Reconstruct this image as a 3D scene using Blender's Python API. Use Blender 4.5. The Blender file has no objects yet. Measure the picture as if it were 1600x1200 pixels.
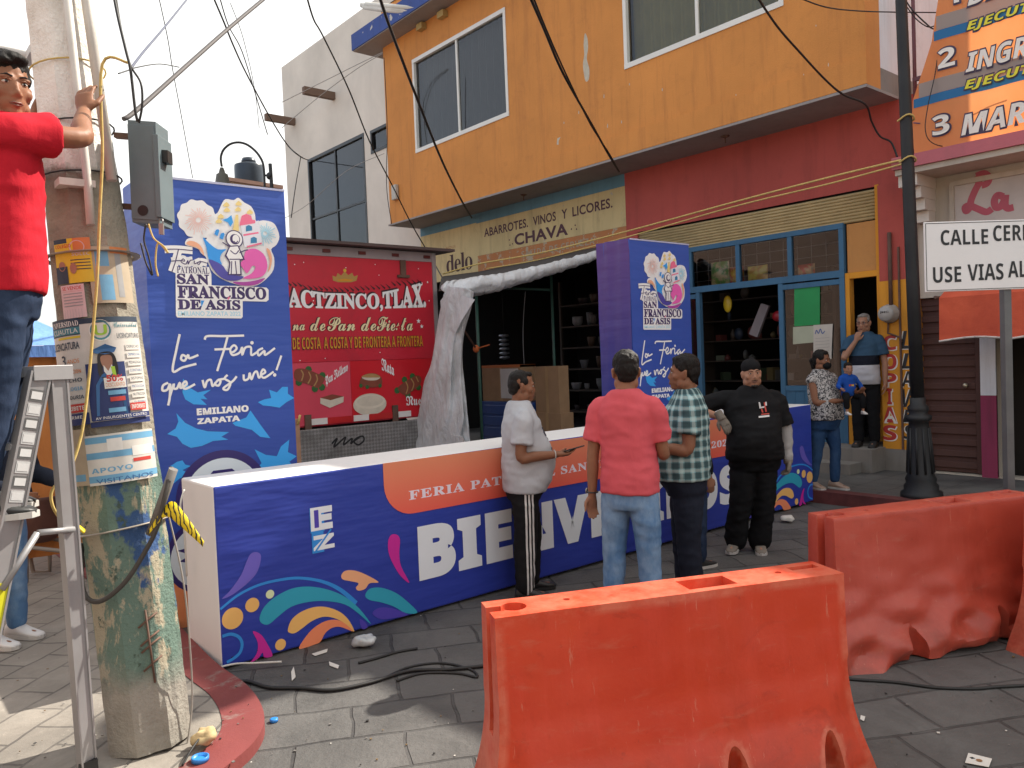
import bpy, bmesh, math, random
from mathutils import Vector, Matrix, noise
from mathutils.geometry import tessellate_polygon
random.seed(7)
R_ = math.radians
SC = bpy.context.scene
COL = SC.collection

# ------------------------------------------------------------------ camera
F_PX, YAW, PITCH, ROLL, EYE = 1240.0, R_(50.0), R_(-1.85), R_(-2.26), 1.72
cam_d = bpy.data.cameras.new('camera')
cam = bpy.data.objects.new('camera', cam_d)
COL.objects.link(cam)
SC.camera = cam
cam_d.sensor_width = 36.0
cam_d.lens = 36.0 * F_PX / 1600.0
cam_d.clip_start, cam_d.clip_end = 0.05, 500.0
CF = Vector((math.cos(YAW) * math.cos(PITCH), math.sin(YAW) * math.cos(PITCH), math.sin(PITCH)))
r0 = Vector((math.sin(YAW), -math.cos(YAW), 0.0))
u0 = r0.cross(CF)
CR = math.cos(ROLL) * r0 + math.sin(ROLL) * u0
CU = -math.sin(ROLL) * r0 + math.cos(ROLL) * u0
CP = Vector((0, 0, EYE))
cam.matrix_world = Matrix(((CR.x, CU.x, -CF.x, CP.x), (CR.y, CU.y, -CF.y, CP.y), (CR.z, CU.z, -CF.z, CP.z), (0, 0, 0, 1)))

# ------------------------------------------------------------------ light
SUN_EL, SUN_AZ = R_(44.0), R_(-4.0)      # azimuth measured from world +X towards +Y
w = bpy.data.worlds.new('World')
SC.world = w
w.use_nodes = True
nt = w.node_tree
sky = nt.nodes.new('ShaderNodeTexSky')
sky.sky_type = 'NISHITA'
sky.sun_disc = False
sky.sun_elevation = SUN_EL
sky.sun_rotation = R_(90) - SUN_AZ
sky.dust_density = 4.0
sky.air_density = 1.0
sky.ozone_density = 1.0
tcw = nt.nodes.new('ShaderNodeTexCoord'); nzw = nt.nodes.new('ShaderNodeTexNoise'); nzw.inputs['Scale'].default_value = 1.6; nzw.inputs['Detail'].default_value = 6
nt.links.new(tcw.outputs['Generated'], nzw.inputs['Vector'])
mrw = nt.nodes.new('ShaderNodeMapRange'); mrw.inputs[1].default_value = 0.30; mrw.inputs[2].default_value = 0.60; mrw.inputs[3].default_value = 0.35; mrw.inputs[4].default_value = 0.95
nt.links.new(nzw.outputs['Fac'], mrw.inputs[0])
mxw = nt.nodes.new('ShaderNodeMix'); mxw.data_type = 'RGBA'; mxw.inputs[7].default_value = (3.8, 3.8, 3.72, 1)     # thin bright cloud veil
dpw = nt.nodes.new('ShaderNodeVectorMath'); dpw.operation = 'DOT_PRODUCT'; dpw.inputs[1].default_value = (math.cos(SUN_EL)*math.cos(SUN_AZ), math.cos(SUN_EL)*math.sin(SUN_AZ), math.sin(SUN_EL))
nt.links.new(tcw.outputs['Generated'], dpw.inputs[0])
hzw = nt.nodes.new('ShaderNodeMapRange'); hzw.inputs[1].default_value = 0.10; hzw.inputs[2].default_value = 0.36; hzw.inputs[3].default_value = -0.30; hzw.inputs[4].default_value = 0.45      # haze brightens towards the sun
nt.links.new(dpw.outputs['Value'], hzw.inputs[0])
adw = nt.nodes.new('ShaderNodeMath'); adw.operation = 'ADD'; adw.use_clamp = True
nt.links.new(mrw.outputs[0], adw.inputs[0]); nt.links.new(hzw.outputs[0], adw.inputs[1]); nt.links.new(adw.outputs[0], mxw.inputs[0]); nt.links.new(sky.outputs[0], mxw.inputs[6])
nt.links.new(mxw.outputs[2], nt.nodes['Background'].inputs[0])
nt.nodes['Background'].inputs[1].default_value = 0.15
sun_d = bpy.data.lights.new('sun', 'SUN')
sun_d.energy = 3.7
sun_d.angle = R_(0.5)
sun_d.color = (1.0, 0.93, 0.82)
sun = bpy.data.objects.new('sun', sun_d)
COL.objects.link(sun)
SD = Vector((math.cos(SUN_EL) * math.cos(SUN_AZ), math.cos(SUN_EL) * math.sin(SUN_AZ), math.sin(SUN_EL)))
sun.rotation_euler = SD.to_track_quat('Z', 'Y').to_euler()
sun.location = (8, -6, 20)
SC.view_settings.view_transform = 'Standard'
SC.view_settings.look = 'None'
SC.view_settings.gamma = 1.0
SC.view_settings.exposure = 1.22
SC.cycles.max_bounces = 8
SC.cycles.use_denoising = True

# ------------------------------------------------------------------ placing helpers
def ray(x, y):
    return CF + CR * ((x - 800) / F_PX) - CU * ((y - 600) / F_PX)
def on(x, y, ax, v):
    d = ray(x, y)
    return CP + d * ((v - CP[ax]) / d[ax])
def atd(x, y, depth):
    return CP + ray(x, y) * depth
def gnd(x, y, z=0.0):
    return on(x, y, 2, z)

# ------------------------------------------------------------------ objects
def tag(o, label=None, cat=None, group=None, kind=None):
    if label: o['label'] = label
    if cat: o['category'] = cat
    if group: o['group'] = group
    if kind: o['kind'] = kind
    return o
def thing(name, label, cat, loc, group=None):
    o = bpy.data.objects.new(name, None)
    o.empty_display_size = 0.1
    COL.objects.link(o)
    o.location = loc
    return tag(o, label, cat, group)
def link(name, me, parent=None, label=None):
    o = bpy.data.objects.new(name, me)
    COL.objects.link(o)
    if parent is not None:
        o.parent = parent
        if parent.type == 'EMPTY':
            o.matrix_parent_inverse = Matrix.Translation(-Vector(parent.location))
    if label: o['label'] = label
    return o
def copy_tree(o, parent=None):
    c = o.copy()
    COL.objects.link(c)
    if parent is not None:
        c.parent = parent
        c.matrix_parent_inverse = o.matrix_parent_inverse.copy()
    for ch in [x for x in bpy.data.objects if x.parent == o]:
        copy_tree(ch, c)
    return c

class MB:
    """collects shapes of one mesh, each face with its own material"""
    def __init__(s):
        s.bm = bmesh.new(); s.mats = []
    def mi(s, m):
        if m not in s.mats: s.mats.append(m)
        return s.mats.index(m)
    def face(s, pts, m, smooth=False):
        f = s.bm.faces.new([s.bm.verts.new(p) for p in pts])
        f.material_index = s.mi(m); f.smooth = smooth
        return f
    def box(s, a, b, m, M=None, skip=''):
        x0, y0, z0 = [min(a[i], b[i]) for i in range(3)]
        x1, y1, z1 = [max(a[i], b[i]) for i in range(3)]
        P = [Vector(p) for p in ((x0,y0,z0),(x1,y0,z0),(x1,y1,z0),(x0,y1,z0),(x0,y0,z1),(x1,y0,z1),(x1,y1,z1),(x0,y1,z1))]
        if M: P = [M @ p for p in P]
        V = [s.bm.verts.new(p) for p in P]
        k = s.mi(m)
        for key, idx in (('b',(0,3,2,1)),('t',(4,5,6,7)),('f',(0,1,5,4)),('r',(1,2,6,5)),('k',(2,3,7,6)),('l',(3,0,4,7))):
            if key in skip: continue
            f = s.bm.faces.new([V[i] for i in idx]); f.material_index = k
    def tube(s, pts, rad, m, n=8, cap=True, closed=False):
        pts = [Vector(p) for p in pts]
        N = len(pts)
        if not hasattr(rad, '__len__'): rad = [rad] * N
        T = []
        for i in range(N):
            a = pts[i - 1] if (i > 0 or closed) else pts[i]
            b = pts[(i + 1) % N] if (i < N - 1 or closed) else pts[i]
            t = b - a
            T.append(t.normalized() if t.length > 1e-9 else Vector((0, 0, 1)))
        up = Vector((0, 0, 1)) if abs(T[0].z) < 0.9 else Vector((0, 1, 0))
        side = T[0].cross(up).normalized()
        rings = []
        for i in range(N):
            side = (side - T[i] * side.dot(T[i])).normalized()
            o = T[i].cross(side)
            r = rad[i]
            ra, rb = r if hasattr(r, '__len__') else (r, r)
            rings.append([s.bm.verts.new(pts[i] + side * (math.cos(2*math.pi*k/n) * ra) + o * (math.sin(2*math.pi*k/n) * rb)) for k in range(n)])
        km = s.mi(m)
        for i in range(N if closed else N - 1):
            A, B = rings[i], rings[(i + 1) % N]
            for k in range(n):
                f = s.bm.faces.new((A[k], A[(k+1) % n], B[(k+1) % n], B[k])); f.material_index = km; f.smooth = True
        if cap and not closed:
            for rg in (rings[0][::-1], rings[-1]):
                f = s.bm.faces.new(rg); f.material_index = km
    def lathe(s, base, prof, m, n=20, axis=None, smooth=True):
        """prof = [(radius, height)]"""
        ax = Vector(axis or (0, 0, 1)).normalized()
        sd = ax.orthogonal().normalized(); o = ax.cross(sd); base = Vector(base)
        rings = [[s.bm.verts.new(base + ax*h + (sd*math.cos(2*math.pi*k/n) + o*math.sin(2*math.pi*k/n))*max(r, 1e-4)) for k in range(n)] for r, h in prof]
        km = s.mi(m)
        for A, B in zip(rings, rings[1:]):
            for k in range(n):
                f = s.bm.faces.new((A[k], A[(k+1) % n], B[(k+1) % n], B[k])); f.material_index = km; f.smooth = smooth
        for rg in (rings[0][::-1], rings[-1]):
            f = s.bm.faces.new(rg); f.material_index = km
    def ell(s, c, r, m, M=None, nu=16, nv=10):
        c = Vector(c); km = s.mi(m)
        top = s.bm.verts.new(c + ((M @ Vector((0,0,r[2]))) if M else Vector((0,0,r[2]))))
        bot = s.bm.verts.new(c + ((M @ Vector((0,0,-r[2]))) if M else Vector((0,0,-r[2]))))
        rows = []
        for j in range(1, nv):
            t = math.pi * j / nv
            row = []
            for i in range(nu):
                p = Vector((r[0]*math.sin(t)*math.cos(2*math.pi*i/nu), r[1]*math.sin(t)*math.sin(2*math.pi*i/nu), r[2]*math.cos(t)))
                row.append(s.bm.verts.new(c + ((M @ p) if M else p)))
            rows.append(row)
        fs = []
        for i in range(nu):
            fs.append(s.bm.faces.new((top, rows[0][i], rows[0][(i+1) % nu])))
            fs.append(s.bm.faces.new((bot, rows[-1][(i+1) % nu], rows[-1][i])))
            for j in range(nv - 2):
                fs.append(s.bm.faces.new((rows[j][i], rows[j+1][i], rows[j+1][(i+1) % nu], rows[j][(i+1) % nu])))
        for f in fs: f.material_index = km; f.smooth = True
    def prism(s, poly, d, m):
        """3-D polygon extruded by vector d"""
        d = Vector(d); poly = [Vector(p) for p in poly]; k = s.mi(m)
        A = [s.bm.verts.new(p) for p in poly]; B = [s.bm.verts.new(p + d) for p in poly]
        tr = tessellate_polygon([poly])
        for t in tr:
            f = s.bm.faces.new([A[i] for i in t]); f.material_index = k
            f = s.bm.faces.new([B[i] for i in t[::-1]]); f.material_index = k
        n = len(poly)
        for i in range(n):
            f = s.bm.faces.new((A[i], A[(i+1) % n], B[(i+1) % n], B[i])); f.material_index = k
    def mesh(s, name, fix=True):
        if fix: bmesh.ops.recalc_face_normals(s.bm, faces=s.bm.faces)
        me = bpy.data.meshes.new(name); s.bm.to_mesh(me); s.bm.free()
        for m in s.mats: me.materials.append(m)
        return me
    def build(s, name, parent=None, label=None, fix=True):
        return link(name, s.mesh(name, fix), parent, label)

def bevel(o, wd=0.006, seg=2, ang=35):
    b = o.modifiers.new('bevel', 'BEVEL'); b.width = wd; b.segments = seg; b.limit_method = 'ANGLE'; b.angle_limit = R_(ang)
    return o

def catmull(pts, n=6, closed=False):
    pts = [Vector(p) for p in pts]; N = len(pts); out = []
    for i in range(N if closed else N - 1):
        p1, p2 = pts[i], pts[(i+1) % N]
        p0 = pts[i-1] if (i > 0 or closed) else p1
        p3 = pts[(i+2) % N] if (i + 2 < N or closed) else p2
        for k in range(n):
            t = k / n
            out.append(0.5*((2*p1) + (p2-p0)*t + (2*p0-5*p1+4*p2-p3)*t*t + (3*p1-p0-3*p2+p3)*t*t*t))
    if not closed: out.append(pts[-1])
    return out

# ------------------------------------------------------------------ materials
def lin(c):
    c = c / 255.0
    return c / 12.92 if c <= 0.04045 else ((c + 0.055) / 1.055) ** 2.4
def A(r, g, b, k=0.72):
    """surface colour of something that shows as (r, g, b) in the open shade of the street"""
    return tuple(min(0.86, lin(v) / k) for v in (r, g, b))
class NT:
    def __init__(s, name):
        s.m = bpy.data.materials.new(name); s.m.use_nodes = True
        s.t = s.m.node_tree; s.b = s.t.nodes['Principled BSDF']; s.out = s.t.nodes['Material Output']
    def n(s, typ, **kw):
        x = s.t.nodes.new(typ)
        for k, v in kw.items(): setattr(x, k, v)
        return x
    def l(s, a, b): s.t.links.new(a, b)
    def val(s, sock, v):
        if hasattr(v, 'links') or isinstance(v, bpy.types.NodeSocket): s.l(v, sock)
        else: sock.default_value = v
    def math(s, op, a, b=0.0, c=None):
        x = s.n('ShaderNodeMath', operation=op)
        s.val(x.inputs[0], a); s.val(x.inputs[1], b)
        if c is not None: s.val(x.inputs[2], c)
        return x.outputs[0]
    def mix(s, fac, a, b, mode='MIX'):
        x = s.n('ShaderNodeMix', data_type='RGBA', blend_type=mode)
        s.val(x.inputs[0], fac)
        for sk, v in ((x.inputs[6], a), (x.inputs[7], b)):
            s.val(sk, (v if isinstance(v, bpy.types.NodeSocket) else (*v[:3], 1.0)))
        return x.outputs[2]
    def coord(s, kind='Object', scale=(1, 1, 1), rot=(0, 0, 0)):
        tc = s.n('ShaderNodeTexCoord'); mp = s.n('ShaderNodeMapping')
        mp.inputs['Scale'].default_value = scale; mp.inputs['Rotation'].default_value = rot
        s.l(tc.outputs[kind], mp.inputs[0]); return mp.outputs[0]
    def noise(s, co, scale, detail=4, rough=0.55, dist=0.0):
        x = s.n('ShaderNodeTexNoise'); x.inputs['Scale'].default_value = scale; x.inputs['Detail'].default_value = detail
        x.inputs['Roughness'].default_value = rough; x.inputs['Distortion'].default_value = dist
        s.l(co, x.inputs['Vector']); return x.outputs['Fac']
    def ramp(s, v, lo, hi):
        x = s.n('ShaderNodeMapRange'); x.clamp = True
        x.inputs[1].default_value = lo; x.inputs[2].default_value = hi
        s.l(v, x.inputs[0]); return x.outputs[0]
    def bump(s, h, strength=0.3, dist=0.01):
        x = s.n('ShaderNodeBump'); x.inputs['Strength'].default_value = strength; x.inputs['Distance'].default_value = dist
        s.l(h, x.inputs['Height']); s.l(x.outputs[0], s.b.inputs['Normal']); return x
    def xyz(s, co):
        x = s.n('ShaderNodeSeparateXYZ'); s.l(co, x.inputs[0]); return x.outputs
    def set(s, **kw):
        for k, v in kw.items(): s.val(s.b.inputs[k], v)
_cache = {}
def plain(name, c, rough=0.6, var=0.12, vs=3.0, bs=0.15, bscale=40, metal=0.0, spec=None, dirt=None, dirt_amt=0.0, dirt_scale=1.2):
    """paint / plastic / stucco: a base colour that drifts, optional dirt patches and a fine bump"""
    key = (name, tuple(round(v, 4) for v in c), rough)
    if key in _cache: return _cache[key]
    q = NT(name)
    co = q.coord()
    n1 = q.noise(co, vs, 5, 0.6)
    colr = q.mix(q.ramp(n1, 0.25, 0.75), [v * (1 - var) for v in c], [min(0.9, v * (1 + var)) for v in c])
    if dirt_amt:
        n2 = q.noise(co, dirt_scale, 7, 0.68, 0.4)
        colr = q.mix(q.math('MULTIPLY', q.ramp(n2, 0.5, 0.75), dirt_amt), colr, dirt)
    q.val(q.b.inputs['Base Color'], colr)
    q.set(Roughness=rough, Metallic=metal)
    if spec is not None: q.b.inputs['Specular IOR Level'].default_value = spec
    if bs: q.bump(q.noise(co, bscale, 4, 0.6), bs, 0.004)
    _cache[key] = q.m
    return q.m
def ink(r, g, b, k=0.72, rough=0.45):
    return plain('printed_ink', A(r, g, b, k), rough, 0.05, 2.0, 0.0)

# ------------------------------------------------------------------ flat artwork (lettering, prints) on a surface
def uni(txt, style):
    out = ''
    for ch in txt:
        b = {'serif': (0x1D400, 0x1D41A, 0x1D7CE), 'sans': (0x1D5D4, 0x1D5EE, 0x1D7EC), 'script': (0x1D4D0, 0x1D4EA, 0x1D7CE), 'italic': (0x1D63C, 0x1D656, 0x1D7EC), 'fraktur': (0x1D56C, 0x1D586, 0x1D7CE)}.get(style)
        if b and 'A' <= ch <= 'Z': out += chr(b[0] + ord(ch) - 65)
        elif b and 'a' <= ch <= 'z': out += chr(b[1] + ord(ch) - 97)
        elif b and ch.isdigit(): out += chr(b[2] + ord(ch) - 48)
        else: out += ch
    return out
_tx = {}
def text_geo(txt, style, off, spacing):
    key = (txt, style, off, spacing)
    if key not in _tx:
        c = bpy.data.curves.new('lettering', 'FONT'); c.body = uni(txt, style); c.offset = off; c.space_character = spacing; c.resolution_u = 4
        o = bpy.data.objects.new('lettering', c)
        me = bpy.data.meshes.new_from_object(o)
        V = [(v.co.x, v.co.y) for v in me.vertices]; P = [tuple(p.vertices) for p in me.polygons]
        bpy.data.objects.remove(o); bpy.data.curves.remove(c); bpy.data.meshes.remove(me)
        x0 = min(v[0] for v in V); x1 = max(v[0] for v in V); y0 = min(v[1] for v in V); y1 = max(v[1] for v in V)
        _tx[key] = ([((v[0]-x0)/(x1-x0), (v[1]-y0)/(y1-y0)) for v in V], P)
    return _tx[key]
class Art:
    STEP = 0.00006
    def __init__(s, fn, first=0.0015):
        """fn(u, v, h) -> world point, h the height above the surface"""
        s.fn = fn; s.h = first; s.mb = MB()
    def up(s): s.h += s.STEP
    def poly(s, pts, m, smooth=False, n=5):
        if smooth: pts = [(p.x, p.y) for p in catmull([(a, b, 0) for a, b in pts], n, True)]
        P = [Vector((a, b, 0)) for a, b in pts]
        V = [s.mb.bm.verts.new(s.fn(a, b, s.h)) for a, b in pts]
        k = s.mb.mi(m)
        for t in tessellate_polygon([P]):
            try:
                f = s.mb.bm.faces.new([V[i] for i in t]); f.material_index = k
            except ValueError: pass
        s.up()
    def rect(s, u0, v0, u1, v1, m, n=1):
        k = s.mb.mi(m)
        for i in range(n):
            a, b = u0 + (u1-u0)*i/n, u0 + (u1-u0)*(i+1)/n
            f = s.mb.bm.faces.new([s.mb.bm.verts.new(s.fn(*p, s.h)) for p in ((a,v0),(b,v0),(b,v1),(a,v1))]); f.material_index = k
        s.up()
    def circle(s, u, v, ru, m, rv=None, n=28, wob=0.0, wn=9):
        rv = rv or ru
        s.poly([(u + ru*(1+wob*math.sin(wn*2*math.pi*k/n))*math.cos(2*math.pi*k/n), v + rv*(1+wob*math.sin(wn*2*math.pi*k/n))*math.sin(2*math.pi*k/n)) for k in range(n)], m)
    def ribbon(s, pts, wd, m, smooth=True, n=6, closed=False):
        P = [Vector((a, b, 0)) for a, b in pts]
        W = wd if hasattr(wd, '__len__') else None
        if smooth and len(P) > 2:
            Q = catmull(P, n, closed)
        else: Q = P
        N = len(Q); k = s.mb.mi(m); prev = None; first = None
        for i in range(N):
            a = Q[i-1] if (i > 0 or closed) else Q[i]; b = Q[(i+1) % N] if (i < N-1 or closed) else Q[i]
            t = b - a
            t = t.normalized() if t.length > 1e-9 else Vector((1, 0, 0))
            nn = Vector((-t.y, t.x, 0))
            if W:
                f_ = i / (N-1) * (len(W)-1); j = min(int(f_), len(W)-2); ww = W[j] + (W[j+1]-W[j])*(f_-j)
            else: ww = wd
            h = s.h + 0.00006 * i / N
            cur = [s.mb.bm.verts.new(s.fn(*(Q[i] + nn*ww/2).xy, h)), s.mb.bm.verts.new(s.fn(*(Q[i] - nn*ww/2).xy, h))]
            if prev:
                f = s.mb.bm.faces.new((prev[0], prev[1], cur[1], cur[0])); f.material_index = k
            else: first = cur
            prev = cur
        if closed:
            f = s.mb.bm.faces.new((prev[0], prev[1], first[1], first[0])); f.material_index = k
        s.h += 0.00006; s.up()
    def text(s, txt, u0, v0, u1, v1, m, style='sans', off=0.0, spacing=1.0, shear=0.0, bend=None, outline=None, ow=0.03):
        if outline is not None:
            s.text(txt, u0, v0, u1, v1, outline, style, off + ow, spacing, shear, bend)
        V, P = text_geo(txt, style, off, spacing)
        if outline is not None:      # keep the fill the same size inside its outline
            du = (u1-u0)*0.008; dv = (v1-v0)*0.05; u0 += du; u1 -= du; v0 += dv; v1 -= dv
        k = s.mb.mi(m); vs = []
        for a, b in V:
            u = u0 + (u1-u0)*a + shear*(v1-v0)*b; v = v0 + (v1-v0)*b
            if bend: v = bend(a, b, v)
            vs.append(s.mb.bm.verts.new(s.fn(u, v, s.h)))
        for p in P:
            try:
                f = s.mb.bm.faces.new([vs[i] for i in p]); f.material_index = k
            except ValueError: pass
        s.up()
    def build(s, name, parent, label=None):
        return s.mb.build(name, parent, label, fix=False)
def fn_y(Y, sgn=-1):       # surface facing -Y: u = X, v = Z
    return lambda u, v, h: Vector((u, Y + sgn*h, v))
def fn_x(X):               # surface facing -X: u = -Y (left to right), v = Z
    return lambda u, v, h: Vector((X - h, -u, v))
def tr_y(pts, Y, ox=0, oy=0, s=1.0):
    """crop pixels -> (u, v) on the plane y = Y"""
    out = []
    for x, y in pts:
        p = on(ox + x / s, oy + y / s, 1, Y); out.append((p.x, p.z))
    return out
def tr_x(pts, X, ox=0, oy=0, s=1.0):
    out = []
    for x, y in pts:
        p = on(ox + x / s, oy + y / s, 0, X); out.append((-p.y, p.z))
    return out
def rect_px(tr, x0, y0, x1, y1, *a):
    p = tr([(x0, y1), (x1, y1), (x0, y0), (x1, y0)], *a)
    return (p[0][0]+p[2][0])/2, (p[0][1]+p[1][1])/2, (p[1][0]+p[3][0])/2, (p[2][1]+p[3][1])/2

def cable(name, label, cat, pts, rad, m, group=None, sm=6, n=6, kind=None):
    mb = MB(); mb.tube(catmull(pts, sm), rad, m, n)
    o = mb.build(name); return tag(o, label, cat, group, kind)
def eval_mesh(o):
    dg = bpy.context.evaluated_depsgraph_get()
    me = bpy.data.meshes.new_from_object(o.evaluated_get(dg))
    return me
def remesh(mb, voxel, smooth=2, name='m', factor=0.5):
    me = mb.mesh(name)
    o = bpy.data.objects.new(name, me); COL.objects.link(o)
    r = o.modifiers.new('r', 'REMESH'); r.mode = 'VOXEL'; r.voxel_size = voxel; r.use_smooth_shade = True
    if smooth:
        sm = o.modifiers.new('s', 'SMOOTH'); sm.iterations = smooth; sm.factor = factor
    out = eval_mesh(o)
    bpy.data.objects.remove(o); bpy.data.meshes.remove(me)
    for p in out.polygons: p.use_smooth = True
    return out
XF = 10.04          # plane of the shop fronts
XO = 9.27           # front of the overhanging upper floor
# ------------------------------------------------------------------ setting materials
def paver_mat(name, c1, c2, mortar, bw, rh, rot, scale_noise=1.4, bump=0.5, msize=0.012, rough=0.75, stain=(0.02,0.02,0.02)):
    q = NT(name)
    co = q.coord('Object', (1, 1, 1), (0, 0, rot))
    wob = q.n('ShaderNodeTexNoise'); wob.inputs['Scale'].default_value = 2.2; q.l(co, wob.inputs['Vector'])
    vm = q.n('ShaderNodeVectorMath', operation='MULTIPLY_ADD'); q.l(wob.outputs['Color'], vm.inputs[0]); vm.inputs[1].default_value = (0.09, 0.09, 0); q.l(co, vm.inputs[2])
    b = q.n('ShaderNodeTexBrick'); q.l(vm.outputs[0], b.inputs['Vector'])
    b.inputs['Scale'].default_value = 1.0; b.inputs['Brick Width'].default_value = bw; b.inputs['Row Height'].default_value = rh
    b.inputs['Mortar Size'].default_value = msize; b.inputs['Mortar Smooth'].default_value = 0.4
    b.inputs['Color1'].default_value = (*c1, 1); b.inputs['Color2'].default_value = (*c2, 1); b.inputs['Mortar'].default_value = (*mortar, 1)
    n1 = q.noise(co, scale_noise, 8, 0.7, 0.3); n2 = q.noise(co, 26, 6, 0.7)
    c = q.mix(q.math('MULTIPLY', q.ramp(n1, 0.42, 0.72), 0.55), b.outputs['Color'], [min(0.6, v * 2.1 + 0.01) for v in c1])
    c = q.mix(q.math('MULTIPLY', q.ramp(q.noise(co, 0.9, 6, 0.7, 0.8), 0.52, 0.7), 0.6), c, stain)
    c = q.mix(q.math('MULTIPLY', q.ramp(n2, 0.62, 0.8), 0.4), c, [min(0.6, v * 3) for v in c1])
    q.val(q.b.inputs['Base Color'], c)
    q.val(q.b.inputs['Roughness'], q.math('MULTIPLY_ADD', n1, 0.35, rough - 0.2))
    h = q.math('ADD', q.math('MULTIPLY', b.outputs['Fac'], -1.0), q.math('MULTIPLY', n2, 0.8))
    h = q.math('ADD', h, q.math('MULTIPLY', n1, 0.9))
    q.bump(h, bump, 0.012)
    return q.m
M_road = paver_mat('dark_stone_paving', (0.066, 0.063, 0.060), (0.096, 0.092, 0.087), (0.034, 0.032, 0.031), 0.52, 0.34, R_(28), 2.3, 0.9, 0.010)
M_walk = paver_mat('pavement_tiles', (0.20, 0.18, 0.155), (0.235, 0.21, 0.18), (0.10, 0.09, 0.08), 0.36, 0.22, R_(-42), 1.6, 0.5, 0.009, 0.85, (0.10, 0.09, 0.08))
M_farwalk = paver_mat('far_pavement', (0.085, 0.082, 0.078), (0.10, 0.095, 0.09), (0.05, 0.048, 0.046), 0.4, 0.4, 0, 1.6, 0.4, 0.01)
def kerb_mat():
    q = NT('red_kerb_paint'); co = q.coord()
    n = q.noise(co, 5, 8, 0.72, 0.5)
    c = q.mix(q.ramp(q.noise(co, 2.2, 4), 0.3, 0.7), (0.15, 0.027, 0.026), (0.22, 0.045, 0.042))
    c = q.mix(q.ramp(n, 0.56, 0.68), c, (0.22, 0.17, 0.15))
    q.val(q.b.inputs['Base Color'], c); q.set(Roughness=0.75); q.bump(n, 0.5, 0.01); return q.m
M_kerb = kerb_mat()

# ground
g = MB(); g.face([(-90,-90,0),(90,-90,0),(90,90,0),(-90,90,0)], M_road)
tag(g.build('road'), kind='structure')
# near pavement with its rounded red kerb
KZ = 0.06
outer = [gnd(x, y, KZ) for x, y in ((262,958),(332,1030),(386,1070),(412,1112),(402,1152),(352,1198),(250,1268))]
outer = [Vector((outer[0].x - 0.05, 22, KZ))] + catmull(outer, 5) + [Vector((-7, 1.6, KZ))]
def offset_in(P, d):
    out = []
    for i, p in enumerate(P):
        a = P[max(i-1, 0)]; b = P[min(i+1, len(P)-1)]; t = (b - a).normalized()
        out.append(p + Vector((t.y, -t.x, 0)) * d)
    return out
inner = offset_in(outer, 0.19)
mb = MB()
mb.prism([Vector((p.x, p.y, 0.0)) for p in inner] + [Vector((-7, 22, 0.0))], (0, 0, KZ - 0.004), M_walk)
tag(mb.build('sidewalk'), kind='structure')
mb = MB()
for i in range(len(outer) - 1):
    a, b, c, d = outer[i], outer[i+1], inner[i+1], inner[i]
    mb.face([a, b, c, d], M_kerb); mb.face([a, Vector((a.x, a.y, -0.02)), Vector((b.x, b.y, -0.02)), b], M_kerb)
tag(mb.build('kerb'), kind='structure')
# pavement along the shops
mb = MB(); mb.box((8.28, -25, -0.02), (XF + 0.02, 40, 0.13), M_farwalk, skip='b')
tag(mb.build('far_sidewalk'), kind='structure')
mb = MB(); mb.box((8.10, -25, -0.02), (8.276, 40, 0.134), plain('worn_red_kerb', (0.11,0.028,0.026), 0.8, 0.4, 6), skip='b')
tag(mb.build('far_kerb'), kind='structure')

# ------------------------------------------------------------------ wall with openings (front in plane x = X, facing -X)
def wall_x(mb, X, y0, y1, z0, z1, holes, m, reveal=0.12, mr=None):
    ys = sorted({y0, y1, *[h[0] for h in holes], *[h[1] for h in holes]})
    zs = sorted({z0, z1, *[h[2] for h in holes], *[h[3] for h in holes]})
    for a, b in zip(ys, ys[1:]):
        for c, d in zip(zs, zs[1:]):
            cy, cz = (a+b)/2, (c+d)/2
            if any(h[0] < cy < h[1] and h[2] < cz < h[3] for h in holes): continue
            mb.face([(X,b,c),(X,a,c),(X,a,d),(X,b,d)], m)
    for h in holes:
        a, b, c, d = h; Xr = X + reveal; k = mr or m
        mb.face([(X,a,c),(Xr,a,c),(Xr,a,d),(X,a,d)], k); mb.face([(X,b,c),(X,b,d),(Xr,b,d),(Xr,b,c)], k)
        mb.face([(X,a,d),(Xr,a,d),(Xr,b,d),(X,b,d)], k); mb.face([(X,a,c),(X,b,c),(Xr,b,c),(Xr,a,c)], k)
def stucco(name, c, stain, amt=0.5, streak=0.5, bump=0.35, peel=None, peel_t=0.7):
    q = NT(name); co = q.coord()
    c0 = q.mix(q.ramp(q.noise(co, 0.7, 6, 0.6, 0.3), 0.3, 0.75), [v*0.86 for v in c], [min(.88, v*1.12) for v in c])
    st = q.coord('Object', (5.0, 5.0, 0.45))
    c0 = q.mix(q.math('MULTIPLY', q.ramp(q.noise(st, 1.3, 7, 0.7), 0.5, 0.78), streak), c0, stain)
    c0 = q.mix(q.math('MULTIPLY', q.ramp(q.noise(co, 3.1, 9, 0.75, 0.4), 0.55, 0.8), amt), c0, stain)
    if peel:
        pn = q.ramp(q.noise(co, 4.2, 8, 0.68, 0.2), peel_t, peel_t + 0.02)
        c0 = q.mix(pn, c0, peel)
    q.val(q.b.inputs['Base Color'], c0); q.set(Roughness=0.88)
    h = q.math('ADD', q.noise(co, 55, 5, 0.65), q.math('MULTIPLY', q.noise(co, 3.5, 5, 0.6), 2.0))
    q.bump(h, bump, 0.008); return q.m
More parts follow.
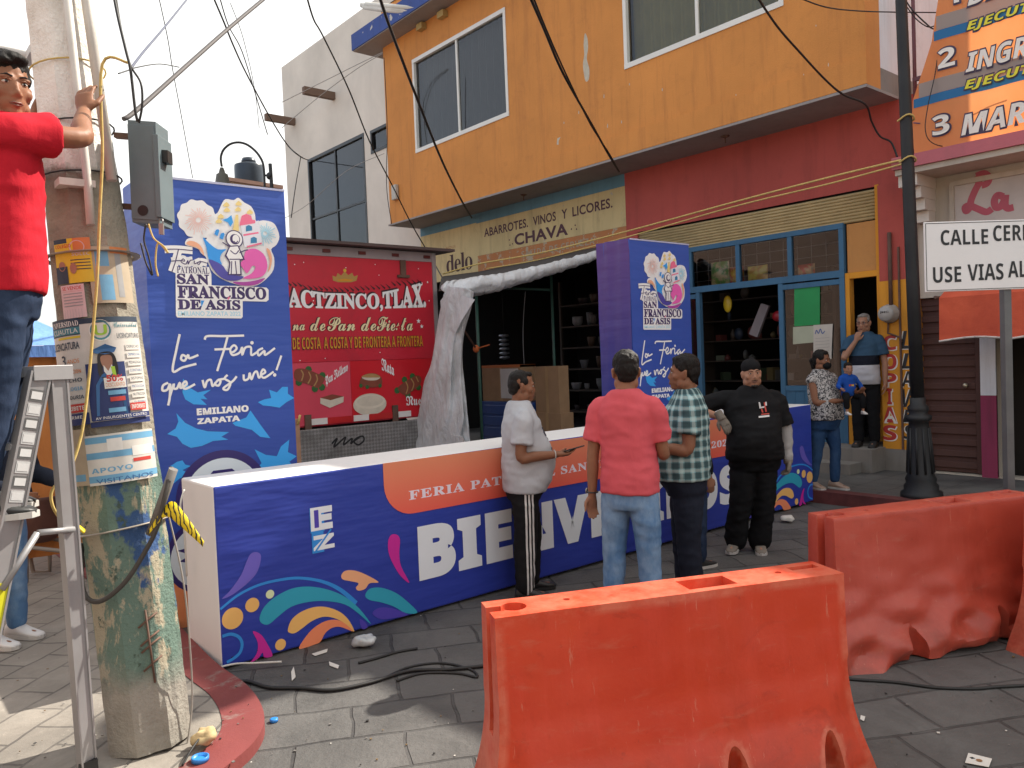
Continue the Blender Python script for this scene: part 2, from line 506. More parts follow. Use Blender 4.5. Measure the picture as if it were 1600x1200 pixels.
def glass_mat(name, tint=(0.75, 0.8, 0.82), clear=0.55, rough=0.03):
    q = NT(name)
    tr = q.n('ShaderNodeBsdfTransparent'); tr.inputs[0].default_value = (*tint, 1)
    gl = q.n('ShaderNodeBsdfGlossy'); gl.inputs['Roughness'].default_value = rough; gl.inputs[0].default_value = (0.9, 0.9, 0.9, 1)
    lw = q.n('ShaderNodeFresnel'); lw.inputs[0].default_value = 1.5
    mx = q.n('ShaderNodeMixShader'); q.l(q.math('MULTIPLY_ADD', lw.outputs[0], 1.1, 0.66 - clear), mx.inputs[0])
    q.l(tr.outputs[0], mx.inputs[1]); q.l(gl.outputs[0], mx.inputs[2]); q.l(mx.outputs[0], q.out.inputs[0])
    nb = q.n('ShaderNodeBump'); nb.inputs['Strength'].default_value = 0.05; nb.inputs['Distance'].default_value = 0.01
    q.l(q.noise(q.coord(), 2.0, 2), nb.inputs['Height']); q.l(nb.outputs[0], gl.inputs['Normal'])
    return q.m
M_glass = glass_mat('window_glass', (0.62, 0.66, 0.68), 0.65)
M_shopglass = glass_mat('shop_glass', (0.8, 0.83, 0.83), 0.66)
M_orange = stucco('orange_plaster', (0.62, 0.25, 0.058), (0.36, 0.13, 0.04), 0.5, 0.6, 0.45)
M_white = stucco('white_plaster', (0.68, 0.62, 0.53), (0.55, 0.5, 0.44), 0.2, 0.15, 0.2)
M_palewall = stucco('pale_blue_white_plaster', (0.68, 0.70, 0.72), (0.35, 0.33, 0.3), 0.35, 0.4)
M_soffit = stucco('grey_soffit', (0.30, 0.27, 0.25), (0.13, 0.12, 0.11), 0.5, 0.2)
M_redwall = stucco('red_plaster', (0.43, 0.080, 0.062), (0.18, 0.04, 0.035), 0.4, 0.4)
M_yellowwall = stucco('yellow_plaster', (0.68, 0.29, 0.025), (0.3, 0.16, 0.05), 0.35, 0.4)
M_sign = stucco('faded_yellow_sign_paint', (0.62, 0.49, 0.24), (0.22, 0.16, 0.09), 0.5, 0.55, 0.3, (0.42, 0.38, 0.30), 0.66)
M_bluestrip = stucco('faded_blue_paint', (0.12, 0.26, 0.34), (0.07, 0.12, 0.15), 0.5, 0.5)
M_cement = stucco('bare_cement', (0.23, 0.21, 0.185), (0.10, 0.09, 0.08), 0.6, 0.5)
M_oldorange = stucco('peeling_orange_strip', (0.50, 0.20, 0.07), (0.3, 0.18, 0.1), 0.6, 0.6, 0.4, (0.45, 0.36, 0.24), 0.55)
M_cream = stucco('cream_plaster', (0.52, 0.46, 0.37), (0.28, 0.23, 0.17), 0.45, 0.45, 0.3, (0.36, 0.33, 0.28), 0.68)
M_pink = stucco('pink_ledge_paint', (0.50, 0.14, 0.16), (0.3, 0.12, 0.12), 0.4, 0.4)
M_magenta = stucco('magenta_paint', (0.26, 0.035, 0.085), (0.12, 0.03, 0.05), 0.5, 0.6)
M_navyledge = stucco('flaking_blue_ledge', (0.045, 0.085, 0.28), (0.04, 0.05, 0.12), 0.4, 0.4, 0.4, (0.5, 0.48, 0.44), 0.62)
M_alu = plain('white_window_frame', (0.72, 0.70, 0.63), 0.4, 0.06)
M_blackframe = plain('black_window_frame', (0.02, 0.02, 0.02), 0.4)
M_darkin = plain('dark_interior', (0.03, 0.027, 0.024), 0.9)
M_darkwood = plain('dark_shelf', (0.05, 0.035, 0.025), 0.8)
M_curtain = plain('grey_curtain', (0.085, 0.08, 0.072), 0.9)
M_curtain_y = plain('yellow_curtain', (0.40, 0.33, 0.10), 0.9)
M_bluepaint = stucco('blue_frame_paint', (0.055, 0.15, 0.255), (0.03, 0.06, 0.1), 0.4, 0.4, 0.2)
M_rust = plain('rusty_steel', (0.12, 0.065, 0.045), 0.75, 0.3, 8)
M_steel = plain('grey_steel', (0.33, 0.33, 0.33), 0.45, 0.12, 6, metal=0.7)
M_black = plain('black_paint', (0.014, 0.014, 0.015), 0.45, 0.3, 6)
M_wire = plain('black_cable', (0.014, 0.014, 0.014), 0.6)
M_rope = plain('yellow_rope', (0.55, 0.40, 0.13), 0.8, 0.25, 30)

def curtain(mb, X, y0, y1, z0, z1, m, waves=14, amp=0.025):
    N = waves * 6
    P = [(X + amp*math.sin(2*math.pi*waves*i/N) + amp*0.6*noise.noise((i*0.13, z0, 0)), y0 + (y1-y0)*i/N) for i in range(N+1)]
    for (xa, ya), (xb, yb) in zip(P, P[1:]):
        mb.face([(xb,yb,z0),(xa,ya,z0),(xa,ya,z1),(xb,yb,z1)], m, True)
def window(parent, X, y0, y1, z0, z1, mfr, cols=2, rows=(), curt=None, fw=0.055, depth=0.07, mgl=None):
    """frame proud of the wall, one pane part per light"""
    f = MB()
    f.box((X-0.015, y0-0.01, z0-0.02), (X+depth, y1+0.01, z0+fw), mfr); f.box((X-0.015, y0-0.01, z1-fw), (X+depth, y1+0.01, z1+0.02), mfr)
    f.box((X-0.013, y0-0.008, z0+fw), (X+depth, y0+fw, z1-fw), mfr); f.box((X-0.013, y1-fw, z0+fw), (X+depth, y1+0.008, z1-fw), mfr)
    W = (y1-y0)/cols
    for i in range(1, cols):
        c = y0 + W*i; f.box((X+0.008, c-fw*0.45, z0+fw), (X+depth-0.005, c+fw*0.45, z1-fw), mfr)
    for zz in rows:
        f.box((X+0.012, y0+fw, zz-fw*0.4), (X+depth-0.01, y1-fw, zz+fw*0.4), mfr)
    fr = f.build('window', parent)
    zz = [z0, *rows, z1]
    for i in range(cols):
        for c, d in zip(zz, zz[1:]):
            p = MB(); xx = X + 0.035 + 0.012*(i % 2)
            p.face([(xx, y0+W*(i+1)-0.01, c+0.02), (xx, y0+W*i+0.01, c+0.02), (xx, y0+W*i+0.01, d-0.02), (xx, y0+W*(i+1)-0.01, d-0.02)], mgl or M_glass)
            p.build('pane', fr, fix=False)
    if curt:
        mb = MB(); curtain(mb, X+0.22, y0, y1, z0, z1, curt); mb.build('curtain', fr)
    return fr

# ------------------------------------------------------------------ the orange corner building
YR, YL = 4.42, 14.95
bld = thing('shop_building', 'orange upper floor overhanging the red and yellow shop fronts', 'building', (XO, (YR+YL)/2, 0))
wA = [on(645,95,0,XO), on(650,240,0,XO), on(791,12,0,XO), on(793,178,0,XO)]
w1 = ((wA[2].y+wA[3].y)/2, (wA[0].y+wA[1].y)/2, (wA[1].z+wA[3].z)/2, (wA[0].z+wA[2].z)/2)
wB0, wB1 = on(979,100,0,XO), on(1222,5,0,XO)
w2 = (wB1.y - 0.03, wB0.y, (wB0.z+wB1.z)/2 - 0.05, (wB0.z+wB1.z)/2 + 1.75)
TOPZ = 9.35
yp = on(857,150,0,XO).y
ub = MB()
wall_x(ub, XO, yp, YL, 4.73, TOPZ, [w1], M_orange)
wall_x(ub, XO-0.03, YR, yp, 4.73, TOPZ, [w2], M_orange, 0.15)
ub.face([(XO-0.03,yp,4.73),(XO,yp,4.73),(XO,yp,TOPZ),(XO-0.03,yp,TOPZ)], M_orange)
ub.face([(XO,YL,4.73),(XO,YL,TOPZ),(16,YL,TOPZ),(16,YL,4.73)], M_orange)
ub.face([(16,YR,4.73),(16,YL,4.73),(16,YL,TOPZ),(16,YR,TOPZ)], M_orange)
ub.face([(XO-0.03,YR,TOPZ),(16,YR,TOPZ),(16,YL,TOPZ),(XO-0.03,YL,TOPZ)], M_cement)
ub.build('upper_wall', bld)
sw = MB(); sw.box((XO-0.03, YR-0.02, 4.735), (XO+0.32, YR-0.001, TOPZ), M_orange, skip='k')
sw.box((XO+0.322, YR-0.016, 5.0), (16, YR-0.001, TOPZ), M_palewall, skip='k'); sw.box((XO+0.322, YR-0.018, 4.735), (16, YR-0.001, 4.998), M_cement, skip='k')
sw.build('side_wall', bld)
bd = MB(); bd.box((XO-0.055, YR-0.03, 4.738), (XO-0.032, yp-0.02, 5.06), M_orange); bd.build('plaster_band', bld)
sf = MB(); sf.box((XO-0.058, YR-0.03, 4.70), (XF+0.3, YL, 4.733), M_soffit); sf.build('soffit', bld)
def patch(pts, X, m, sc=1.0):
    a = Art(fn_x(X), 0.0015); a.poly(tr_x(pts, X), m, True, 3); return a
a = Art(fn_x(XO-0.03), 0.0015)
M_peel = plain('bare_plaster', (0.50, 0.45, 0.35), 0.9, 0.2, 12)
a.poly(tr_x([(914,52),(918,60),(919,75),(917,92),(921,108),(920,124),(915,127),(912,112),(911,100),(913,85),(912,70)], XO-0.03), M_peel, True, 3)
a.poly(tr_x([(871,216),(876,214),(873,220),(873,226),(870,226)], XO-0.03), M_peel)
rnd = random.Random(3)
for k in range(26):
    x, y = rnd.uniform(875, 1330), rnd.uniform(20, 225)
    if y > 300 - 0.29*(x-800) - 22 or (960 < x < 1240 and y < 112): continue
    l = rnd.uniform(1.2, 4.0)
    a.poly(tr_x([(x,y-l),(x+1.0,y-l*0.4),(x+0.8,y+l),(x-0.6,y+l*0.6)], XO-0.03), M_peel)
a.build('peeled_patches', bld)
for wv, cu in ((w1, M_curtain), (w2, M_curtain_y)):
    window(bld, (XO-0.03 if wv is w2 else XO), *wv, M_alu, 2, (), cu)
ldg = MB()
lp = on(566, 58, 0, XO-0.45)
LZ = lp.z
ldg.box((XO-0.45, yp-3.5, LZ-0.14), (XO+0.8, YL+0.55, LZ+0.20), M_navyledge)
ldg.box((XO-0.43, yp-3.48, LZ-0.16), (XO+0.8, YL+0.53, LZ-0.142), M_soffit)
ldg.build('roof_ledge', bld)

# lower storey
lw = MB()
yb = 8.86                                    # border between the two shops
yPL = on(1378, 500, 0, XF).y                 # left edge of the painted pillar
yPR = 4.21
ySt0, ySt1 = 5.13, 8.62                      # blue shop front
lw.face([(XF,yb,3.70),(XF,yPR,3.70),(XF,yPR,4.72),(XF,yb,4.72)], M_redwall)
lw.box((XF, 8.62, 0.0), (XF+0.3, yb, 3.698), M_redwall)
lw.build('red_wall', bld)
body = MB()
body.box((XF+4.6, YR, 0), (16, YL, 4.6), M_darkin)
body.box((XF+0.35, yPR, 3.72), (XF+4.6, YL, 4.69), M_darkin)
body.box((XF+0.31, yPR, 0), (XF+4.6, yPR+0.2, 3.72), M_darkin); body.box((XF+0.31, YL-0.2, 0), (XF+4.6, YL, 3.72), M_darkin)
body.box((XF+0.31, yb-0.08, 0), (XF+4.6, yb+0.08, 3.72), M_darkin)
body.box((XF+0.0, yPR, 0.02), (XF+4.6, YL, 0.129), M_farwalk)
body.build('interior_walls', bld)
# rolled shutter over the blue shop front
sh = MB()
for i in range(9):
    z = 3.32 + i*0.042; x = XF + 0.03 + 0.0012*i
    sh.tube([(x, ySt1+0.02, z), (x, yPL+0.02, z)], 0.022, plain('shutter_slats', (0.45, 0.34, 0.16), 0.5, 0.15, 5), 8)
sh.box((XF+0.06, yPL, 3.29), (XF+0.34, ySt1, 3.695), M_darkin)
sh.build('roller_shutter', bld)
tr = MB(); tr.box((XF-0.01, yPL+0.0, 0.55), (XF+0.012, yPL+0.05, 3.72), M_yellowwall); tr.build('yellow_trim', bld)
ob = MB(); ob.box((XF+0.02, yPL+0.052, 2.66), (XF+0.1, 5.10, 3.285), stucco('tan_board', (0.52, 0.24, 0.07), (0.3, 0.15, 0.06), 0.4, 0.4)); ob.build('door_board', bld)
dj = MB(); dj.box((XF-0.005, 5.07, 0.42), (XF+0.11, 5.128, 2.655), M_yellowwall); dj.box((XF-0.003, yPL+0.052, 2.58), (XF+0.11, 5.068, 2.656), M_yellowwall); dj.build('door_jamb', bld)
yd = MB(); yd.box((XF+0.16, 4.68, 0.46), (XF+0.20, 4.93, 1.55), M_yellowwall); yd.build('yellow_door', bld)
st = MB(); st.box((XF-0.42, yPL-0.03, 0.132), (XF+0.9, 5.35, 0.42), M_cement); st.box((XF-0.72, yPL+0.1, 0.132), (XF-0.425, 5.6, 0.26), M_cement); st.build('doorstep', bld)
pl = MB()
pl.box((XF-0.05, yPR, 0.40), (XF+0.3, yPL-0.002, 2.50), M_yellowwall); pl.box((XF-0.048, yPR+0.002, 2.502), (XF+0.3, yPL-0.004, 3.698), M_redwall)
pl.box((XF-0.07, yPR-0.02, 0.0), (XF+0.3, yPL, 0.398), M_cement)
pl.box((XF-0.075, yPR+0.19, 0.40), (XF-0.051, yPR+0.21, 2.9), M_rust)
ppl = pl.build('painted_pillar', bld)
a = Art(fn_x(XF-0.05), 0.003)
M_sred, M_sblk, M_swht = plain('sign_red', (0.42, 0.03, 0.025), 0.6), plain('sign_black', (0.02, 0.02, 0.022), 0.6), plain('sign_white', (0.72, 0.68, 0.6), 0.6)
yc = [(1381,523,1402,552),(1380,556,1402,588),(1380,591,1402,622),(1386,625,1396,650),(1380,654,1402,688),(1380,691,1402,718)]
for ch, (x0, y0, x1, y1) in zip('COPIAS', [(1380,524,1401,547),(1380,553,1401,577),(1380,583,1401,604),(1386,607,1394,632),(1380,636,1401,660),(1380,664,1401,688)]):
    u0, v0, u1, v1 = rect_px(tr_x, x0, y0, x1, y1, XF-0.05)
    a.text(ch, u0+0.010, v0-0.012, u1+0.016, v1-0.004, M_swht, 'sans', 0.03); a.text(ch, u0, v0, u1, v1, M_sred, 'sans', 0.01)
for ch, (x0, y0, x1, y1) in zip('LLAVES', [(1407,517,1422,545),(1409,552,1425,576),(1409,580,1424,604),(1410,608,1426,636),(1411,640,1427,660),(1412,664,1428,686)]):
    u0, v0, u1, v1 = rect_px(tr_x, x0, y0, x1, y1, XF-0.05)
    a.text(ch, u0-0.014, v0-0.010, u1-0.006, v1-0.002, M_swht, 'italic', 0.02); a.text(ch, u0, v0, u1, v1, M_sblk, 'italic', 0.0)
a.build('painted_lettering', ppl)
# blue glazed shop front
zT = on(1200, 441, 0, XF).z
F = MB()
def bar(y0, y1, z0, z1, d=0.0): F.box((XF-0.02-d, y0, z0), (XF+0.05, y1, z1), M_bluepaint)
bar(ySt0, ySt1, zT-0.04, zT+0.05, 0.004); bar(ySt0, ySt1, 3.24, 3.31, 0.004)
for y in (ySt0, 5.87, 6.70, 7.55, 8.55): bar(y, y+0.065, zT+0.052, 3.238)
bar(ySt0, ySt0+0.07, 0.43, zT-0.042); bar(6.02, 6.09, 0.43, zT-0.042); bar(7.42, 7.49, 0.43, zT-0.042); bar(8.55, 8.62, 0.43, zT-0.042)
bar(ySt0+0.072, 6.018, zT-0.13, zT-0.062, 0.002); bar(7.492, 8.548, zT-0.13, zT-0.062, 0.002)
fr = F.build('shop_front_frame', bld)
P = MB()
for y0, y1 in ((ySt0+0.07, 6.02), (7.49, 8.55)):
    P.box((XF-0.005, y0+0.002, 0.43), (XF+0.03, y1-0.002, 1.12), M_bluepaint); P.box((XF-0.018, y0+0.002, 1.12), (XF+0.045, y1-0.002, 1.19), M_bluepaint)
    for k in range(1, 6):
        yy = y0 + (y1-y0)*k/6; P.box((XF-0.012, yy-0.006, 0.45), (XF-0.004, yy+0.006, 1.118), M_bluepaint)
P.box((XF-0.03, ySt0, 0.132), (XF+0.3, 8.62, 0.428), M_cement)
P.build('lower_panel', bld)
for y0, y1, z0, z1 in ((5.195,5.87,zT+0.05,3.24),(5.935,6.70,zT+0.05,3.24),(6.765,7.55,zT+0.05,3.24),(7.615,8.55,zT+0.05,3.24),(ySt0+0.07,6.02,1.19,zT-0.13),(7.49,8.55,1.19,zT-0.13)):
    p = MB(); p.face([(XF+0.01,y1,z0),(XF+0.01,y0,z0),(XF+0.01,y0,z1),(XF+0.01,y1,z1)], M_shopglass); p.build('pane', fr, fix=False)
# transom wire lattice and shelf line
la = MB()
for k in range(16):
    y = 5.2 + k*0.21; la.tube([(XF+0.06, y, zT+0.05), (XF+0.06, y, 3.24)], 0.003, M_steel, 4)
for k in range(4): la.tube([(XF+0.064, 5.2, zT+0.13+k*0.15), (XF+0.064, 8.55, zT+0.13+k*0.15)], 0.003, M_steel, 4)
la.build('wire_lattice', fr)

# yellow painted sign wall over the grocery
s0 = 12.90
SB = MB()
SB.face([(XF,s0,3.84),(XF,yb,3.84),(XF,yb,4.50),(XF,s0,4.50)], M_sign)
SB.face([(XF,s0,4.502),(XF,yb,4.502),(XF,yb,4.72),(XF,s0,4.72)], M_bluestrip)
SB.face([(XF,s0,3.50),(XF,yb,3.50),(XF,yb,3.838),(XF,s0,3.838)], M_oldorange)
SB.face([(XF,YL,3.45),(XF,s0,3.45),(XF,s0,4.52),(XF,YL,4.52)], M_sign); SB.face([(XF,YL,4.522),(XF,s0,4.522),(XF,s0,4.72),(XF,YL,4.72)], M_bluestrip)
SB.face([(XF,YL,0.1),(XF,14.55,0.1),(XF,14.55,3.448),(XF,YL,3.448)], M_cement)
sgw = SB.build('sign_wall', bld)
a = Art(fn_x(XF), 0.003)
M_brn = plain('sign_brown', (0.085, 0.03, 0.04), 0.7)
def word(txt, x0, y0, x1, y1, yl=None, m=M_brn, st='sans', off=0.0, X=XF, sp=1.05):
    """corner pixels of the word's left-bottom and right-top"""
    p, q_ = on(x0, y0, 0, X), on(x1, y1, 0, X)
    a.text(txt, -p.y, p.z, -q_.y, q_.z, m, st, off, sp)
def wordz(txt, xl, xr, X, zlo, zhi, m, st='sans', off=0.0, sp=1.05, art=None):
    ul = -on(xl, 400, 0, X).y; ur = -on(xr, 400, 0, X).y
    (art or a).text(txt, ul, zlo, ur, zhi, m, st, off, sp)
for txt, xl, xr in (('ABARROTES.', 758, 827), ('VINOS', 835, 871), ('Y', 880, 889), ('LICORES.', 897, 960)):
    wordz(txt, xl, xr, XF, 4.19, 4.36, M_brn, 'plain', 0.022)
wordz('CHAVA', 805, 889, XF, 3.89, 4.11, M_brn, 'plain', 0.03)
for x, y in ((796,375),(801,381),(797,383),(893,358),(899,352),(901,358)):
    p = on(x, y, 0, XF); a.circle(-p.y, p.z, 0.016, M_brn, n=10)
wordz('delo', 697, 738, XF, 3.60, 3.98, plain('sign_darkred', (0.06, 0.02, 0.02), 0.7), 'serif', 0.0, 0.9)
wordz('AQUI', 697, 712, XF, 4.10, 4.17, plain('sign_fadedred', (0.4, 0.16, 0.06), 0.7), 'plain')
wordz('SALIDA DE CERVEZA', 815, 930, XF, 3.64, 3.76, plain('sign_ghost', (0.42, 0.33, 0.22), 0.8), 'sans', 0.0, 1.1)
a.build('painted_lettering', sgw)
# grocery interior: shelves with stock
SI = MB()
for k in range(6): SI.box((XF+1.0, 9.1, 0.6+k*0.42), (XF+1.5, 11.6, 0.63+k*0.42), M_darkwood)
for y in (9.1, 10.3, 11.55): SI.box((XF+0.995, y, 0.13), (XF+1.05, y+0.05, 3.2), M_darkwood)
tag(SI.build('stock_shelf'), 'dark wooden shelf unit with grey bowls inside the grocery opening', 'shelf'); rr = random.Random(5)
for k in range(6):
    y = 9.2
    while y < 11.3:
        r = rr.uniform(0.05, 0.13); c = rr.choice([(0.22,0.22,0.22),(0.10,0.09,0.08),(0.16,0.17,0.18),(0.05,0.04,0.04),(0.08,0.05,0.03)]); hh = rr.uniform(0.08, 0.26)
        SI = MB(); SI.lathe((XF+1.12+rr.uniform(0,0.15), y+r, 0.631+k*0.42), [(r*0.6,0),(r*rr.uniform(.8,1),hh*rr.uniform(.3,.6)),(r,hh*0.9),(r*0.97,hh),(r*0.8,hh*0.7)], plain('stock', c, 0.5), 12)
        tag(SI.build('bowl'), 'dim bowl standing on the dark shelf inside the grocery opening', 'bowl', 'bowls on the grocery shelf'); y += 2*r + rr.uniform(0.02, 0.35)
SI = MB()
for k in range(7): SI.box((XF+1.4, 6.0, 0.5+k*0.34), (XF+1.75, 8.5, 0.52+k*0.34), M_darkwood)
for y in (6.0, 8.45): SI.box((XF+1.395, y, 0.13), (XF+1.755, y+0.05, 2.9), M_darkwood)
tag(SI.build('goods_shelf'), 'dark shelf unit packed with goods inside the blue shop doorway', 'shelf')
for k in range(64):
    y, z = rr.uniform(6.1, 8.35), 0.52 + 0.34*rr.randrange(7); w_ = rr.uniform(0.03, 0.09); hh = rr.uniform(0.06, 0.24); G_ = plain('goods', rr.choice([(0.12,0.03,0.025),(0.13,0.10,0.04),(0.025,0.04,0.07),(0.10,0.10,0.09),(0.04,0.06,0.03),(0.07,0.05,0.035)]), 0.5)
    SI = MB(); T_ = Matrix.Translation((XF+1.50+rr.uniform(0,0.08), y, z+0.002))
    if k % 3 == 0: SI.lathe(T_.translation, [(w_*.7,0),(w_*.75,hh*.6),(w_*.35,hh*.8),(w_*.3,hh)], G_, 12)
    elif k % 3 == 1: SI.box((-0.07, -w_, 0), (0.07, w_, hh), G_, T_ @ Matrix.Rotation(rr.uniform(-0.6,0.6), 4, 'Z'))
    else: SI.ell(T_.translation + Vector((0,0,hh*0.5)), (0.06, w_, hh*0.5), G_, None, 12, 8)
    tag(SI.build('goods_package'), 'small dim package on the shelf inside the blue shop doorway', 'package', 'packages on the blue shop shelf')

# ------------------------------------------------------------------ white building down the street
wb = thing('white_building', 'plain white building with dark framed windows beyond the orange one', 'building', (XF, 18.4, 0))
WB = MB()
wh1 = (17.25, on(481,250,0,XF).y, 4.3, 7.37)
p0, p1 = on(579,206,0,XF), on(603,195,0,XF)
wh2 = (p1.y-0.9, p0.y, on(580,240,0,XF).z, p0.z)
wall_x(WB, XF, YL, 21.7, 0, 10.32, [wh1, wh2], M_white)
WB.face([(XF,21.7,0),(16,21.7,0),(16,21.7,10.32),(XF,21.7,10.32)], M_white); WB.face([(XF,YL,10.32),(16,YL,10.32),(16,21.7,10.32),(XF,21.7,10.32)], M_cement)
WB.face([(16,YL,0),(16,21.7,0),(16,21.7,10.32),(16,YL,10.32)], M_white); WB.face([(XF,YL,0),(XF,YL,10.32),(16,YL,10.32),(16,YL,0)], M_white)
WB.box((XF+0.6, YL+0.02, 10.322), (15.5, 17.38, 13.2), M_white)
WB.build('wall', wb)
window(wb, XF, *wh1, M_blackframe, 2, (5.75,), None, 0.06)
window(wb, XF, *wh2, M_blackframe, 2, (), None, 0.05)
for x, y in ((484,138),(422,178)):
    p = on(x+38, y+12, 0, XF); mb = MB(); mb.box((XF-0.85, p.y-0.07, p.z-0.10), (XF+0.1, p.y+0.07, p.z+0.08), plain('weathered_timber', (0.16, 0.10, 0.07), 0.85)); mb.build('roof_spout', wb)
# ------------------------------------------------------------------ low building on the right with pink ledge
rb = thing('corner_shop', 'cream low shop with pink ledge, brown metal door and magenta pilaster', 'building', (XF, 1.5, 0))
RY0 = -4.0
yD0, yD1 = on(1532,560,0,XF).y, on(1440,560,0,XF).y       # brown door
yM0, yM1 = on(1558,640,0,XF).y, yD0                       # magenta pilaster
mb = MB()
wall_x(mb, XF, RY0, yPR-0.02, 0.0, 3.72, [(yD0, yD1+0.16, 0.14, 2.25), (1.2, yM0, 0.14, 2.45)], M_cream, 0.25)
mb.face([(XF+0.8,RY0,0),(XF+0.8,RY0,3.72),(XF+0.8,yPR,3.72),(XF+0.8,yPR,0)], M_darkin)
mb.face([(XF,RY0,0),(XF+7,RY0,0),(XF+7,RY0,3.72),(XF,RY0,3.72)], M_cream)
mb.build('wall', rb)
mb = MB(); mb.box((XF-0.62, RY0, 3.725), (XF+7, 4.22, 3.865), M_pink); mb.build('pink_ledge', rb)
mb = MB(); mb.box((XF-0.58, RY0, 3.66), (XF+0.2, 4.20, 3.723), M_cream)
for k in range(4):
    mb.box((XF-0.52+0.11*k, 3.98+0.004*k, 3.66-0.13*(k+1)), (XF-0.002, 4.19-0.004*k, 3.658-0.13*k), M_white)
mb.build('corbel', rb)
mb = MB(); mb.box((XF-0.02, yM0, 1.08), (XF+0.02, yM1, 2.4), M_palewall); mb.box((XF-0.025, yM0, 0.0), (XF+0.02, yM1, 1.078), M_magenta); mb.build('pilaster', rb)
M_brown = stucco('brown_door_paint', (0.095, 0.045, 0.036), (0.05, 0.03, 0.025), 0.4, 0.5, 0.15)
mb = MB()
mb.box((XF+0.10, yD0, 0.15), (XF+0.13, yD1+0.15, 2.24), M_brown)
for y in (yD0, yD1+0.07): mb.box((XF+0.06, y, 0.15), (XF+0.098, y+0.08, 2.24), M_brown)
for k in range(15):
    z = 0.2 + k*0.135; mb.box((XF+0.075, yD0+0.082, z), (XF+0.099, yD1+0.068, z+0.075), M_brown); 
mb.box((XF+0.062, yD0+0.082, 2.15), (XF+0.0985, yD1+0.068, 2.24), M_brown)
dr = mb.build('metal_door', rb); bevel(dr, 0.006, 1)
mb = MB(); p = on(1509, 602, 0, XF+0.05); mb.ell((XF+0.04, p.y, p.z), (0.03,0.03,0.03), plain('brass', (0.6,0.55,0.4), 0.3, metal=0.8)); mb.build('door_knob', dr)
mb = MB(); mb.box((XF-0.03, RY0, 2.75), (XF-0.001, on(1492,260,0,XF).y, 3.52), plain('white_sign_board', (0.50, 0.45, 0.40), 0.6)); sb_ = mb.build('sign_board', rb)
mb = MB()
ys_ = on(1492,260,0,XF).y
mb.box((XF-0.05, ys_, 2.72), (XF-0.002, ys_+0.05, 3.57), M_cream); mb.box((XF-0.05, RY0, 3.522), (XF-0.002, ys_, 3.58), M_cream)
mb.build('board_frame', sb_)
a = Art(fn_x(XF-0.031))
M_pinkred = plain('sign_pinkred', (0.42, 0.07, 0.10), 0.5)
def strokes(art, tr, ox, oy, s, groups, wd, m, plane):
    for g_ in groups:
        art.ribbon(tr(g_, plane, ox, oy, s), wd, m)
strokes(a, tr_x, 1500, 270, 4.0, [[(100,20),(118,60),(95,110),(70,170),(62,215),(40,240),(32,215),(60,205),(110,225),(165,245),(200,225)],[(100,20),(150,5),(180,30),(170,65),(135,80)],[(270,150),(235,140),(215,175),(225,215),(255,210),(280,165),(285,140),(282,200),(300,222),(335,215)]], 0.075, M_pinkred, XF-0.031)
a.build('painted_lettering', sb_)
# red awning
M_awn = NT('red_awning_cloth'); co = M_awn.coord(); cc = M_awn.mix(M_awn.ramp(M_awn.noise(co, 3, 5), 0.3, 0.7), (0.50, 0.07, 0.03), (0.66, 0.11, 0.045)); M_awn.val(M_awn.b.inputs['Base Color'], cc); M_awn.set(Roughness=0.8); M_awn.bump(M_awn.noise(co, 9, 4), 0.4, 0.02); M_awn = M_awn.m
ya = on(1468, 500, 0, XF-0.75).y
mb = MB(); N = 60
zt, ze, zb = 2.72, 2.20, 1.72
for i in range(N):
    y0, y1 = ya - (ya+3.4)*i/N, ya - (ya+3.4)*(i+1)/N
    s0_, s1_ = [0.012*math.sin(i_*0.9) + 0.02*noise.noise((i_*0.17,0,0)) for i_ in (i, i+1)]
    b0, b1 = [0.035*abs(math.sin(i_*math.pi/6)) for i_ in (i, i+1)]
    mb.face([(XF-0.02,y0-0.12,zt),(XF-0.75+s0_,y0,ze),(XF-0.75+s1_,y1,ze),(XF-0.02,y1-0.12,zt)], M_awn, True)
    mb.face([(XF-0.75+s0_,y0,ze),(XF-0.77+s0_*2,y0,zb+b0),(XF-0.77+s1_*2,y1,zb+b1),(XF-0.75+s1_,y1,ze)], M_awn, True)
    mb.tube([(XF-0.775+s0_*2,y0,zb+b0),(XF-0.775+s1_*2,y1,zb+b1)], 0.012, plain('white_piping', (0.6,0.55,0.5), 0.7), 5)
mb.face([(XF-0.02,ya-0.12,zt),(XF-0.02,ya-0.02,ze),(XF-0.75,ya,ze)], M_awn)
aw = mb.build('shop_awning')
tag(aw, 'red cloth awning with scalloped white edge below the white street sign', 'awning')
mb = MB(); mb.tube([(XF+0.0,ya+0.03,ze),(XF-0.78,ya+0.03,ze+0.01)], 0.018, M_rust, 6); mb.build('awning_arm', aw)
# terrace on the low building: railing, rear wall with a tall section added to block the sun
mb = MB(); mb.box((XF+3.0, RY0, 3.87), (XF+3.2, 3.15, 7.2), M_palewall); mb.box((XF+3.0, 3.152, 3.87), (XF+3.2, YR-0.02, 11.4), M_palewall); mb.build('terrace_wall', rb)
rl = thing('terrace_railing', 'thin maroon metal railing on the terrace behind the orange banner', 'railing', (XF-0.4, 2, 3.865))
for y in (4.05, 3.62, 2.6, 1.6, 0.6, -0.4):
    mb = MB(); mb.tube([(XF-0.35, y, 3.866), (XF-0.35, y, 6.6)], 0.022, plain('maroon_metal', (0.13,0.04,0.05), 0.5), 8); mb.build('railing_post', rl)
mb = MB()
for z in (4.75, 6.4): mb.box((XF-0.37, -0.5, z), (XF-0.33, 4.07, z+0.045), plain('maroon_metal', (0.13,0.04,0.05), 0.5))
mb.build('railing_rail', rl)

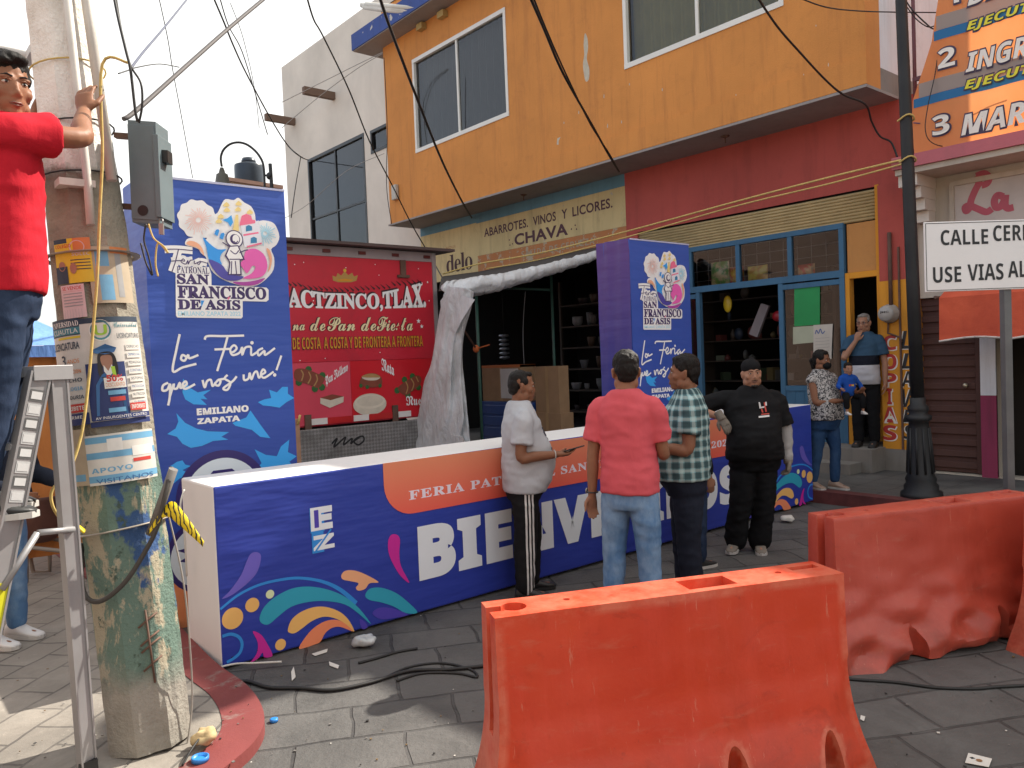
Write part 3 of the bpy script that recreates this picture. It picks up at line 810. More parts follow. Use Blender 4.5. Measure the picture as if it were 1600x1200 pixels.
# ------------------------------------------------------------------ hanging exam banner
BX = XF - 0.52
def ban_mat():
    q = NT('orange_banner_vinyl'); co = q.coord()
    xyz = q.xyz(co)
    n = q.noise(co, 1.2, 3)
    c = q.mix(q.ramp(n, 0.3, 0.7), (0.80, 0.26, 0.075), (0.80, 0.33, 0.12))
    q.val(q.b.inputs['Base Color'], c); q.set(Roughness=0.55)
    tl = q.n('ShaderNodeBsdfTranslucent'); q.l(c, tl.inputs[0])
    mx = q.n('ShaderNodeMixShader'); mx.inputs[0].default_value = 0.42
    q.l(q.b.outputs[0], mx.inputs[1]); q.l(tl.outputs[0], mx.inputs[2]); q.l(mx.outputs[0], q.out.inputs[0])
    q.bump(q.noise(q.coord('Object', (1, 3.0, 0.5)), 2.5, 3), 0.5, 0.05)
    return q.m
M_ban = ban_mat()
def ban_h(u, v):
    return 0.06*noise.noise((u*1.6, v*0.35, 3.3)) + 0.03*noise.noise((u*3.6, v*0.5, 1.0))
def fn_ban(u, v, h): return Vector((BX - h - ban_h(u, v), -u, v))
lp = tr_x([(1476,-60),(1457,66),(1441,115),(1427,158),(1425,205),(1430,240)], BX)
bot = lp[-1]
zb0 = on(1430,241,0,BX).z
edge = [(lp[0][0]+0.12, 8.2)] + [(p[0], p[1]) for p in lp]
def left_u(z):
    for (ua, za), (ub_, zb_) in zip(edge, edge[1:]):
        if zb_ <= z <= za: return ua + (ub_-ua)*(za-z)/max(1e-6, za-zb_)
    return edge[-1][0]
mb = MB(); NU, NV = 150, 110; rows = []
for j in range(NV+1):
    z = zb0 + (7.2 - zb0)*j/NV; ul = left_u(min(z, edge[0][1])); ur = 1.6
    rows.append([mb.bm.verts.new(fn_ban(ul + (ur-ul)*i/NU, z, 0)) for i in range(NU+1)])
for j in range(NV):
    for i in range(NU):
        f = mb.bm.faces.new((rows[j][i], rows[j][i+1], rows[j+1][i+1], rows[j+1][i])); f.smooth = True
mb.mi(M_ban)
ban = mb.build('hanging_banner', fix=False)
tag(ban, 'large orange vinyl banner with white lettering tied to the terrace railing', 'banner')
a = Art(fn_ban, 0.006)
def transl(name, c):
    q = NT(name); q.set(**{'Base Color': (*c, 1)}, Roughness=0.5)
    tl = q.n('ShaderNodeBsdfTranslucent'); tl.inputs[0].default_value = (*c, 1); mx = q.n('ShaderNodeMixShader'); mx.inputs[0].default_value = 0.4
    q.l(q.b.outputs[0], mx.inputs[1]); q.l(tl.outputs[0], mx.inputs[2]); q.l(mx.outputs[0], q.out.inputs[0]); return q.m
Mb_w, Mb_y, Mb_o, Mb_b, Mb_g, Mb_p = [(plain(n_, c, 0.5, 0.05) if n_ in ('banner_white', 'banner_yellow', 'banner_outline') else transl(n_, c)) for n_, c in (('banner_white', (.8,.74,.66)), ('banner_yellow', (.75,.66,.03)), ('banner_outline', (.05,.03,.07)), ('banner_blue', (.03,.22,.5)), ('banner_grey', (.42,.38,.34)), ('banner_pale', (.8,.52,.28)))]
def bstripe(z0, z1, m, n=90):
    for i in range(n):
        ua = max(left_u(z0), left_u(z1))+0.01; u0_, u1_ = ua + (0.88-ua)*i/n, ua + (0.88-ua)*(i+1)/n
        k = a.mb.mi(m)
        f = a.mb.bm.faces.new([a.mb.bm.verts.new(fn_ban(*p, a.h)) for p in ((u0_,z0),(u1_,z0),(u1_,z1),(u0_,z1))]); f.material_index = k
    a.up()
def bz(x, y): return on(x, y, 0, BX).z
for yb_, yt_ in ((162, 152), (66, 55)):
    z0, z1 = bz(1460, yb_), bz(1460, yt_ - 4)
    bstripe(z0, z1, Mb_b); bstripe(z1+0.002, z1 + 0.16, Mb_g)
def bword(txt, xl, yl_, xr, yr_, hpx, m, st):
    p, q_ = on(xl, yl_, 0, BX), on(xr, yr_, 0, BX)
    z0 = (p.z + q_.z)/2
    t_ = on(xl, yl_-hpx, 0, BX).z - p.z
    V, P = text_geo(txt, st, 0.035, 1.0)
    h0 = a.h; a.h = 0.014; a.text(txt, -p.y-0.018, z0-0.02, -q_.y+0.018, z0+t_+0.02, Mb_o, st, 0.05); a.h = 0.026; a.text(txt, -p.y, z0, -q_.y, z0+t_, m, st, 0.008); a.h = h0
bword('2', 1469, 108, 1495, 104, 30, Mb_w, 'italic'); bword('INGRESOS', 1511, 103, 1716, 72, 30, Mb_w, 'italic')
bword('3', 1460, 213, 1487, 209, 30, Mb_w, 'italic'); bword('MARTES', 1505, 207, 1692, 180, 32, Mb_w, 'italic')
bword('1', 1482, 8, 1500, 5, 26, Mb_w, 'italic'); bword('DIA', 1513, 3, 1590, -8, 28, Mb_w, 'italic')
bword('EJECUTIVO', 1512, 39, 1668, 18, 17, Mb_y, 'italic'); bword('EJECUTIVO', 1510, 136, 1672, 112, 17, Mb_y, 'italic')
a.build('banner_lettering', ban)

# ------------------------------------------------------------------ red delivery truck
TY = 10.0; TX0, TX1, TZ0, TZ1 = 4.28, 6.94, 0.90, 3.24
truck = thing('delivery_truck', 'red bread delivery truck parked with its lettered rear facing the street', 'truck', ((TX0+TX1)/2, TY+2.5, 0))
M_tred = plain('truck_red', A(172,32,48), 0.38, 0.10, 1.5, 0.06, 8, dirt=(0.2,0.03,0.04), dirt_amt=0.4)
M_tred2 = plain('truck_red_bright', A(176,22,34), 0.38, 0.10, 1.5, 0.06, 8); M_tpink = plain('truck_red_pinkish', A(182,60,76), 0.4, 0.1, 1.5, 0.06, 8)
mb = MB(); mb.box((TX0, TY, TZ0), (TX1, TY+4.6, TZ1+0.04), M_tred); mb.build('cargo_box', truck)
mb = MB()
zs = on(560, 564, 1, TY).z
xs = on(549, 640, 1, TY).x
mb.box((TX0+0.06, TY-0.02, zs+0.006), (TX1-0.06, TY-0.001, TZ1-0.02), M_tred); mb.box((TX0+0.06, TY-0.022, TZ0+0.02), (xs-0.002, TY-0.001, zs), M_tpink); mb.box((xs+0.002, TY-0.021, TZ0+0.02), (TX1-0.06, TY-0.001, zs), M_tred2)
door = mb.build('rear_door', truck)
mb = MB(); M_al = plain('aluminium_edge', (0.42,0.42,0.43), 0.4, 0.1, 5, metal=0.6)
for x in (TX0-0.01, TX1-0.058): mb.box((x, TY-0.035, TZ0), (x+0.068, TY+0.1, TZ1+0.12), M_al)
mb.box((TX0-0.008, TY-0.03, TZ1-0.018), (TX1+0.008, TY+0.1, TZ1+0.12), plain('grey_header', (0.35,0.30,0.30), 0.5)); mb.build('door_frame', truck)
mb = MB(); mb.prism([(TX0-0.06,TY-0.22,TZ1+0.13),(TX0-0.06,TY+4.65,TZ1+0.20),(TX0-0.06,TY+4.65,TZ1+0.24),(TX0-0.06,TY-0.22,TZ1+0.17)], (TX1-TX0+0.3,0,0), plain('brown_roof_edge', (0.09,0.06,0.055), 0.6)); mb.build('roof', truck)
for i in range(5):
    mb = MB(); x = TX0+0.25+i*0.55; mb.box((x, TY-0.05, TZ1+0.03), (x+0.11, TY-0.031, TZ1+0.075), plain('marker_lamp', (0.12,0.02,0.02), 0.3)); mb.build('marker_light', truck)
for x, y0, y1 in ((479,648,682),(615,633,666),(627,407,430)):
    mb = MB(); p0, p1 = on(x,y0,1,TY), on(x,y1,1,TY)
    mb.box((p0.x-0.045, TY-0.05, p1.z), (p0.x+0.045, TY-0.023, p0.z), M_rust); mb.box((p0.x-0.10, TY-0.06, p1.z-0.04), (p0.x+0.10, TY-0.024, p1.z), M_rust); mb.build('door_hinge', truck)
def plate_mat():
    q = NT('tread_plate'); co = q.coord('Object', (1, 1, 1), (0, R_(45), 0))
    ch = q.n('ShaderNodeTexChecker'); ch.inputs['Scale'].default_value = 28; q.l(co, ch.inputs['Vector'])
    c = q.mix(ch.outputs['Fac'], (0.24,0.23,0.22), (0.34,0.33,0.32)); c = q.mix(q.ramp(q.noise(q.coord(), 2.5, 6, 0.7), 0.45, 0.75), c, (0.13,0.12,0.11))
    q.val(q.b.inputs['Base Color'], c); q.set(Roughness=0.5, Metallic=0.5); q.bump(ch.outputs['Fac'], 0.5, 0.01); return q.m
mb = MB(); mb.box((TX0+0.2, TY-0.07, 0.28), (TX1-0.16, TY-0.03, TZ0-0.03), plate_mat()); lift = mb.build('lift_gate', truck); bevel(lift, 0.01)
a = Art(fn_y(TY-0.07))
a.ribbon(tr_y([(235,1000),(260,975),(245,1015),(280,985),(300,970),(290,1005),(330,975),(325,1000),(350,975),(380,965),(385,985),(360,1005),(340,990),(365,970)], TY-0.07, 440, 360, 3), 0.025, M_black)
a.build('spray_tag', lift)
for x in (TX0+0.1, TX1-0.5):
    mb = MB(); mb.lathe((x, TY+1.0, 0.45), [(0.2,0),(0.44,0.02),(0.45,0.2),(0.44,0.38),(0.2,0.4)], plain('tyre', (0.02,0.02,0.02), 0.8), 28, (1,0,0)); mb.build('wheel', truck)
mb = MB(); mb.box((TX0+0.6, TY+0.1, 0.55), (TX1-0.6, TY+6.3, 0.88), M_black); mb.build('chassis', truck)
mb = MB(); mb.box((TX0+0.25, TY+4.75, 0.5), (TX1-0.25, TY+6.4, 2.5), M_tred); bevel(mb.build('cab', truck), 0.12, 3)
# print on the doors
a = Art(fn_y(TY-0.022))
T = lambda pts: tr_y(pts, TY-0.02, 440, 360, 3)
Mt_w, Mt_d, Mt_g, Mt_o, Mt_y = [plain('print_'+n_, c, 0.45, 0.04) for n_, c in (('white', A(225,215,205)), ('shadow', (0.05,0.012,0.02)), ('gold', (0.46,0.27,0.07)), ('orange', (0.62,0.28,0.02)), ('yellow', (0.66,0.45,0.04)))]
# crown
a.poly(T([(240,235),(238,212),(255,218),(262,200),(278,212),(295,192),(312,210),(330,198),(338,216),(357,210),(350,236),(325,243),(265,243)]), Mt_g)
a.circle(*T([(296,188)])[0], 0.025, Mt_y, n=10); a.poly(T([(258,232),(295,226),(338,232),(322,239),(270,239)]), Mt_o)
p0 = T([(38,378)])[0]; p1 = T([(678,382)])[0]
def arc_bend(a_, b_, v):    # top edge of the word rises towards both ends
    zt_ = T([(40 + 640*a_, (250 if a_ < .05 else 300) )])[0][1]
    lo = p0[1] + (p1[1]-p0[1])*a_
    e = abs(a_ - 0.42)
    return lo + b_*(0.255 + 0.62*max(0, a_-0.55)**1.35 + 0.25*max(0, 0.25-a_))
for ox, oz, m in ((-0.02, 0.022, Mt_d), (0.0, 0.0, Mt_w)):
    bend = (lambda a_, b_, v, oz=oz: arc_bend(a_, b_, v) + oz)
    a.text('ACTZINCO,TLAX.', p0[0]-0.02+ox, 0, p1[0]+ox, 1, m, 'serif', 0.028, 1.0, bend=bend)
rs = random.Random(2)
for k in range(26):
    t = k/25; x = 45 + 610*t; yb_ = 265 - 30*abs(t-0.4)*1.5 + (0 if 0.1<t<0.8 else -10)
    q0 = T([(x, yb_+22)])[0]; q1 = T([(x-22, yb_+2)])[0]; a.ribbon([q0, q1], [0.03, 0.004], Mt_d, False)
for ox, m in ((-0.014, Mt_d), (0.0, plain('print_cream', A(228,190,150), 0.45))):
    for w_, xl, xr, yb_, yt_ in (('na',50,108,470,442),('de',134,202,472,408),('Pan',215,342,472,408),('de',372,440,472,408),('Fiesta',446,612,472,405)):
        q0 = T([(xl, yb_)])[0]; q1 = T([(xr, yt_)])[0]
        a.text(w_, q0[0]+ox, q0[1]-ox*0.6, q1[0]+ox, q1[1]-ox*0.6, m, 'script', 0.008)
def star(c, r, m):
    a.poly([(c[0]+r*(1 if k % 2 == 0 else 0.42)*math.cos(math.pi/2+k*math.pi/5), c[1]+r*(1 if k % 2 == 0 else 0.42)*math.sin(math.pi/2+k*math.pi/5)) for k in range(10)], m)
star(T([(641,425)])[0], 0.04, Mt_w); star(T([(656,450)])[0], 0.035, Mt_w); star(T([(683,243)])[0], 0.02, Mt_w)
q0 = T([(52,556)])[0]; q1 = T([(662,546)])[0]; zz_ = (q0[1]+q1[1])/2
a.text('DE COSTA  A COSTA Y DE FRONTERA A FRONTERA', q0[0]-0.008, zz_-0.008, q1[0]+0.0, zz_+0.165, Mt_d, 'sans', 0.03, 1.0)
a.text('DE COSTA  A COSTA Y DE FRONTERA A FRONTERA', q0[0], zz_, q1[0], zz_+0.16, Mt_o, 'sans', 0.0, 1.0)
V_, P_ = text_geo('DE COSTA  A COSTA Y DE FRONTERA A FRONTERA', 'sans', 0.0, 1.0)
for x, y in ((60,160),(102,150),(148,330),(203,600),(300,175),(437,160),(455,210),(460,572),(85,610),(640,180),(690,330)):
    q = T([(x,y)])[0]; a.circle(q[0], q[1], 0.008, Mt_w, n=8)
# breads
Mt_br, Mt_cr, Mt_gr, Mt_dk, Mt_tan = [plain('print_'+n_, c, 0.5, 0.1, 10) for n_, c in (('bread', (0.22,0.055,0.03)), ('crumb', (0.62,0.55,0.44)), ('leaf', (0.03,0.12,0.03)), ('crust', (0.12,0.03,0.02)), ('tan', (0.42,0.24,0.09)))]
def leaf(x, y, r): q = T([(x,y)])[0]; a.circle(q[0], q[1], r, Mt_gr, n=7)
def loaf(pts, ribs, leaves):
    for l in leaves: leaf(*l, 0.05)
    a.poly(T(pts), Mt_br, True); 
    for r_ in ribs: a.ribbon(T(r_), 0.018, Mt_tan)
loaf([(62,655),(100,648),(160,668),(198,690),(195,710),(170,738),(120,720),(64,700)], [[(90,655),(100,675),(92,705)],[(125,662),(135,690),(122,718)],[(160,675),(166,700),(150,730)]], [(80,712),(125,652),(188,735),(155,742),(190,680)])
loaf([(545,735),(585,705),(630,680),(652,690),(648,720),(610,755),(580,772),(555,760)], [[(580,708),(590,735),(582,765)],[(605,695),(618,720),(608,752)],[(628,685),(640,710)]], [(575,700),(540,750),(590,770),(640,735),(612,684)])
a.poly(T([(365,725),(372,690),(400,672),(440,672),(466,690),(468,722),(440,735),(400,735)]), Mt_br, True); a.poly(T([(375,690),(400,680),(440,680),(460,690),(440,702),(400,702)]), Mt_cr, True); a.poly(T([(372,686),(405,672),(440,674),(462,688),(430,690),(400,690)]), Mt_tan, True)
for l in ((370,728),(400,734),(460,728)): leaf(*l, 0.03)
a.poly(T([(180,785),(235,768),(290,778),(288,805),(225,832),(180,812)]), Mt_cr); a.poly(T([(180,785),(235,768),(290,778),(228,796)]), Mt_br)
q = T([(413,815)])[0]; a.circle(q[0], q[1], 0.27, Mt_cr, 0.155); q = T([(413,803)])[0]; a.circle(q[0], q[1], 0.25, plain('print_cream2', (0.70,0.62,0.5), 0.5), 0.10); q = T([(413,800)])[0]; a.circle(q[0], q[1], 0.21, Mt_cr, 0.075)
def tilted(txt, x0, y0, x1, y1, h, st='fraktur'):
    q0 = T([(x0,y0)])[0]; q1 = T([(x1,y1)])[0]; sl = (q1[1]-q0[1])
    a.text(txt, q0[0], 0, q1[0], 1, Mt_w, st, 0.012, 1.0, bend=lambda a_, b_, v: q0[1] + sl*a_ + b_*h)
tilted('Pan Relleno', 205, 738, 310, 668, 0.16); tilted('Nata', 468, 655, 527, 685, 0.18); tilted('Nuez', 583, 830, 665, 830, 0.17)
# reflective strips
Mt_rs = plain('reflector_red', (0.5,0.02,0.02), 0.3); Mt_rw = plain('reflector_white', (0.75,0.7,0.66), 0.3)
zl = TZ0+0.022
for x0, x1, m in ((135,215,Mt_rw),(218,330,Mt_rs),(338,410,Mt_rw),(412,545,Mt_rs),(548,608,Mt_rw)):
    u0_, u1_ = T([(x0,920)])[0][0], T([(x1,920)])[0][0]; a.rect(u0_, zl, u1_, zl+0.085, m)
a.build('door_print', door)

# ------------------------------------------------------------------ stall frame, canopy, tarpaulin and cartons before the grocery
M_green = plain('green_pole_paint', (0.035, 0.10, 0.075), 0.5, 0.2, 5)
M_canopy = plain('brown_canopy_cloth', (0.055, 0.045, 0.04), 0.9, 0.2, 4)
fr = thing('stall_frame', 'green pole frame with dark canopy in front of the grocery opening', 'stall', (8.4, 10.5, 0.13))
def pole_at(x0, y0, X, z0=0.13):
    p = on(x0, y0, 0, X); return p
for x, y, X in ((744,457,7.35),(861,428,9.2)):
    p = on(x, y, 0, X); mb = MB(); mb.tube([(p.x, p.y, 0.0 if X < 8 else 0.13), (p.x, p.y, p.z)], 0.024, M_green, 8); mb.build('pole', fr)
mb = MB(); pa, pb = on(785,450,0,8.6), on(861,453,0,9.2); mb.tube([pa, pb], 0.022, M_green, 8); mb.build('crossbar', fr)
mb = MB()
top = [on(x, y, 0, XF-0.03) for x, y in ((690,432),(750,424),(810,411),(870,398),(932,386))]
ft = [on(x, y, 0, X) for (x, y), X in zip(((685,455),(712,452),(790,438),(870,415),(936,394)), (6.75,6.95,7.5,8.2,8.9))]
for i in range(4): mb.face([top[i], ft[i], ft[i+1], top[i+1]], M_canopy, True)
bmesh.ops.subdivide_edges(mb.bm, edges=mb.bm.edges[:], cuts=3, use_grid_fill=True)
mb.build('canopy', fr)
def tarp_mat():
    q = NT('silver_tarpaulin'); co = q.coord()
    c = q.mix(q.ramp(q.noise(co, 2.2, 7, 0.65, 0.4), 0.35, 0.7), (0.66,0.68,0.69), (0.46,0.46,0.45))
    q.val(q.b.inputs['Base Color'], c); q.set(Roughness=0.5)
    h = q.math('ADD', q.noise(q.coord('Object', (2.2,2.2,0.55)), 3.2, 6, 0.62, 0.8), q.math('MULTIPLY', q.noise(co, 14, 4), 0.2))
    q.bump(h, 0.9, 0.06); return q.m
M_tarp = tarp_mat()
mb = MB()
pts = [on(x, y, 0, X) for x, y, X in ((703,457,6.6),(735,449,6.75),(780,441,7.1),(830,428,7.6),(885,413,8.2),(936,397,8.8))]
P = catmull(pts, 16)
rt0 = len(mb.bm.verts); mb.tube([p + Vector((0,0,0.02*noise.noise((i*0.5,0,0)))) for i, p in enumerate(P)], [(0.19*(1-0.66*i/len(P))*(1+0.2*noise.noise((i*0.2,2,0))), 0.15*(1-0.6*i/len(P))) for i in range(len(P))], M_tarp, 40)
mb.bm.verts.ensure_lookup_table()
for i, v in enumerate(mb.bm.verts[rt0:]):
    c_ = P[min(i//40, len(P)-1)]; v.co += (v.co - c_)*(0.22*(0.24-abs(noise.noise((v.co.x*3.0, v.co.y*3.0, v.co.z*11+0.6*v.co.y)))))
# hanging folds: a closed, pleated column
secs = [((705,448),(738,456),0), ((693,478),(733,480),0), ((684,520),(722,520),0), ((676,570),(718,560),0), ((668,600),(720,610),0), ((660,640),(724,650),0), ((652,672),(722,685),0), ((646,705),(724,712),0)]
L = []; Rr = []
for l, r, _ in secs: L.append(on(*l, 0, 6.5)); Rr.append(on(*r, 0, 6.62))
L = catmull(L, 10); Rr = catmull(Rr, 10); rows = []
NK = 96
for j, (l, r) in enumerate(zip(L, Rr)):
    c = (l + r)/2; hx = (r - l)/2; dpt = Vector((0.5, 0.85, 0)).normalized()
    t = j/len(L)
    row = []
    for k in range(NK):
        an = 2*math.pi*k/NK
        rad = 1 + (0.05 + 0.07*t)*math.sin(an*9 + 2.2*math.sin(t*4)) + 0.16*noise.noise((math.cos(an)*1.6, math.sin(an)*1.6, t*4.5)) + 0.10*(0.3-abs(noise.noise((math.cos(an)*2.6+t*1.2, math.sin(an)*2.6, t*3.0))))
        row.append(mb.bm.verts.new(c + hx*1.13*math.cos(an)*rad - dpt*math.sin(an)*0.20*rad))
    rows.append(row)
for A_, B_ in zip(rows, rows[1:]):
    for k in range(NK):
        f = mb.bm.faces.new((A_[k], A_[(k+1) % NK], B_[(k+1) % NK], B_[k])); f.smooth = True
mb.bm.faces.new(rows[0][::-1]); mb.bm.faces.new(rows[-1])
# flap fold and tail on the ground
fl = [on(x, y, 0, 6.45) for x, y in ((700,455),(742,468),(722,500),(712,520),(690,500),(688,470))]
mb.prism(fl, Vector((0.03,0.04,0)), M_tarp)
tl = [on(x, y, 0, 6.5) for x, y in ((700,680),(722,682),(732,700),(700,706),(640,704),(636,690),(660,676))]
mb.prism(tl, Vector((0.1,0.14,0)), M_tarp)
o = mb.build('tarpaulin'); tag(o, 'grey silver tarpaulin rolled along the canopy edge and hanging in folds', 'tarpaulin')
# small furniture under it
M_card = plain('cardboard', (0.36,0.22,0.115), 0.85, 0.12, 5, 0.2, 30, dirt=(0.25,0.15,0.08), dirt_amt=0.5)
M_tape = plain('packing_tape', (0.42,0.27,0.13), 0.4); M_ltag = plain('carton_label', (0.62,0.60,0.56), 0.6)
def carton(label, x0, y0, x1, y1, X, d, orange=False, side=0.35):
    a_, b_ = on(x0, y1, 0, X), on(x1, y0, 0, X)
    mb = MB(); ya_, yb_ = a_.y, b_.y
    mb.box((X, yb_, a_.z), (X+d, ya_, b_.z), M_card)
    ym = (ya_+yb_)/2
    mb.box((X-0.002, ym-0.03, a_.z+0.01), (X-0.0004, ym+0.03, b_.z-0.003), M_tape)
    if orange: mb.box((X-0.003, yb_, b_.z-0.04), (X+d+0.002, ya_+0.002, b_.z+0.003), plain('orange_tape', (0.5,0.14,0.03), 0.5))
    o = mb.build('carton'); bevel(o, 0.008, 2)
    if orange:
        q = MB(); q.box((X-0.006, yb_+0.04, a_.z+0.05), (X-0.0035, yb_+(ya_-yb_)*0.5, b_.z-0.06), M_ltag); q.build('carton_label', o)
    return tag(o, label, 'box')
CX = 8.62
carton('brown carton with orange taped lid on the blue crate', 755, 570, 812, 626, CX, 0.35, True)
carton('tall plain brown carton standing on the lower carton', 838, 572, 872, 646, CX+0.02, 0.22)
carton('wide low brown carton beneath the tall carton', 835, 646, 876, 673, CX, 0.28)
# supports
def support(label, name, cat, x0, x1, ytop, X, d, m):
    a_, b_ = on(x0, ytop, 0, X), on(x1, ytop, 0, X)
    mb = MB(); zt_ = (a_.z+b_.z)/2
    mb.box((X, b_.y, 0.134), (X+d, a_.y, zt_), m)
    for k in range(4):
        z = 0.18 + k*(zt_-0.2)/4; mb.box((X-0.008, b_.y+0.03, z), (X-0.001, a_.y-0.03, z+(zt_-0.2)/4-0.04), m)
    for y in (b_.y, a_.y-0.04): mb.box((X-0.012, y, 0.134), (X-0.0015, y+0.04, zt_), m)
    o = mb.build(name); bevel(o, 0.006, 1); return tag(o, label, cat)
support('blue plastic crate standing under the orange lidded carton', 'plastic_crate', 'crate', 752, 832, 628, CX-0.02, 0.52, plain('blue_plastic', (0.02,0.07,0.26), 0.4))
a_ = on(835, 674, 0, CX); b_ = on(893, 674, 0, CX)
mb = MB(); mb.box((CX-0.02, b_.y-0.3, a_.z-0.05), (CX+0.55, a_.y+0.1, a_.z-0.005), M_darkwood)
for y in (b_.y-0.28, a_.y+0.04):
    for x in (CX, CX+0.48): mb.box((x, y, 0.134), (x+0.05, y+0.05, a_.z-0.051), M_darkwood)
tag(mb.build('market_table'), 'dark wooden table under the stacked brown cartons', 'table')
# a few goods hanging in the opening
hp = on(787, 520, 0, XF+0.4)
mb = MB(); mb.tube([(hp.x, hp.y, hp.z+0.9), (hp.x, hp.y, hp.z)], 0.004, M_wire, 5)
for k in range(6): mb.lathe((hp.x, hp.y, hp.z-0.1-k*0.09), [(0.02,0),(0.11,0.03),(0.10,0.06),(0.03,0.075)], plain('grey_tin', (0.30,0.31,0.33), 0.35, metal=0.6), 14)
tag(mb.build('hanging_tins'), 'string of small grey tins hanging in the grocery opening', 'tins')
for lab, x, X in (('thin pale cable hanging in the middle of the grocery opening', 822, XF+0.2),):
    p0, p1 = on(x-1, 455, 0, X), on(x-3, 572, 0, X); cable('hanging_cable', lab, 'cable', [p0, (p0+p1)/2+Vector((0,0.05,0)), p1], 0.008, plain('pale_cable', (0.4,0.4,0.4), 0.6))

# ------------------------------------------------------------------ printed fair columns and welcome box
def vinyl(name, c1, c2, zlo, zhi, n=0.05):
    q = NT(name); co = q.coord(); z = q.xyz(co)[2]
    x = q.n('ShaderNodeMapRange'); x.inputs[1].default_value = zlo; x.inputs[2].default_value = zhi; q.l(z, x.inputs[0])
    c = q.mix(x.outputs[0], c1, c2)
    q.val(q.b.inputs['Base Color'], c); q.set(Roughness=0.5); q.b.inputs['Specular IOR Level'].default_value = 0.35
    h = q.math('ADD', q.noise(q.coord('Object', (0.6,0.6,3.0)), 2.2, 3, 0.5), q.math('MULTIPLY', q.noise(co, 1.4, 2), 1.0))
    q.bump(h, 0.5, 0.03); q.val(q.b.inputs['Roughness'], q.math('MULTIPLY_ADD', q.noise(co, 2.5, 5), 0.3, 0.28)); return q.m
M_vblue = vinyl('printed_blue_vinyl', (0.028,0.062,0.335), (0.045,0.105,0.44), 0.3, 2.9)
M_vpurp = vinyl('printed_purple_vinyl', (0.03,0.04,0.24), (0.105,0.05,0.22), 1.4, 2.8)
M_vbox = vinyl('printed_deep_blue_vinyl', (0.026,0.045,0.33), (0.034,0.062,0.37), 0.0, 1.1)
M_vwhite = plain('white_vinyl', (0.80,0.79,0.77), 0.45, 0.03, 2.0, 0.1, 3)
PY = 5.5
pL, pR = on(231,450,1,PY).x, on(454,500,1,PY).x
pz = on(355,287,1,PY).z
PH = pz
panel = thing('fair_column', 'tall blue printed column for the fair standing beside the concrete pole', 'column', ((pL+pR)/2, PY, KZ), 'printed fair columns')
mb = MB()
mb.box((pL, PY, 0.0), (pR, PY+0.45, PH), M_vblue)
for f in mb.bm.faces:
    pass
pb = mb.build('vinyl_cover', panel); bevel(pb, 0.006, 2)
mb = MB(); mb.box((pL-0.004, PY-0.0015, 0.0), (pL+0.006, PY+0.452, PH-0.01), M_vblue); mb.box((pL+0.006, PY-0.004, PH-0.012), (pR, PY-0.001, PH+0.003), plain('white_hem', (0.5,0.52,0.7), 0.5)); mb.build('side_print', pb)
a = Art(fn_y(PY))
P4 = lambda pts: tr_y(pts, PY, 220, 260, 2.3077)
P5 = lambda pts: tr_y(pts, PY, 240, 300, 5.4545)
I_w, I_navy, I_dv, I_sky, I_lt = ink(222,222,240), ink(42,30,92), ink(52,36,84), ink(44,140,214), ink(190,200,236)
I_pink, I_mag, I_or, I_gold, I_cy, I_pur = ink(205,88,160), ink(150,60,140), ink(222,150,120), ink(214,184,120), ink(40,130,200), ink(66,62,140)
I_fire1, I_fire2, I_grey, I_ros, I_tow = ink(214,176,170), ink(150,190,226), ink(196,198,220), ink(206,100,130), ink(40,110,150)
# bottom colour zone (orange wave) and emblem
a.poly([(pL+0.01,0.0),(pR-0.01,0.0),(pR-0.01,0.34),(pL+0.6,0.30),(pL+0.3,0.44),(pL+0.01,0.40)], ink(214,128,84), True)
for pts in ([(152,765),(180,800),(205,815),(253,805),(225,825),(240,840),(215,838),(238,860),(190,858),(160,840),(150,815)],
            [(422,850),(445,840),(470,835),(462,805),(490,815),(510,795),(530,795),(530,820),(553,835),(525,850),(500,870),(470,865),(440,862)],
            [(95,965),(125,945),(135,920),(128,890),(160,925),(200,945),(240,955),(318,958),(290,975),(315,985),(260,990),(220,1008),(180,1015),(150,1000),(130,975)],
            [(330,925),(380,905),(395,880),(430,930),(467,980),(430,975),(400,950),(340,935)],
            [(410,1020),(450,1040),(490,1045),(505,1010),(535,985),(530,1030),(562,1045),(535,1065),(550,1080),(480,1090),(430,1110),(418,1090),(435,1070)],
            [(100,1085),(130,1065),(150,1060),(160,1075),(180,1080),(150,1095),(180,1110),(140,1125),(110,1150)]):
    a.poly(P4(pts), I_sky)
e = P4([(300,1190)])[0]; er = P4([(300,1022)])[0][1] - e[1]
for rr_, m in ((1.0, I_navy), (0.83, I_lt)): a.circle(e[0], e[1], er*rr_, m, n=48)
a.poly([(e[0]+er*x, e[1]+er*y) for x, y in ((-.28,.50),(-.2,.58),(.2,.58),(.3,.48),(.24,.40),(.12,.46),(-.1,.46))], I_navy)
a.circle(e[0], e[1]-er*0.1, er*0.42, I_navy, n=32); a.circle(e[0], e[1]-er*0.1, er*0.34, I_sky, n=32)
e2 = on(318,868,1,PY); 
for rr_, m in ((0.25, I_navy), (0.215, I_lt)): a.circle(e2.x, e2.z, rr_, m, n=40)
a.poly([(e2.x+0.215*x, e2.z+0.215*y) for x, y in ((-.8,.3),(-.4,.1),(-.75,-.05),(-.3,-.2),(-.1,.2),(-.35,.35))], I_navy)
q0, q1 = P4([(202,898)])[0], P4([(388,866)])[0]; a.text('EMILIANO', q0[0], q0[1], q1[0], q1[1]+0.012, I_w, 'sans', 0.035)
q0, q1 = P4([(204,930)])[0], P4([(357,897)])[0]; a.text('ZAPATA', q0[0], q0[1], q1[0], q1[1], I_w, 'sans', 0.035)
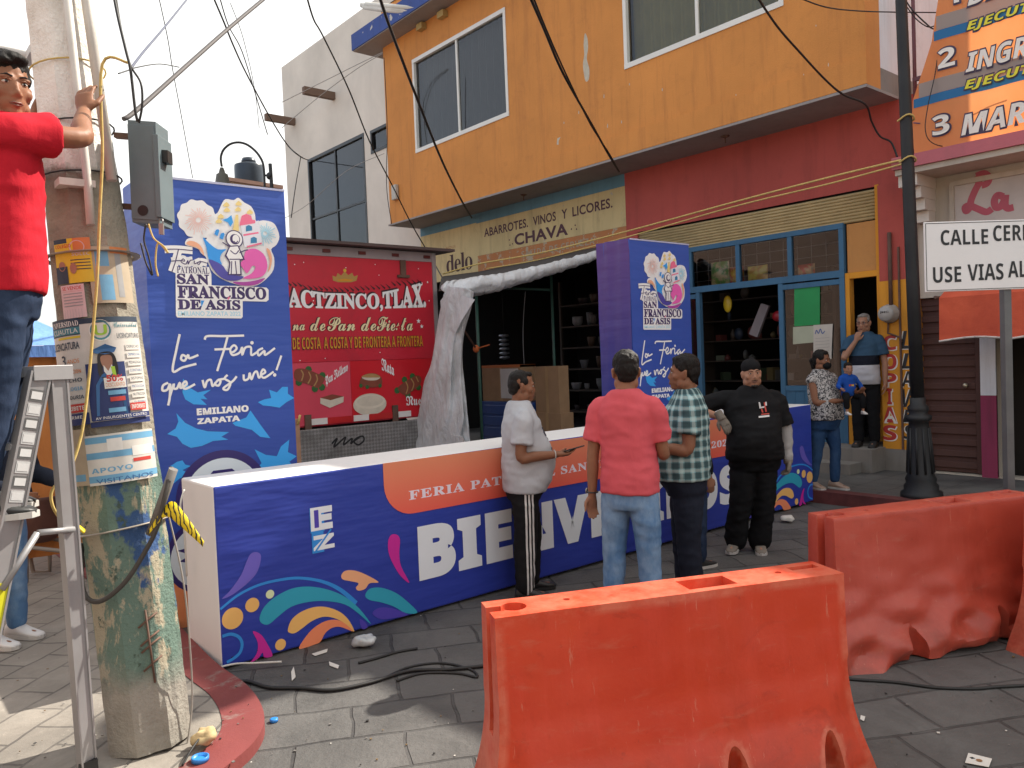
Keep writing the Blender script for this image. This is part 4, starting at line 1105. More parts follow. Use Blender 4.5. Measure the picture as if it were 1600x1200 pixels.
q0, q1 = P4([(200,952)])[0], P4([(272,946)])[0]; a.text('GOBIERNO MUNICIPAL', q0[0], q0[1], q1[0], q1[1], I_lt, 'plain', 0.0)
for g_ in ([(140,605),(128,660),(115,738),(150,725),(200,712)],[(165,688),(150,680),(145,695),(158,700),(170,680),(175,692),(207,680)],
           [(230,625),(240,612),(300,612),(372,610)],[(312,615),(300,660),(285,705),(275,738)],[(265,660),(325,658)],
           [(320,672),(335,668),(345,655),(335,645),(322,660),(330,680),(355,672),(365,652),(365,680),(375,655),(390,650),(397,655),(398,680),(415,672),(420,668)],
           [(440,655),(422,665),(425,682),(445,665),(448,680),(483,655)],
           [(98,780),(80,790),(78,808),(95,805),(105,785),(104,830),(98,862)],[(104,830),(118,785),(118,800),(130,800),(140,780),(142,798),(152,795),(165,785),(160,775),(150,788),(160,802),(195,785)],
           [(222,770),(230,797),(238,775),(252,770),(258,792),(270,778)],[(278,770),(267,785),(280,790),(287,774),(278,770),(305,765)],[(312,752),(302,765),(322,780),(312,805),(297,800),(330,775),(345,757)],
           [(370,750),(372,770),(387,765),(392,745),(398,768),(408,745),(418,740),(425,762),(434,752),(448,742),(440,732),(432,750),(445,762),(478,740)],
           [(506,682),(488,735)]):
    a.ribbon(P4(g_), 0.0155, I_w)
for x, y in ((400,636),(482,752)): q = P4([(x,y)])[0]; a.circle(q[0], q[1], 0.013, I_w, n=10)
# sticker-like white backing of the emblem
q = P5([(375,235)])[0]; a.circle(q[0], q[1], 0.132, I_w, n=72, wob=0.04, wn=11)
a.poly(P5([(500,220),(545,175),(575,110),(610,62),(680,70),(720,50),(770,90),(830,125),(862,190),(872,250),(930,242),(1000,255),(1040,290),(1070,380),(1045,450),(1000,490),(1025,560),(1020,660),(960,740),(880,795),(780,805),(660,775),(560,730),(490,665),(445,560),(425,540),(400,520),(380,490),(330,468),(268,450),(280,405),(330,388),(400,380),(450,400)]), I_w, True, 3)
fer = ([(90,490),(200,488),(330,500)],[(210,490),(185,590),(155,680)],[(150,590),(225,585),(262,590),(250,570),(232,595),(270,615),(290,585),(292,615),(310,585),(330,582)],[(345,585),(347,612),(375,600),(400,590),(372,605),(385,618),(405,595),(455,608)])
for g_ in fer: a.ribbon(P5(g_), 0.05, I_w)
a.poly(P5([(185,690),(195,640),(470,640),(490,700),(492,795),(570,800),(700,800),(960,815),(978,835),(978,920),(958,935),(757,930),(757,1065),(745,1078),(200,1070),(188,1055)]), I_w)
for g_ in fer: a.ribbon(P5(g_), 0.0065, I_dv)
def ltr(txt, x0, y0, x1, y1, m, st='serif', off=0.012):
    q0, q1 = P5([(x0,y1)])[0], P5([(x1,y0)])[0]; a.text(txt, q0[0], q0[1], q1[0], q1[1], m, st, off)
ltr('PATRONAL', 197,645,470,690, I_dv, 'serif', 0.0); ltr('SAN', 198,704,468,784, I_dv, 'serif', 0.03); ltr('FRANCISCO', 205,815,955,905, I_dv, 'serif', 0.03); ltr('DE ASIS', 205,922,735,1003, I_dv, 'serif', 0.03)
a.ribbon(P5([(630,915),(645,895)]), 0.012, I_ros, False); a.poly(P5([(400,925),(430,925),(405,985)]), I_cy)
ltr('EMILIANO ZAPATA 2022', 207,1020,738,1055, ink(150,190,230), 'plain', 0.012)
def rays(cx, cy, r0_, r1_, n, m, wd):
    for k in range(n):
        an = 2*math.pi*k/n; c_, s_ = math.cos(an), math.sin(an); r1k = r1_*(0.85+0.15*math.sin(k*2.3))
        a.ribbon(P5([(cx+r0_*c_, cy+r0_*s_), (cx+(r0_+r1k)/2*c_-5*s_, cy+(r0_+r1k)/2*s_+5*c_), (cx+r1k*c_, cy+r1k*s_+8)]), wd, m, n=3)
rays(378,240,22,122,30,I_fire1,0.005); rays(945,355,18,100,22,I_fire2,0.006)
for x, y in ((615,105),(720,95),(815,168),(620,150),(715,145),(567,205),(550,245)):
    a.poly(P5([(x-28,y+10),(x-18,y-4),(x,y-18),(x+18,y-4),(x+28,y+10),(x+20,y+22),(x-20,y+22)]), I_gold)
a.poly(P5([(695,195),(716,195),(722,335),(668,335)]), I_gold)
a.poly(P5([(580,240),(625,225),(658,200),(672,262),(648,300),(628,262),(600,250)]), I_sky)
for pts in ([(512,362),(525,325),(545,318),(555,330),(540,378)],[(555,392),(570,355),(590,348),(600,362),(585,408)]): a.poly(P5(pts), I_cy)
a.poly(P5([(735,285),(890,245),(920,440),(770,475)]), I_grey)
a.poly(P5([(735,245),(745,205),(785,188),(825,205),(835,238),(862,243),(860,268),(730,290),(728,272)]), I_ros)
a.poly(P5([(758,362),(885,342),(892,355),(760,378)]), I_ros); a.poly(P5([(788,462),(912,432),(917,445),(792,475)]), I_ros)
a.poly(P5([(780,340),(780,295),(805,283),(832,295),(835,330)]), I_tow); a.poly(P5([(820,440),(822,395),(848,383),(873,395),(875,435)]), I_tow)
a.poly(P5([(415,388),(470,440),(540,490),(612,490),(575,525),(560,575),(575,625),(500,640),(462,570),(445,480)]), I_cy, True, 3)
a.poly(P5([(466,575),(575,622),(620,680),(690,712),(762,722),(725,750),(650,758),(570,730),(500,655)]), I_pur, True, 3)
a.poly(P5([(790,495),(860,485),(930,530),(962,605),(955,675),(915,722),(830,740),(755,735),(830,695),(862,640),(835,632),(808,675),(785,692),(755,650),(732,615),(760,575),(770,530)]), I_pink, True, 3)
a.poly(P5([(670,768),(760,768),(850,758),(945,735),(885,785),(800,800),(720,792)]), I_mag, True, 3)
a.poly(P5([(272,440),(300,418),(360,432),(408,480),(425,545),(400,510),(365,475),(310,460)]), I_or, True, 3)
a.poly(P5([(955,480),(985,500),(1003,570),(992,640),(968,685),(985,600),(972,540)]), I_or, True, 3)
# robed figure with halo
q = P5([(683,403)])[0]
for r_, m in ((0.062, I_dv), (0.055, I_w)): a.circle(q[0], q[1], r_, m, n=30)
a.poly(P5([(640,460),(715,455),(772,580),(735,585),(745,712),(625,710),(640,600),(600,545)]), I_dv); a.poly(P5([(645,470),(710,465),(755,570),(725,575),(733,700),(637,700),(650,600),(615,540)]), I_w)
q = P5([(688,405)])[0]; a.circle(q[0], q[1], 0.036, I_dv, n=20); q = P5([(695,403)])[0]; a.circle(q[0], q[1], 0.024, I_w, 0.030, n=16)
for g_ in ([(648,500),(690,530),(720,500)],[(640,575),(730,575)],[(660,590),(655,700)],[(690,590),(700,700)],[(580,430),(620,455),(645,470)],[(725,520),(770,500),(800,495)],[(676,420),(695,436),(712,420)]): a.ribbon(P5(g_), 0.007, I_dv)
art1 = a.build('front_print', pb)
# second column: same build, moved behind the welcome box
dx = on(983,373,1,5.42).x - pL; dz = on(1030,377,1,5.42).z - PH
col2 = copy_tree(panel)
col2.location = panel.location + Vector((dx, 5.42-PY, dz))
col2['label'] = 'blue and purple printed column behind the man in the pink polo shirt'
# its purple left face is a wider, wrinkled sheet
mb = MB(); X0 = pL + dx; Y0 = 5.42; NZ, NYy = 40, 10
rows = []
for j in range(NZ+1):
    z = 0.02 + (PH+dz-0.02)*j/NZ
    rows.append([mb.bm.verts.new((X0-0.012-0.02*abs(noise.noise((i*0.5, j*0.12, 2))) - 0.012*math.sin(i*1.5+j*0.12)*(j/NZ), Y0+0.445*i/NYy, z)) for i in range(NYy+1)])
mb.mi(M_vpurp)
for j in range(NZ):
    for i in range(NYy):
        f = mb.bm.faces.new((rows[j][i+1], rows[j][i], rows[j+1][i], rows[j+1][i+1])); f.smooth = True
o = mb.build('wrinkled_side', col2, fix=False)

# welcome box
BY = 4.54; BX0, BX1 = 1.565, 8.06; BH = 1.07; BW = 0.56
wbx = thing('welcome_box', 'long blue welcome box with white top and printed swirls lying across the street', 'sign', ((BX0+BX1)/2, BY+BW/2, 0))
BR = lambda p: p
SH = -0.16      # the left end leans a little along the street
mb = MB()
c0 = [(BX0, BY, 0.012), (BX1, BY, 0.03), (BX1+0.0, BY+BW, 0.03), (BX0+SH+0.16, BY+BW, 0.012)]
mb.face([c0[0], c0[1], (BX1, BY, BH+0.02), (BX0, BY, BH-0.01)], M_vbox)
mb.face([c0[1], c0[2], (BX1, BY+BW, BH+0.02), (BX1, BY, BH+0.02)], M_vwhite); mb.face([c0[2], c0[3], (BX0, BY+BW, BH-0.01), (BX1, BY+BW, BH+0.02)], M_vwhite)
mb.face([c0[3], c0[0], (BX0, BY, BH-0.01), (BX0, BY+BW, BH-0.01)], M_vwhite)
mb.face([(BX0, BY, BH-0.01), (BX1, BY, BH+0.02), (BX1, BY+BW, BH+0.02), (BX0, BY+BW, BH-0.01)], M_vwhite)
mb.face(c0[::-1], M_vwhite)
bmesh.ops.remove_doubles(mb.bm, verts=mb.bm.verts, dist=1e-5)
bx = mb.build('vinyl_cover', wbx); bevel(bx, 0.012, 2)
a = Art(fn_y(BY))
B = lambda pts: tr_y(pts, BY, 280, 640, 2.8577)
J = dict(lav=ink(88,78,160), cy=ink(40,120,190), teal=ink(40,138,162), gold=ink(208,160,92), pale=ink(190,200,160), org=ink(222,120,84), pea=ink(226,150,112), mag=ink(172,32,130), pur=ink(66,54,150), w=ink(198,202,226), tabw=ink(206,196,214))
def left_art(F):
    def pp(pts, m, s=True): a.poly([F(p) for p in B(pts)], m, s, 4)
    def rb_(pts, wd, m): a.ribbon([F(p) for p in B(pts)], wd, m)
    pp([(365,655),(345,636),(318,645),(300,680),(275,740),(225,810),(190,845),(240,825),(310,770),(350,720)], J['lav'])
    rb_([(183,892),(260,830),(350,785),(450,760),(540,752),(640,768),(720,805),(790,865)], [0.014,0.016,0.018,0.03], J['cy'])
    pp([(358,930),(380,880),(430,835),(500,800),(570,790),(650,800),(730,830),(790,875),(830,920),(854,957),(800,910),(740,870),(660,855),(580,858),(500,880),(440,925),(400,958),(370,955)], J['teal'])
    for x, y, r in ((238,932,0.062),(326,872,0.042),(452,1049,0.034)): c = F(B([(x,y)])[0]); a.circle(c[0], c[1], r, J['gold'], n=36)
    c = F(B([(405,824)])[0]); a.circle(c[0], c[1], 0.026, J['pale'], n=24)
    pp([(485,980),(500,940),(540,905),(600,882),(660,882),(720,905),(760,945),(781,992),(740,955),(690,930),(640,925),(590,945),(550,975),(515,998),(490,995)], J['gold'])
    pp([(535,1068),(560,1020),(600,975),(650,945),(700,938),(740,955),(775,990),(720,970),(680,975),(650,1000),(630,1036),(600,1050)], J['org'])
    pp([(723,740),(740,720),(780,718),(830,735),(890,770),(850,775),(830,800),(800,808),(788,795),(800,775),(760,765),(730,758)], J['pea'])
    pp([(830,830),(850,800),(900,795),(960,815),(1010,850),(1063,905),(1010,908),(960,880),(900,860),(850,850)], J['teal'])
    pp([(862,910),(890,885),(940,885),(990,900),(1020,916),(960,930),(900,935)], J['pur'])
    pp([(932,590),(945,560),(970,558),(985,580),(982,640),(990,700),(1027,772),(990,745),(955,690),(935,640)], J['mag'])
    pp([(328,990),(365,1005),(395,1050),(416,1098),(380,1106),(372,1085),(350,1112),(318,1128),(345,1090),(350,1040)], J['mag'])
    rb_([(192,1012),(230,1002),(265,1015),(280,1045),(270,1085),(240,1112),(212,1128)], 0.018, J['cy'])
    pp([(805,935),(830,950),(840,972),(815,978)], J['pur'])
left_art(lambda p: p)
left_art(lambda p: (BX0 + BX1 - p[0], p[1] + 0.012))
# orange tab with the first line, then the big word
u0_ = B([(908,240)])[0][0]; u1_ = BX0 + BX1 - u0_; vt = BH - 0.006; vb = B([(1000,471)])[0][1]; r_ = 0.22
tabm = NT('printed_orange_tab'); co = tabm.coord(); xx = tabm.n('ShaderNodeMapRange'); xx.inputs[1].default_value = vb; xx.inputs[2].default_value = vt; tabm.l(tabm.xyz(co)[2], xx.inputs[0])
tabm.val(tabm.b.inputs['Base Color'], tabm.mix(xx.outputs[0], A(214,84,70), A(196,120,88))); tabm.set(Roughness=0.5)
arc = lambda cx, cy, a0, a1: [(cx + r_*math.cos(R_(a0+(a1-a0)*k/8)), cy + r_*math.sin(R_(a0+(a1-a0)*k/8))) for k in range(9)]
a.poly([(u0_,vt)] + arc(u0_+r_, vb+r_, 180, 270) + arc(u1_-r_, vb+r_, 270, 360) + [(u1_,vt)], tabm.m)
q0 = B([(1025,395)])[0]; q1 = B([(1270,310)])[0]
hh = B([(1030,340)])[0][1] - q0[1]
a.text('FERIA PATRONAL SAN FRANCISCO DE ASIS 2022', q0[0], (q0[1]+q1[1])/2-0.05, 6.575, (q0[1]+q1[1])/2-0.05+hh*0.82, J['tabw'], 'serif', 0.012, 1.12)
l0 = on(659,908,1,BY); l1 = on(653,822,1,BY); rr_ = Vector((6.63, 0, 0))
a.text('BIENVENIDOS', l0.x-0.02, l0.z, rr_.x, l1.z, J['w'], 'sans', 0.045, 1.10)
# monogram
q0, q1 = B([(588,545)])[0], B([(680,425)])[0]
a.rect(q0[0]-0.005, q0[1]-0.01, q0[0]+0.09, q1[1]+0.0, J['cy']); a.text('E', q0[0], q0[1], q1[0], q1[1], J['w'], 'sans', 0.05)
q2, q3 = B([(600,632)])[0], B([(690,548)])[0]
a.rect(q2[0]-0.01, q2[1]-0.015, q2[0]+0.07, q2[1]+0.12, J['cy']); a.text('Z', q2[0], q2[1], q3[0], q3[1], J['w'], 'sans', 0.05)
c = B([(608,485)])[0]; a.rect(c[0]-0.01, c[1]-0.06, c[0]+0.02, c[1]+0.05, J['pur']); c = B([(640,590)])[0]; a.ribbon([(c[0]-0.05, c[1]-0.05), (c[0]+0.06, c[1]+0.07)], 0.012, J['cy'], False)
a.build('front_print', bx)
# white loose hem cord under the box front
# ------------------------------------------------------------------ plastic barriers
def barrier_mat(name, c1, c2, scuff):
    q = NT(name); co = q.coord()
    c = q.mix(q.ramp(q.noise(co, 1.6, 5, 0.6, 0.5), 0.3, 0.72), c1, c2)
    z_ = q.xyz(co)[2]
    c = q.mix(q.math('MULTIPLY', q.ramp(q.noise(co, 2.6, 8, 0.75, 1.2), 0.56, 0.66), 0.30), c, [v*0.45 for v in c1])
    big = q.noise(co, 1.1, 4, 0.6, 0.6)
    c = q.mix(q.math('MULTIPLY', q.ramp(big, 0.48, 0.72), 0.5), c, [v*0.55 for v in c1])
    c = q.mix(q.math('MULTIPLY', q.ramp(q.noise(q.coord('Object', (3.5, 3.5, 0.35)), 3.0, 7, 0.7), 0.50, 0.75), 0.35), c, [min(.8, v*1.25+0.03) for v in c1])
    grime = q.math('MULTIPLY', q.math('SUBTRACT', 1.0, q.ramp(z_, 0.0, 0.30)), q.ramp(q.noise(co, 5, 7, 0.7), 0.35, 0.65))
    c = q.mix(q.math('MULTIPLY', grime, 0.6), c, (0.10, 0.035, 0.022))
    sc_ = q.noise(q.coord('Object', (1.0, 1.0, 4.0)), 4.5, 8, 0.72, 0.6)
    c = q.mix(q.math('MULTIPLY', q.ramp(sc_, 0.56, 0.78), 0.40), c, scuff)
    c = q.mix(q.math('MULTIPLY', q.ramp(q.noise(co, 18, 6, 0.7), 0.64, 0.74), 0.35), c, (0.10, 0.02, 0.015))
    gp = q.n('ShaderNodeNewGeometry'); c = q.mix(q.math('MULTIPLY', q.math('MULTIPLY', q.ramp(gp.outputs['Pointiness'], 0.52, 0.62), q.ramp(q.noise(co, 7, 5, 0.7), 0.35, 0.6)), 0.38), c, (0.72, 0.27, 0.17))
    c = q.mix(q.math('MULTIPLY', q.ramp(q.noise(q.coord('Object', (7, 7, 0.8), (0.0, 0.7, 0.0)), 6.0, 5, 0.75), 0.63, 0.70), 0.5), c, (0.60, 0.24, 0.16))
    q.val(q.b.inputs['Base Color'], c); q.val(q.b.inputs['Roughness'], q.math('MULTIPLY_ADD', sc_, 0.35, 0.22))
    q.b.inputs['Subsurface Weight'].default_value = 0.15; q.b.inputs['Subsurface Radius'].default_value = (0.03, 0.006, 0.003)
    q.bump(q.math('ADD', q.noise(co, 5, 4), q.math('MULTIPLY', q.noise(co, 70, 4), 0.12)), 0.22, 0.012); return q.m
M_bar1 = barrier_mat('orange_red_plastic', (0.52,0.036,0.010), (0.62,0.060,0.016), (0.52,0.17,0.10))
M_bar2 = barrier_mat('faded_red_plastic', (0.42,0.052,0.030), (0.50,0.078,0.046), (0.44,0.17,0.12))
BL, BHt = 1.46, 0.80
def half_t(z):
    for (z0, t0), (z1, t1) in zip(((0,.215),(.05,.215),(.13,.19),(.26,.15),(.42,.122),(.60,.108),(.80,.100)), ((.05,.215),(.13,.19),(.26,.15),(.42,.122),(.60,.108),(.80,.100),(.9,.1))):
        if z0 <= z <= z1: return t0 + (t1-t0)*(z-z0)/(z1-z0)
    return .1
def half_l(z):
    t = max(0.0, (0.45 - z)/0.45); return BL/2 + 0.10*t*t
def barrier(label, pA, pB, m, dent=0.0, seed=0, group='red plastic road barriers'):
    """pA, pB: ground points below the middle of the top edge's two ends"""
    NXs, NZs = 64, 34
    mb = MB(); mb.mi(m)
    def fold(x, z, s):
        if not dent: return 0.0, 0.0
        k = max(0.0, 1 - z/0.62)
        rdg = 0
        for q_, (nx_, nz_, of_, pw) in enumerate(((0.9,0.55,0.1,1.0),(-0.7,0.8,0.35,0.9),(0.35,1.0,-0.2,0.8),(1.0,-0.35,-0.15,0.7),(-1.0,0.25,0.5,0.6))):
            d_ = (x*nx_ + z*nz_*2.2 + of_*s)*3.0 + 0.35*noise.noise((x*2, z*2, q_)); d_ -= math.floor(d_); rdg += pw*abs(d_-0.5)*0.5
        lift = k*k*dent*(0.015 + 0.10*abs(noise.noise((x*2.3+seed, 0, s))))*max(0, 0.45+x)
        return (rdg - 0.5)*dent*0.12*(0.06 + k*k*1.2), lift
    grid = {}
    for sgn in (-1, 1):
        for i in range(NXs+1):
            for j in range(NZs+1):
                z = BHt*j/NZs; x = (2*i/NXs-1)
                fx, lf = fold(x*BL/2, z, sgn)
                taper = 1 - abs(x)**12
                e_ = (1-abs(x))*BL/2; t_ = max(0.0, 0.46-z)/0.46*0.27; ht = half_t(z)
                if e_ < t_ and not dent: ht = 0.105 + (ht-0.105)*(0.40 + 0.60*e_/t_)
                y = sgn*(ht + fx*taper + 0.010*noise.noise((x*1.7, z*2.4, seed)) + 0.003*noise.noise((x*6, z*7, seed)))
                grid[sgn, i, j] = mb.bm.verts.new((x*half_l(z), y, z + lf*(1-j/NZs)))
    for sgn in (-1, 1):
        for i in range(NXs):
            for j in range(NZs):
                q = [grid[sgn,i,j], grid[sgn,i+1,j], grid[sgn,i+1,j+1], grid[sgn,i,j+1]]
                f = mb.bm.faces.new(q if sgn < 0 else q[::-1]); f.smooth = True
    for i in range(NXs):
        mb.bm.faces.new((grid[-1,i,NZs], grid[-1,i+1,NZs], grid[1,i+1,NZs], grid[1,i,NZs])); mb.bm.faces.new((grid[-1,i+1,0], grid[-1,i,0], grid[1,i,0], grid[1,i+1,0]))
    for j in range(NZs):
        mb.bm.faces.new((grid[1,0,j], grid[-1,0,j], grid[-1,0,j+1], grid[1,0,j+1])); mb.bm.faces.new((grid[-1,NXs,j], grid[1,NXs,j], grid[1,NXs,j+1], grid[-1,NXs,j+1]))
    me = mb.mesh('road_barrier')
    base = bpy.data.objects.new('tmp', me); COL.objects.link(base)
    cm = MB(); cm.mi(m)
    L2 = BL/2
    cm.box((-L2-0.12, -0.028, 0.34), (-L2+0.055, 0.028, 1.0), m)                    # end slot
    cm.lathe((-L2+0.10, 0.004, 0.74), [(0.048,0),(0.05,0.2)], m, 20)                # pin hole
    cm.box((L2-0.16, 0.012, 0.765), (L2-0.03, 0.058, 1.0), m)                      # lug recess
    cm.box((0.06, -0.062, 0.73), (0.27, 0.058, 1.0), m)                            # hand hole
    for x in (-0.42, 0.50): cm.lathe((x, 0.01, 0.78), [(0.014,0),(0.015,0.1)], m, 12)
    for x in (0.17, 0.60) if not dent else (-0.28, 0.34):
        cm.ell((x, -0.27, 0.0), (0.062, 0.15, 0.30), m, None, 24, 18); cm.ell((x, 0.27, 0.0), (0.062, 0.15, 0.30), m, None, 24, 18)
    cme = cm.mesh('cut'); cut = bpy.data.objects.new('cut', cme); COL.objects.link(cut)
    bo = base.modifiers.new('b', 'BOOLEAN'); bo.operation = 'DIFFERENCE'; bo.object = cut; bo.solver = 'EXACT'; bo.use_self = True
    bv = base.modifiers.new('v', 'BEVEL'); bv.width = 0.009; bv.segments = 2; bv.limit_method = 'ANGLE'; bv.angle_limit = R_(38); bv.use_clamp_overlap = True
    out = eval_mesh(base); bpy.data.objects.remove(base); bpy.data.objects.remove(cut)
    for p in out.polygons: p.use_smooth = True
    out.name = 'road_barrier'
    try: out.set_sharp_from_angle(angle=R_(40))
    except Exception: pass
    o = link('road_barrier', out)
    d = (pB - pA).normalized(); mid = (pA + pB)/2
    o.location = (mid.x, mid.y, 0.0); o.rotation_euler.z = math.atan2(d.y, d.x)
    return tag(o, label, 'barrier', group)
a1 = (gnd(752,940,BHt) + gnd(776,967,BHt))/2; b1 = (gnd(1307,892,BHt) + gnd(1277,880,BHt))/2
barrier('smooth orange red plastic barrier in the foreground with sunlit top', a1, b1, M_bar1)
a2 = (gnd(1270,800,BHt) + gnd(1295,812,BHt))/2; d2 = (gnd(1582,777,BHt) - gnd(1295,812,BHt)).normalized(); 
bar2 = barrier('faded red plastic barrier with a crumpled dented base', a2, a2 + d2*BL, M_bar2, 1.0, 3.3)
a3 = gnd(1592,800,BHt); a3 = a3 + Vector((d2.x, d2.y, 0))*0.16
barrier('red plastic barrier cut off by the right edge behind the crumpled one', a3, a3 + Vector((d2.x, d2.y, 0))*BL, M_bar2, 0.0, 8.0)

# ------------------------------------------------------------------ street sign on a post
sp = Vector((6.0, 1.95, 0))
sign = thing('street_sign', 'white rectangular road closed sign with black lettering on a grey post', 'sign', sp)
sl, sr = on(1444,404,1,0), None
dv = (CR.xy.to_3d()).normalized()
dv = Vector((dv.x, dv.y, 0)).normalized(); dv = Matrix.Rotation(R_(4), 3, 'Z') @ dv; nv = Vector((-dv.y, dv.x, 0)); nv = nv if nv.dot(CF) < 0 else -nv
def plane_pt(x, y, org, n_):
    d = ray(x, y); return CP + d*((org - CP).dot(n_)/d.dot(n_))
so = sp + nv*0.035
pc = [plane_pt(x, y, so, nv) for x, y in ((1443,350),(1447,458),(1600,340),(1600,450))]
def suv(p): return ((p - so).dot(dv), p.z)
sw_ = abs(suv((pc[0]+pc[1])/2)[0]); sz0 = (pc[1].z+pc[3].z)/2; sz1 = (pc[0].z+pc[2].z)/2
fn_s = lambda u, v, h: so + dv*u + nv*h + Vector((0,0,v))
mb = MB(); Mrot = Matrix.Translation(so) @ Matrix(((dv.x, -nv.x, 0), (dv.y, -nv.y, 0), (0, 0, 1))).to_4x4()
mb.box((-sw_, 0.0, sz0), (sw_, 0.012, sz1), plain('sign_white_paint', (0.76,0.75,0.74), 0.4, 0.04), Mrot); sp_ = mb.build('sign_plate', sign); bevel(sp_, 0.003, 1)
a = Art(fn_s); M_sb = plain('sign_lettering_black', (0.012,0.012,0.014), 0.5)
for (x0_, z0_, x1_, z1_) in ((-sw_+0.008, sz0+0.008, sw_-0.008, sz0+0.012),(-sw_+0.008, sz1-0.012, sw_-0.008, sz1-0.008),(-sw_+0.008, sz0+0.0121, -sw_+0.012, sz1-0.0121),(sw_-0.012, sz0+0.0121, sw_-0.008, sz1-0.0121)): a.rect(x0_, z0_, x1_, z1_, M_sb)
def sword(txt, xl, yl_, xr, yr_, ht):
    p, q = suv(plane_pt(xl, yl_, so, nv)), suv(plane_pt(xr, yr_, so, nv)); z = (p[1]+q[1])/2
    hz = plane_pt(xl, yl_-ht, so, nv).z - plane_pt(xl, yl_, so, nv).z
    a.text(txt, p[0], z, q[0], z+hz, M_sb, 'sans', 0.0)
sword('CALLE', 1470, 385, 1544, 380, 24); sword('CERRADA', 1552, 379, 1664, 372, 25)
sword('USE', 1458, 443, 1502, 440, 25); sword('VIAS', 1512, 440, 1568, 436, 26); sword('ALTERNAS', 1575, 436, 1694, 428, 26)
a.build('sign_lettering', sp_)
mb = MB(); mb.box((-0.025, -0.02+0.035, 0), (0.025, 0.03+0.035, sz1-0.03), plain('galvanised_post', (0.14,0.14,0.14), 0.5, 0.2, 5, metal=0.4), Mrot); mb.build('post', sign)

# ------------------------------------------------------------------ black lamp post by the painted pillar
lp0 = on(1440, 776, 2, 0.13); lp1 = on(1408, 0, 1, lp0.y); lv = (lp1 - lp0); lvn = lv.normalized()
lamp = thing('lamp_post', 'tall black cast iron lamp post leaning in front of the yellow pillar', 'lamp post', lp0)
M_iron = plain('black_iron', (0.012,0.013,0.014), 0.6, 0.4, 4, 0.3, 30)
mb = MB(); mb.lathe(lp0, [(0.064,1.0),(0.062,2.2),(0.058,3.6),(0.053,5.0),(0.05,6.4)], M_iron, 16, lvn); mb.build('shaft', lamp)
mb = MB(); mb.lathe(lp0, [(0.20,0),(0.20,0.05),(0.165,0.07),(0.165,0.12),(0.14,0.15),(0.15,0.19),(0.125,0.24),(0.098,0.72),(0.092,0.78),(0.125,0.80),(0.125,0.84),(0.085,0.86),(0.10,0.90),(0.10,0.93),(0.075,0.96),(0.074,1.03)], M_iron, 18, lvn)
for k in range(10):
    an = 2*math.pi*k/10; sd = lvn.orthogonal().normalized(); o_ = lvn.cross(sd); dd = sd*math.cos(an)+o_*math.sin(an)
    mb.tube([lp0+lvn*0.25+dd*0.125, lp0+lvn*0.72+dd*0.098], 0.012, M_iron, 6)
mb.build('fluted_base', lamp)
mb = MB(); mb.lathe(lp0 + lvn*6.4, [(0.05,0),(0.12,0.05),(0.2,0.4),(0.22,0.45),(0.05,0.6)], M_iron, 16, lvn); mb.build('lantern', lamp)

# ------------------------------------------------------------------ meter on the pillar
p = on(1391, 490, 0, XF-0.06)
mb = MB(); M_met = plain('meter_grey', (0.36,0.34,0.31), 0.4, 0.1)
mb.lathe((XF-0.05, p.y, p.z), [(0.115,0),(0.12,0.03),(0.105,0.05),(0.10,0.13),(0.085,0.155),(0.02,0.16)], M_met, 24, (-1,0,0))
mb.tube([(XF-0.08, p.y-0.02, p.z+0.1), (XF-0.08, p.y-0.02, p.z+1.0)], 0.025, M_rust, 8); mb.tube([(XF-0.07, p.y+0.02, p.z-0.1), (XF-0.07, p.y+0.03, p.z-0.24), (XF-0.07, p.y-0.12, p.z-0.3), (XF-0.07, p.y-0.14, p.z-0.36)], 0.012, M_rust, 6)
em = mb.build('electric_meter'); tag(em, 'round grey electric meter above the red painted word on the pillar', 'meter')
a = Art(fn_x(XF-0.21), 0.001); a.text('JMC', -p.y-0.06, p.z-0.0, -p.y+0.05, p.z+0.03, M_sb, 'plain', 0.02); a.build('meter_marking', em)

# ------------------------------------------------------------------ posters and goods on the blue shop front
def sheet(name, label, cat, quad, X, m, group=None, bow=0.006):
    pts = [on(x, y, 0, X) for x, y in quad]
    mb = MB(); mb.prism([Vector((X, p.y, p.z)) for p in pts], (0.004, 0, 0), m); o = mb.build(name); return tag(o, label, cat, group)
sheet('paper_poster', 'bright green blank poster in the right shop window', 'poster', ((1241,447),(1281,446),(1281,507),(1241,510)), XF-0.004, plain('green_card', (0.012,0.27,0.07), 0.6))
sheet('paper_notice', 'pale yellow paper below the green poster', 'notice', ((1239,511),(1271,509),(1271,535),(1239,538)), XF-0.005, plain('pale_paper', (0.42,0.44,0.32), 0.8))
o = sheet('paper_notice', 'white handwritten paper right of the pale yellow paper', 'notice', ((1271,508),(1301,506),(1299,561),(1271,562)), XF-0.009, plain('white_paper', (0.55,0.51,0.44), 0.8))
a = Art(fn_x(XF-0.009), 0.002)
a.ribbon(tr_x([(1274,522),(1276,516),(1279,521),(1282,514),(1285,521),(1289,517)], XF-0.009), 0.012, plain('pen_blue', (0.05,0.1,0.3), 0.7))
for k in range(6): a.ribbon(tr_x([(1274,529+k*5),(1280,528.5+k*5),(1288,528+k*5),(1296,527+k*5)], XF-0.009), 0.004, plain('pen_grey', (0.3,0.28,0.26), 0.7))
a.build('handwriting', o)
snack = [((1112,407,1139,449),(0.42,0.33,0.18),(0.1,0.25,0.05),'brown snack bag leftmost on the transom shelf'),((1141,415,1162,445),(0.5,0.32,0.06),(0.4,0.05,0.03),'yellow snack bag second on the transom shelf'),((1169,413,1199,443),(0.5,0.28,0.08),(0.55,0.45,0.1),'orange snack bag third on the transom shelf'),((1246,411,1273,434),(0.55,0.36,0.18),(0.5,0.06,0.04),'tan snack bag rightmost on the transom shelf')]
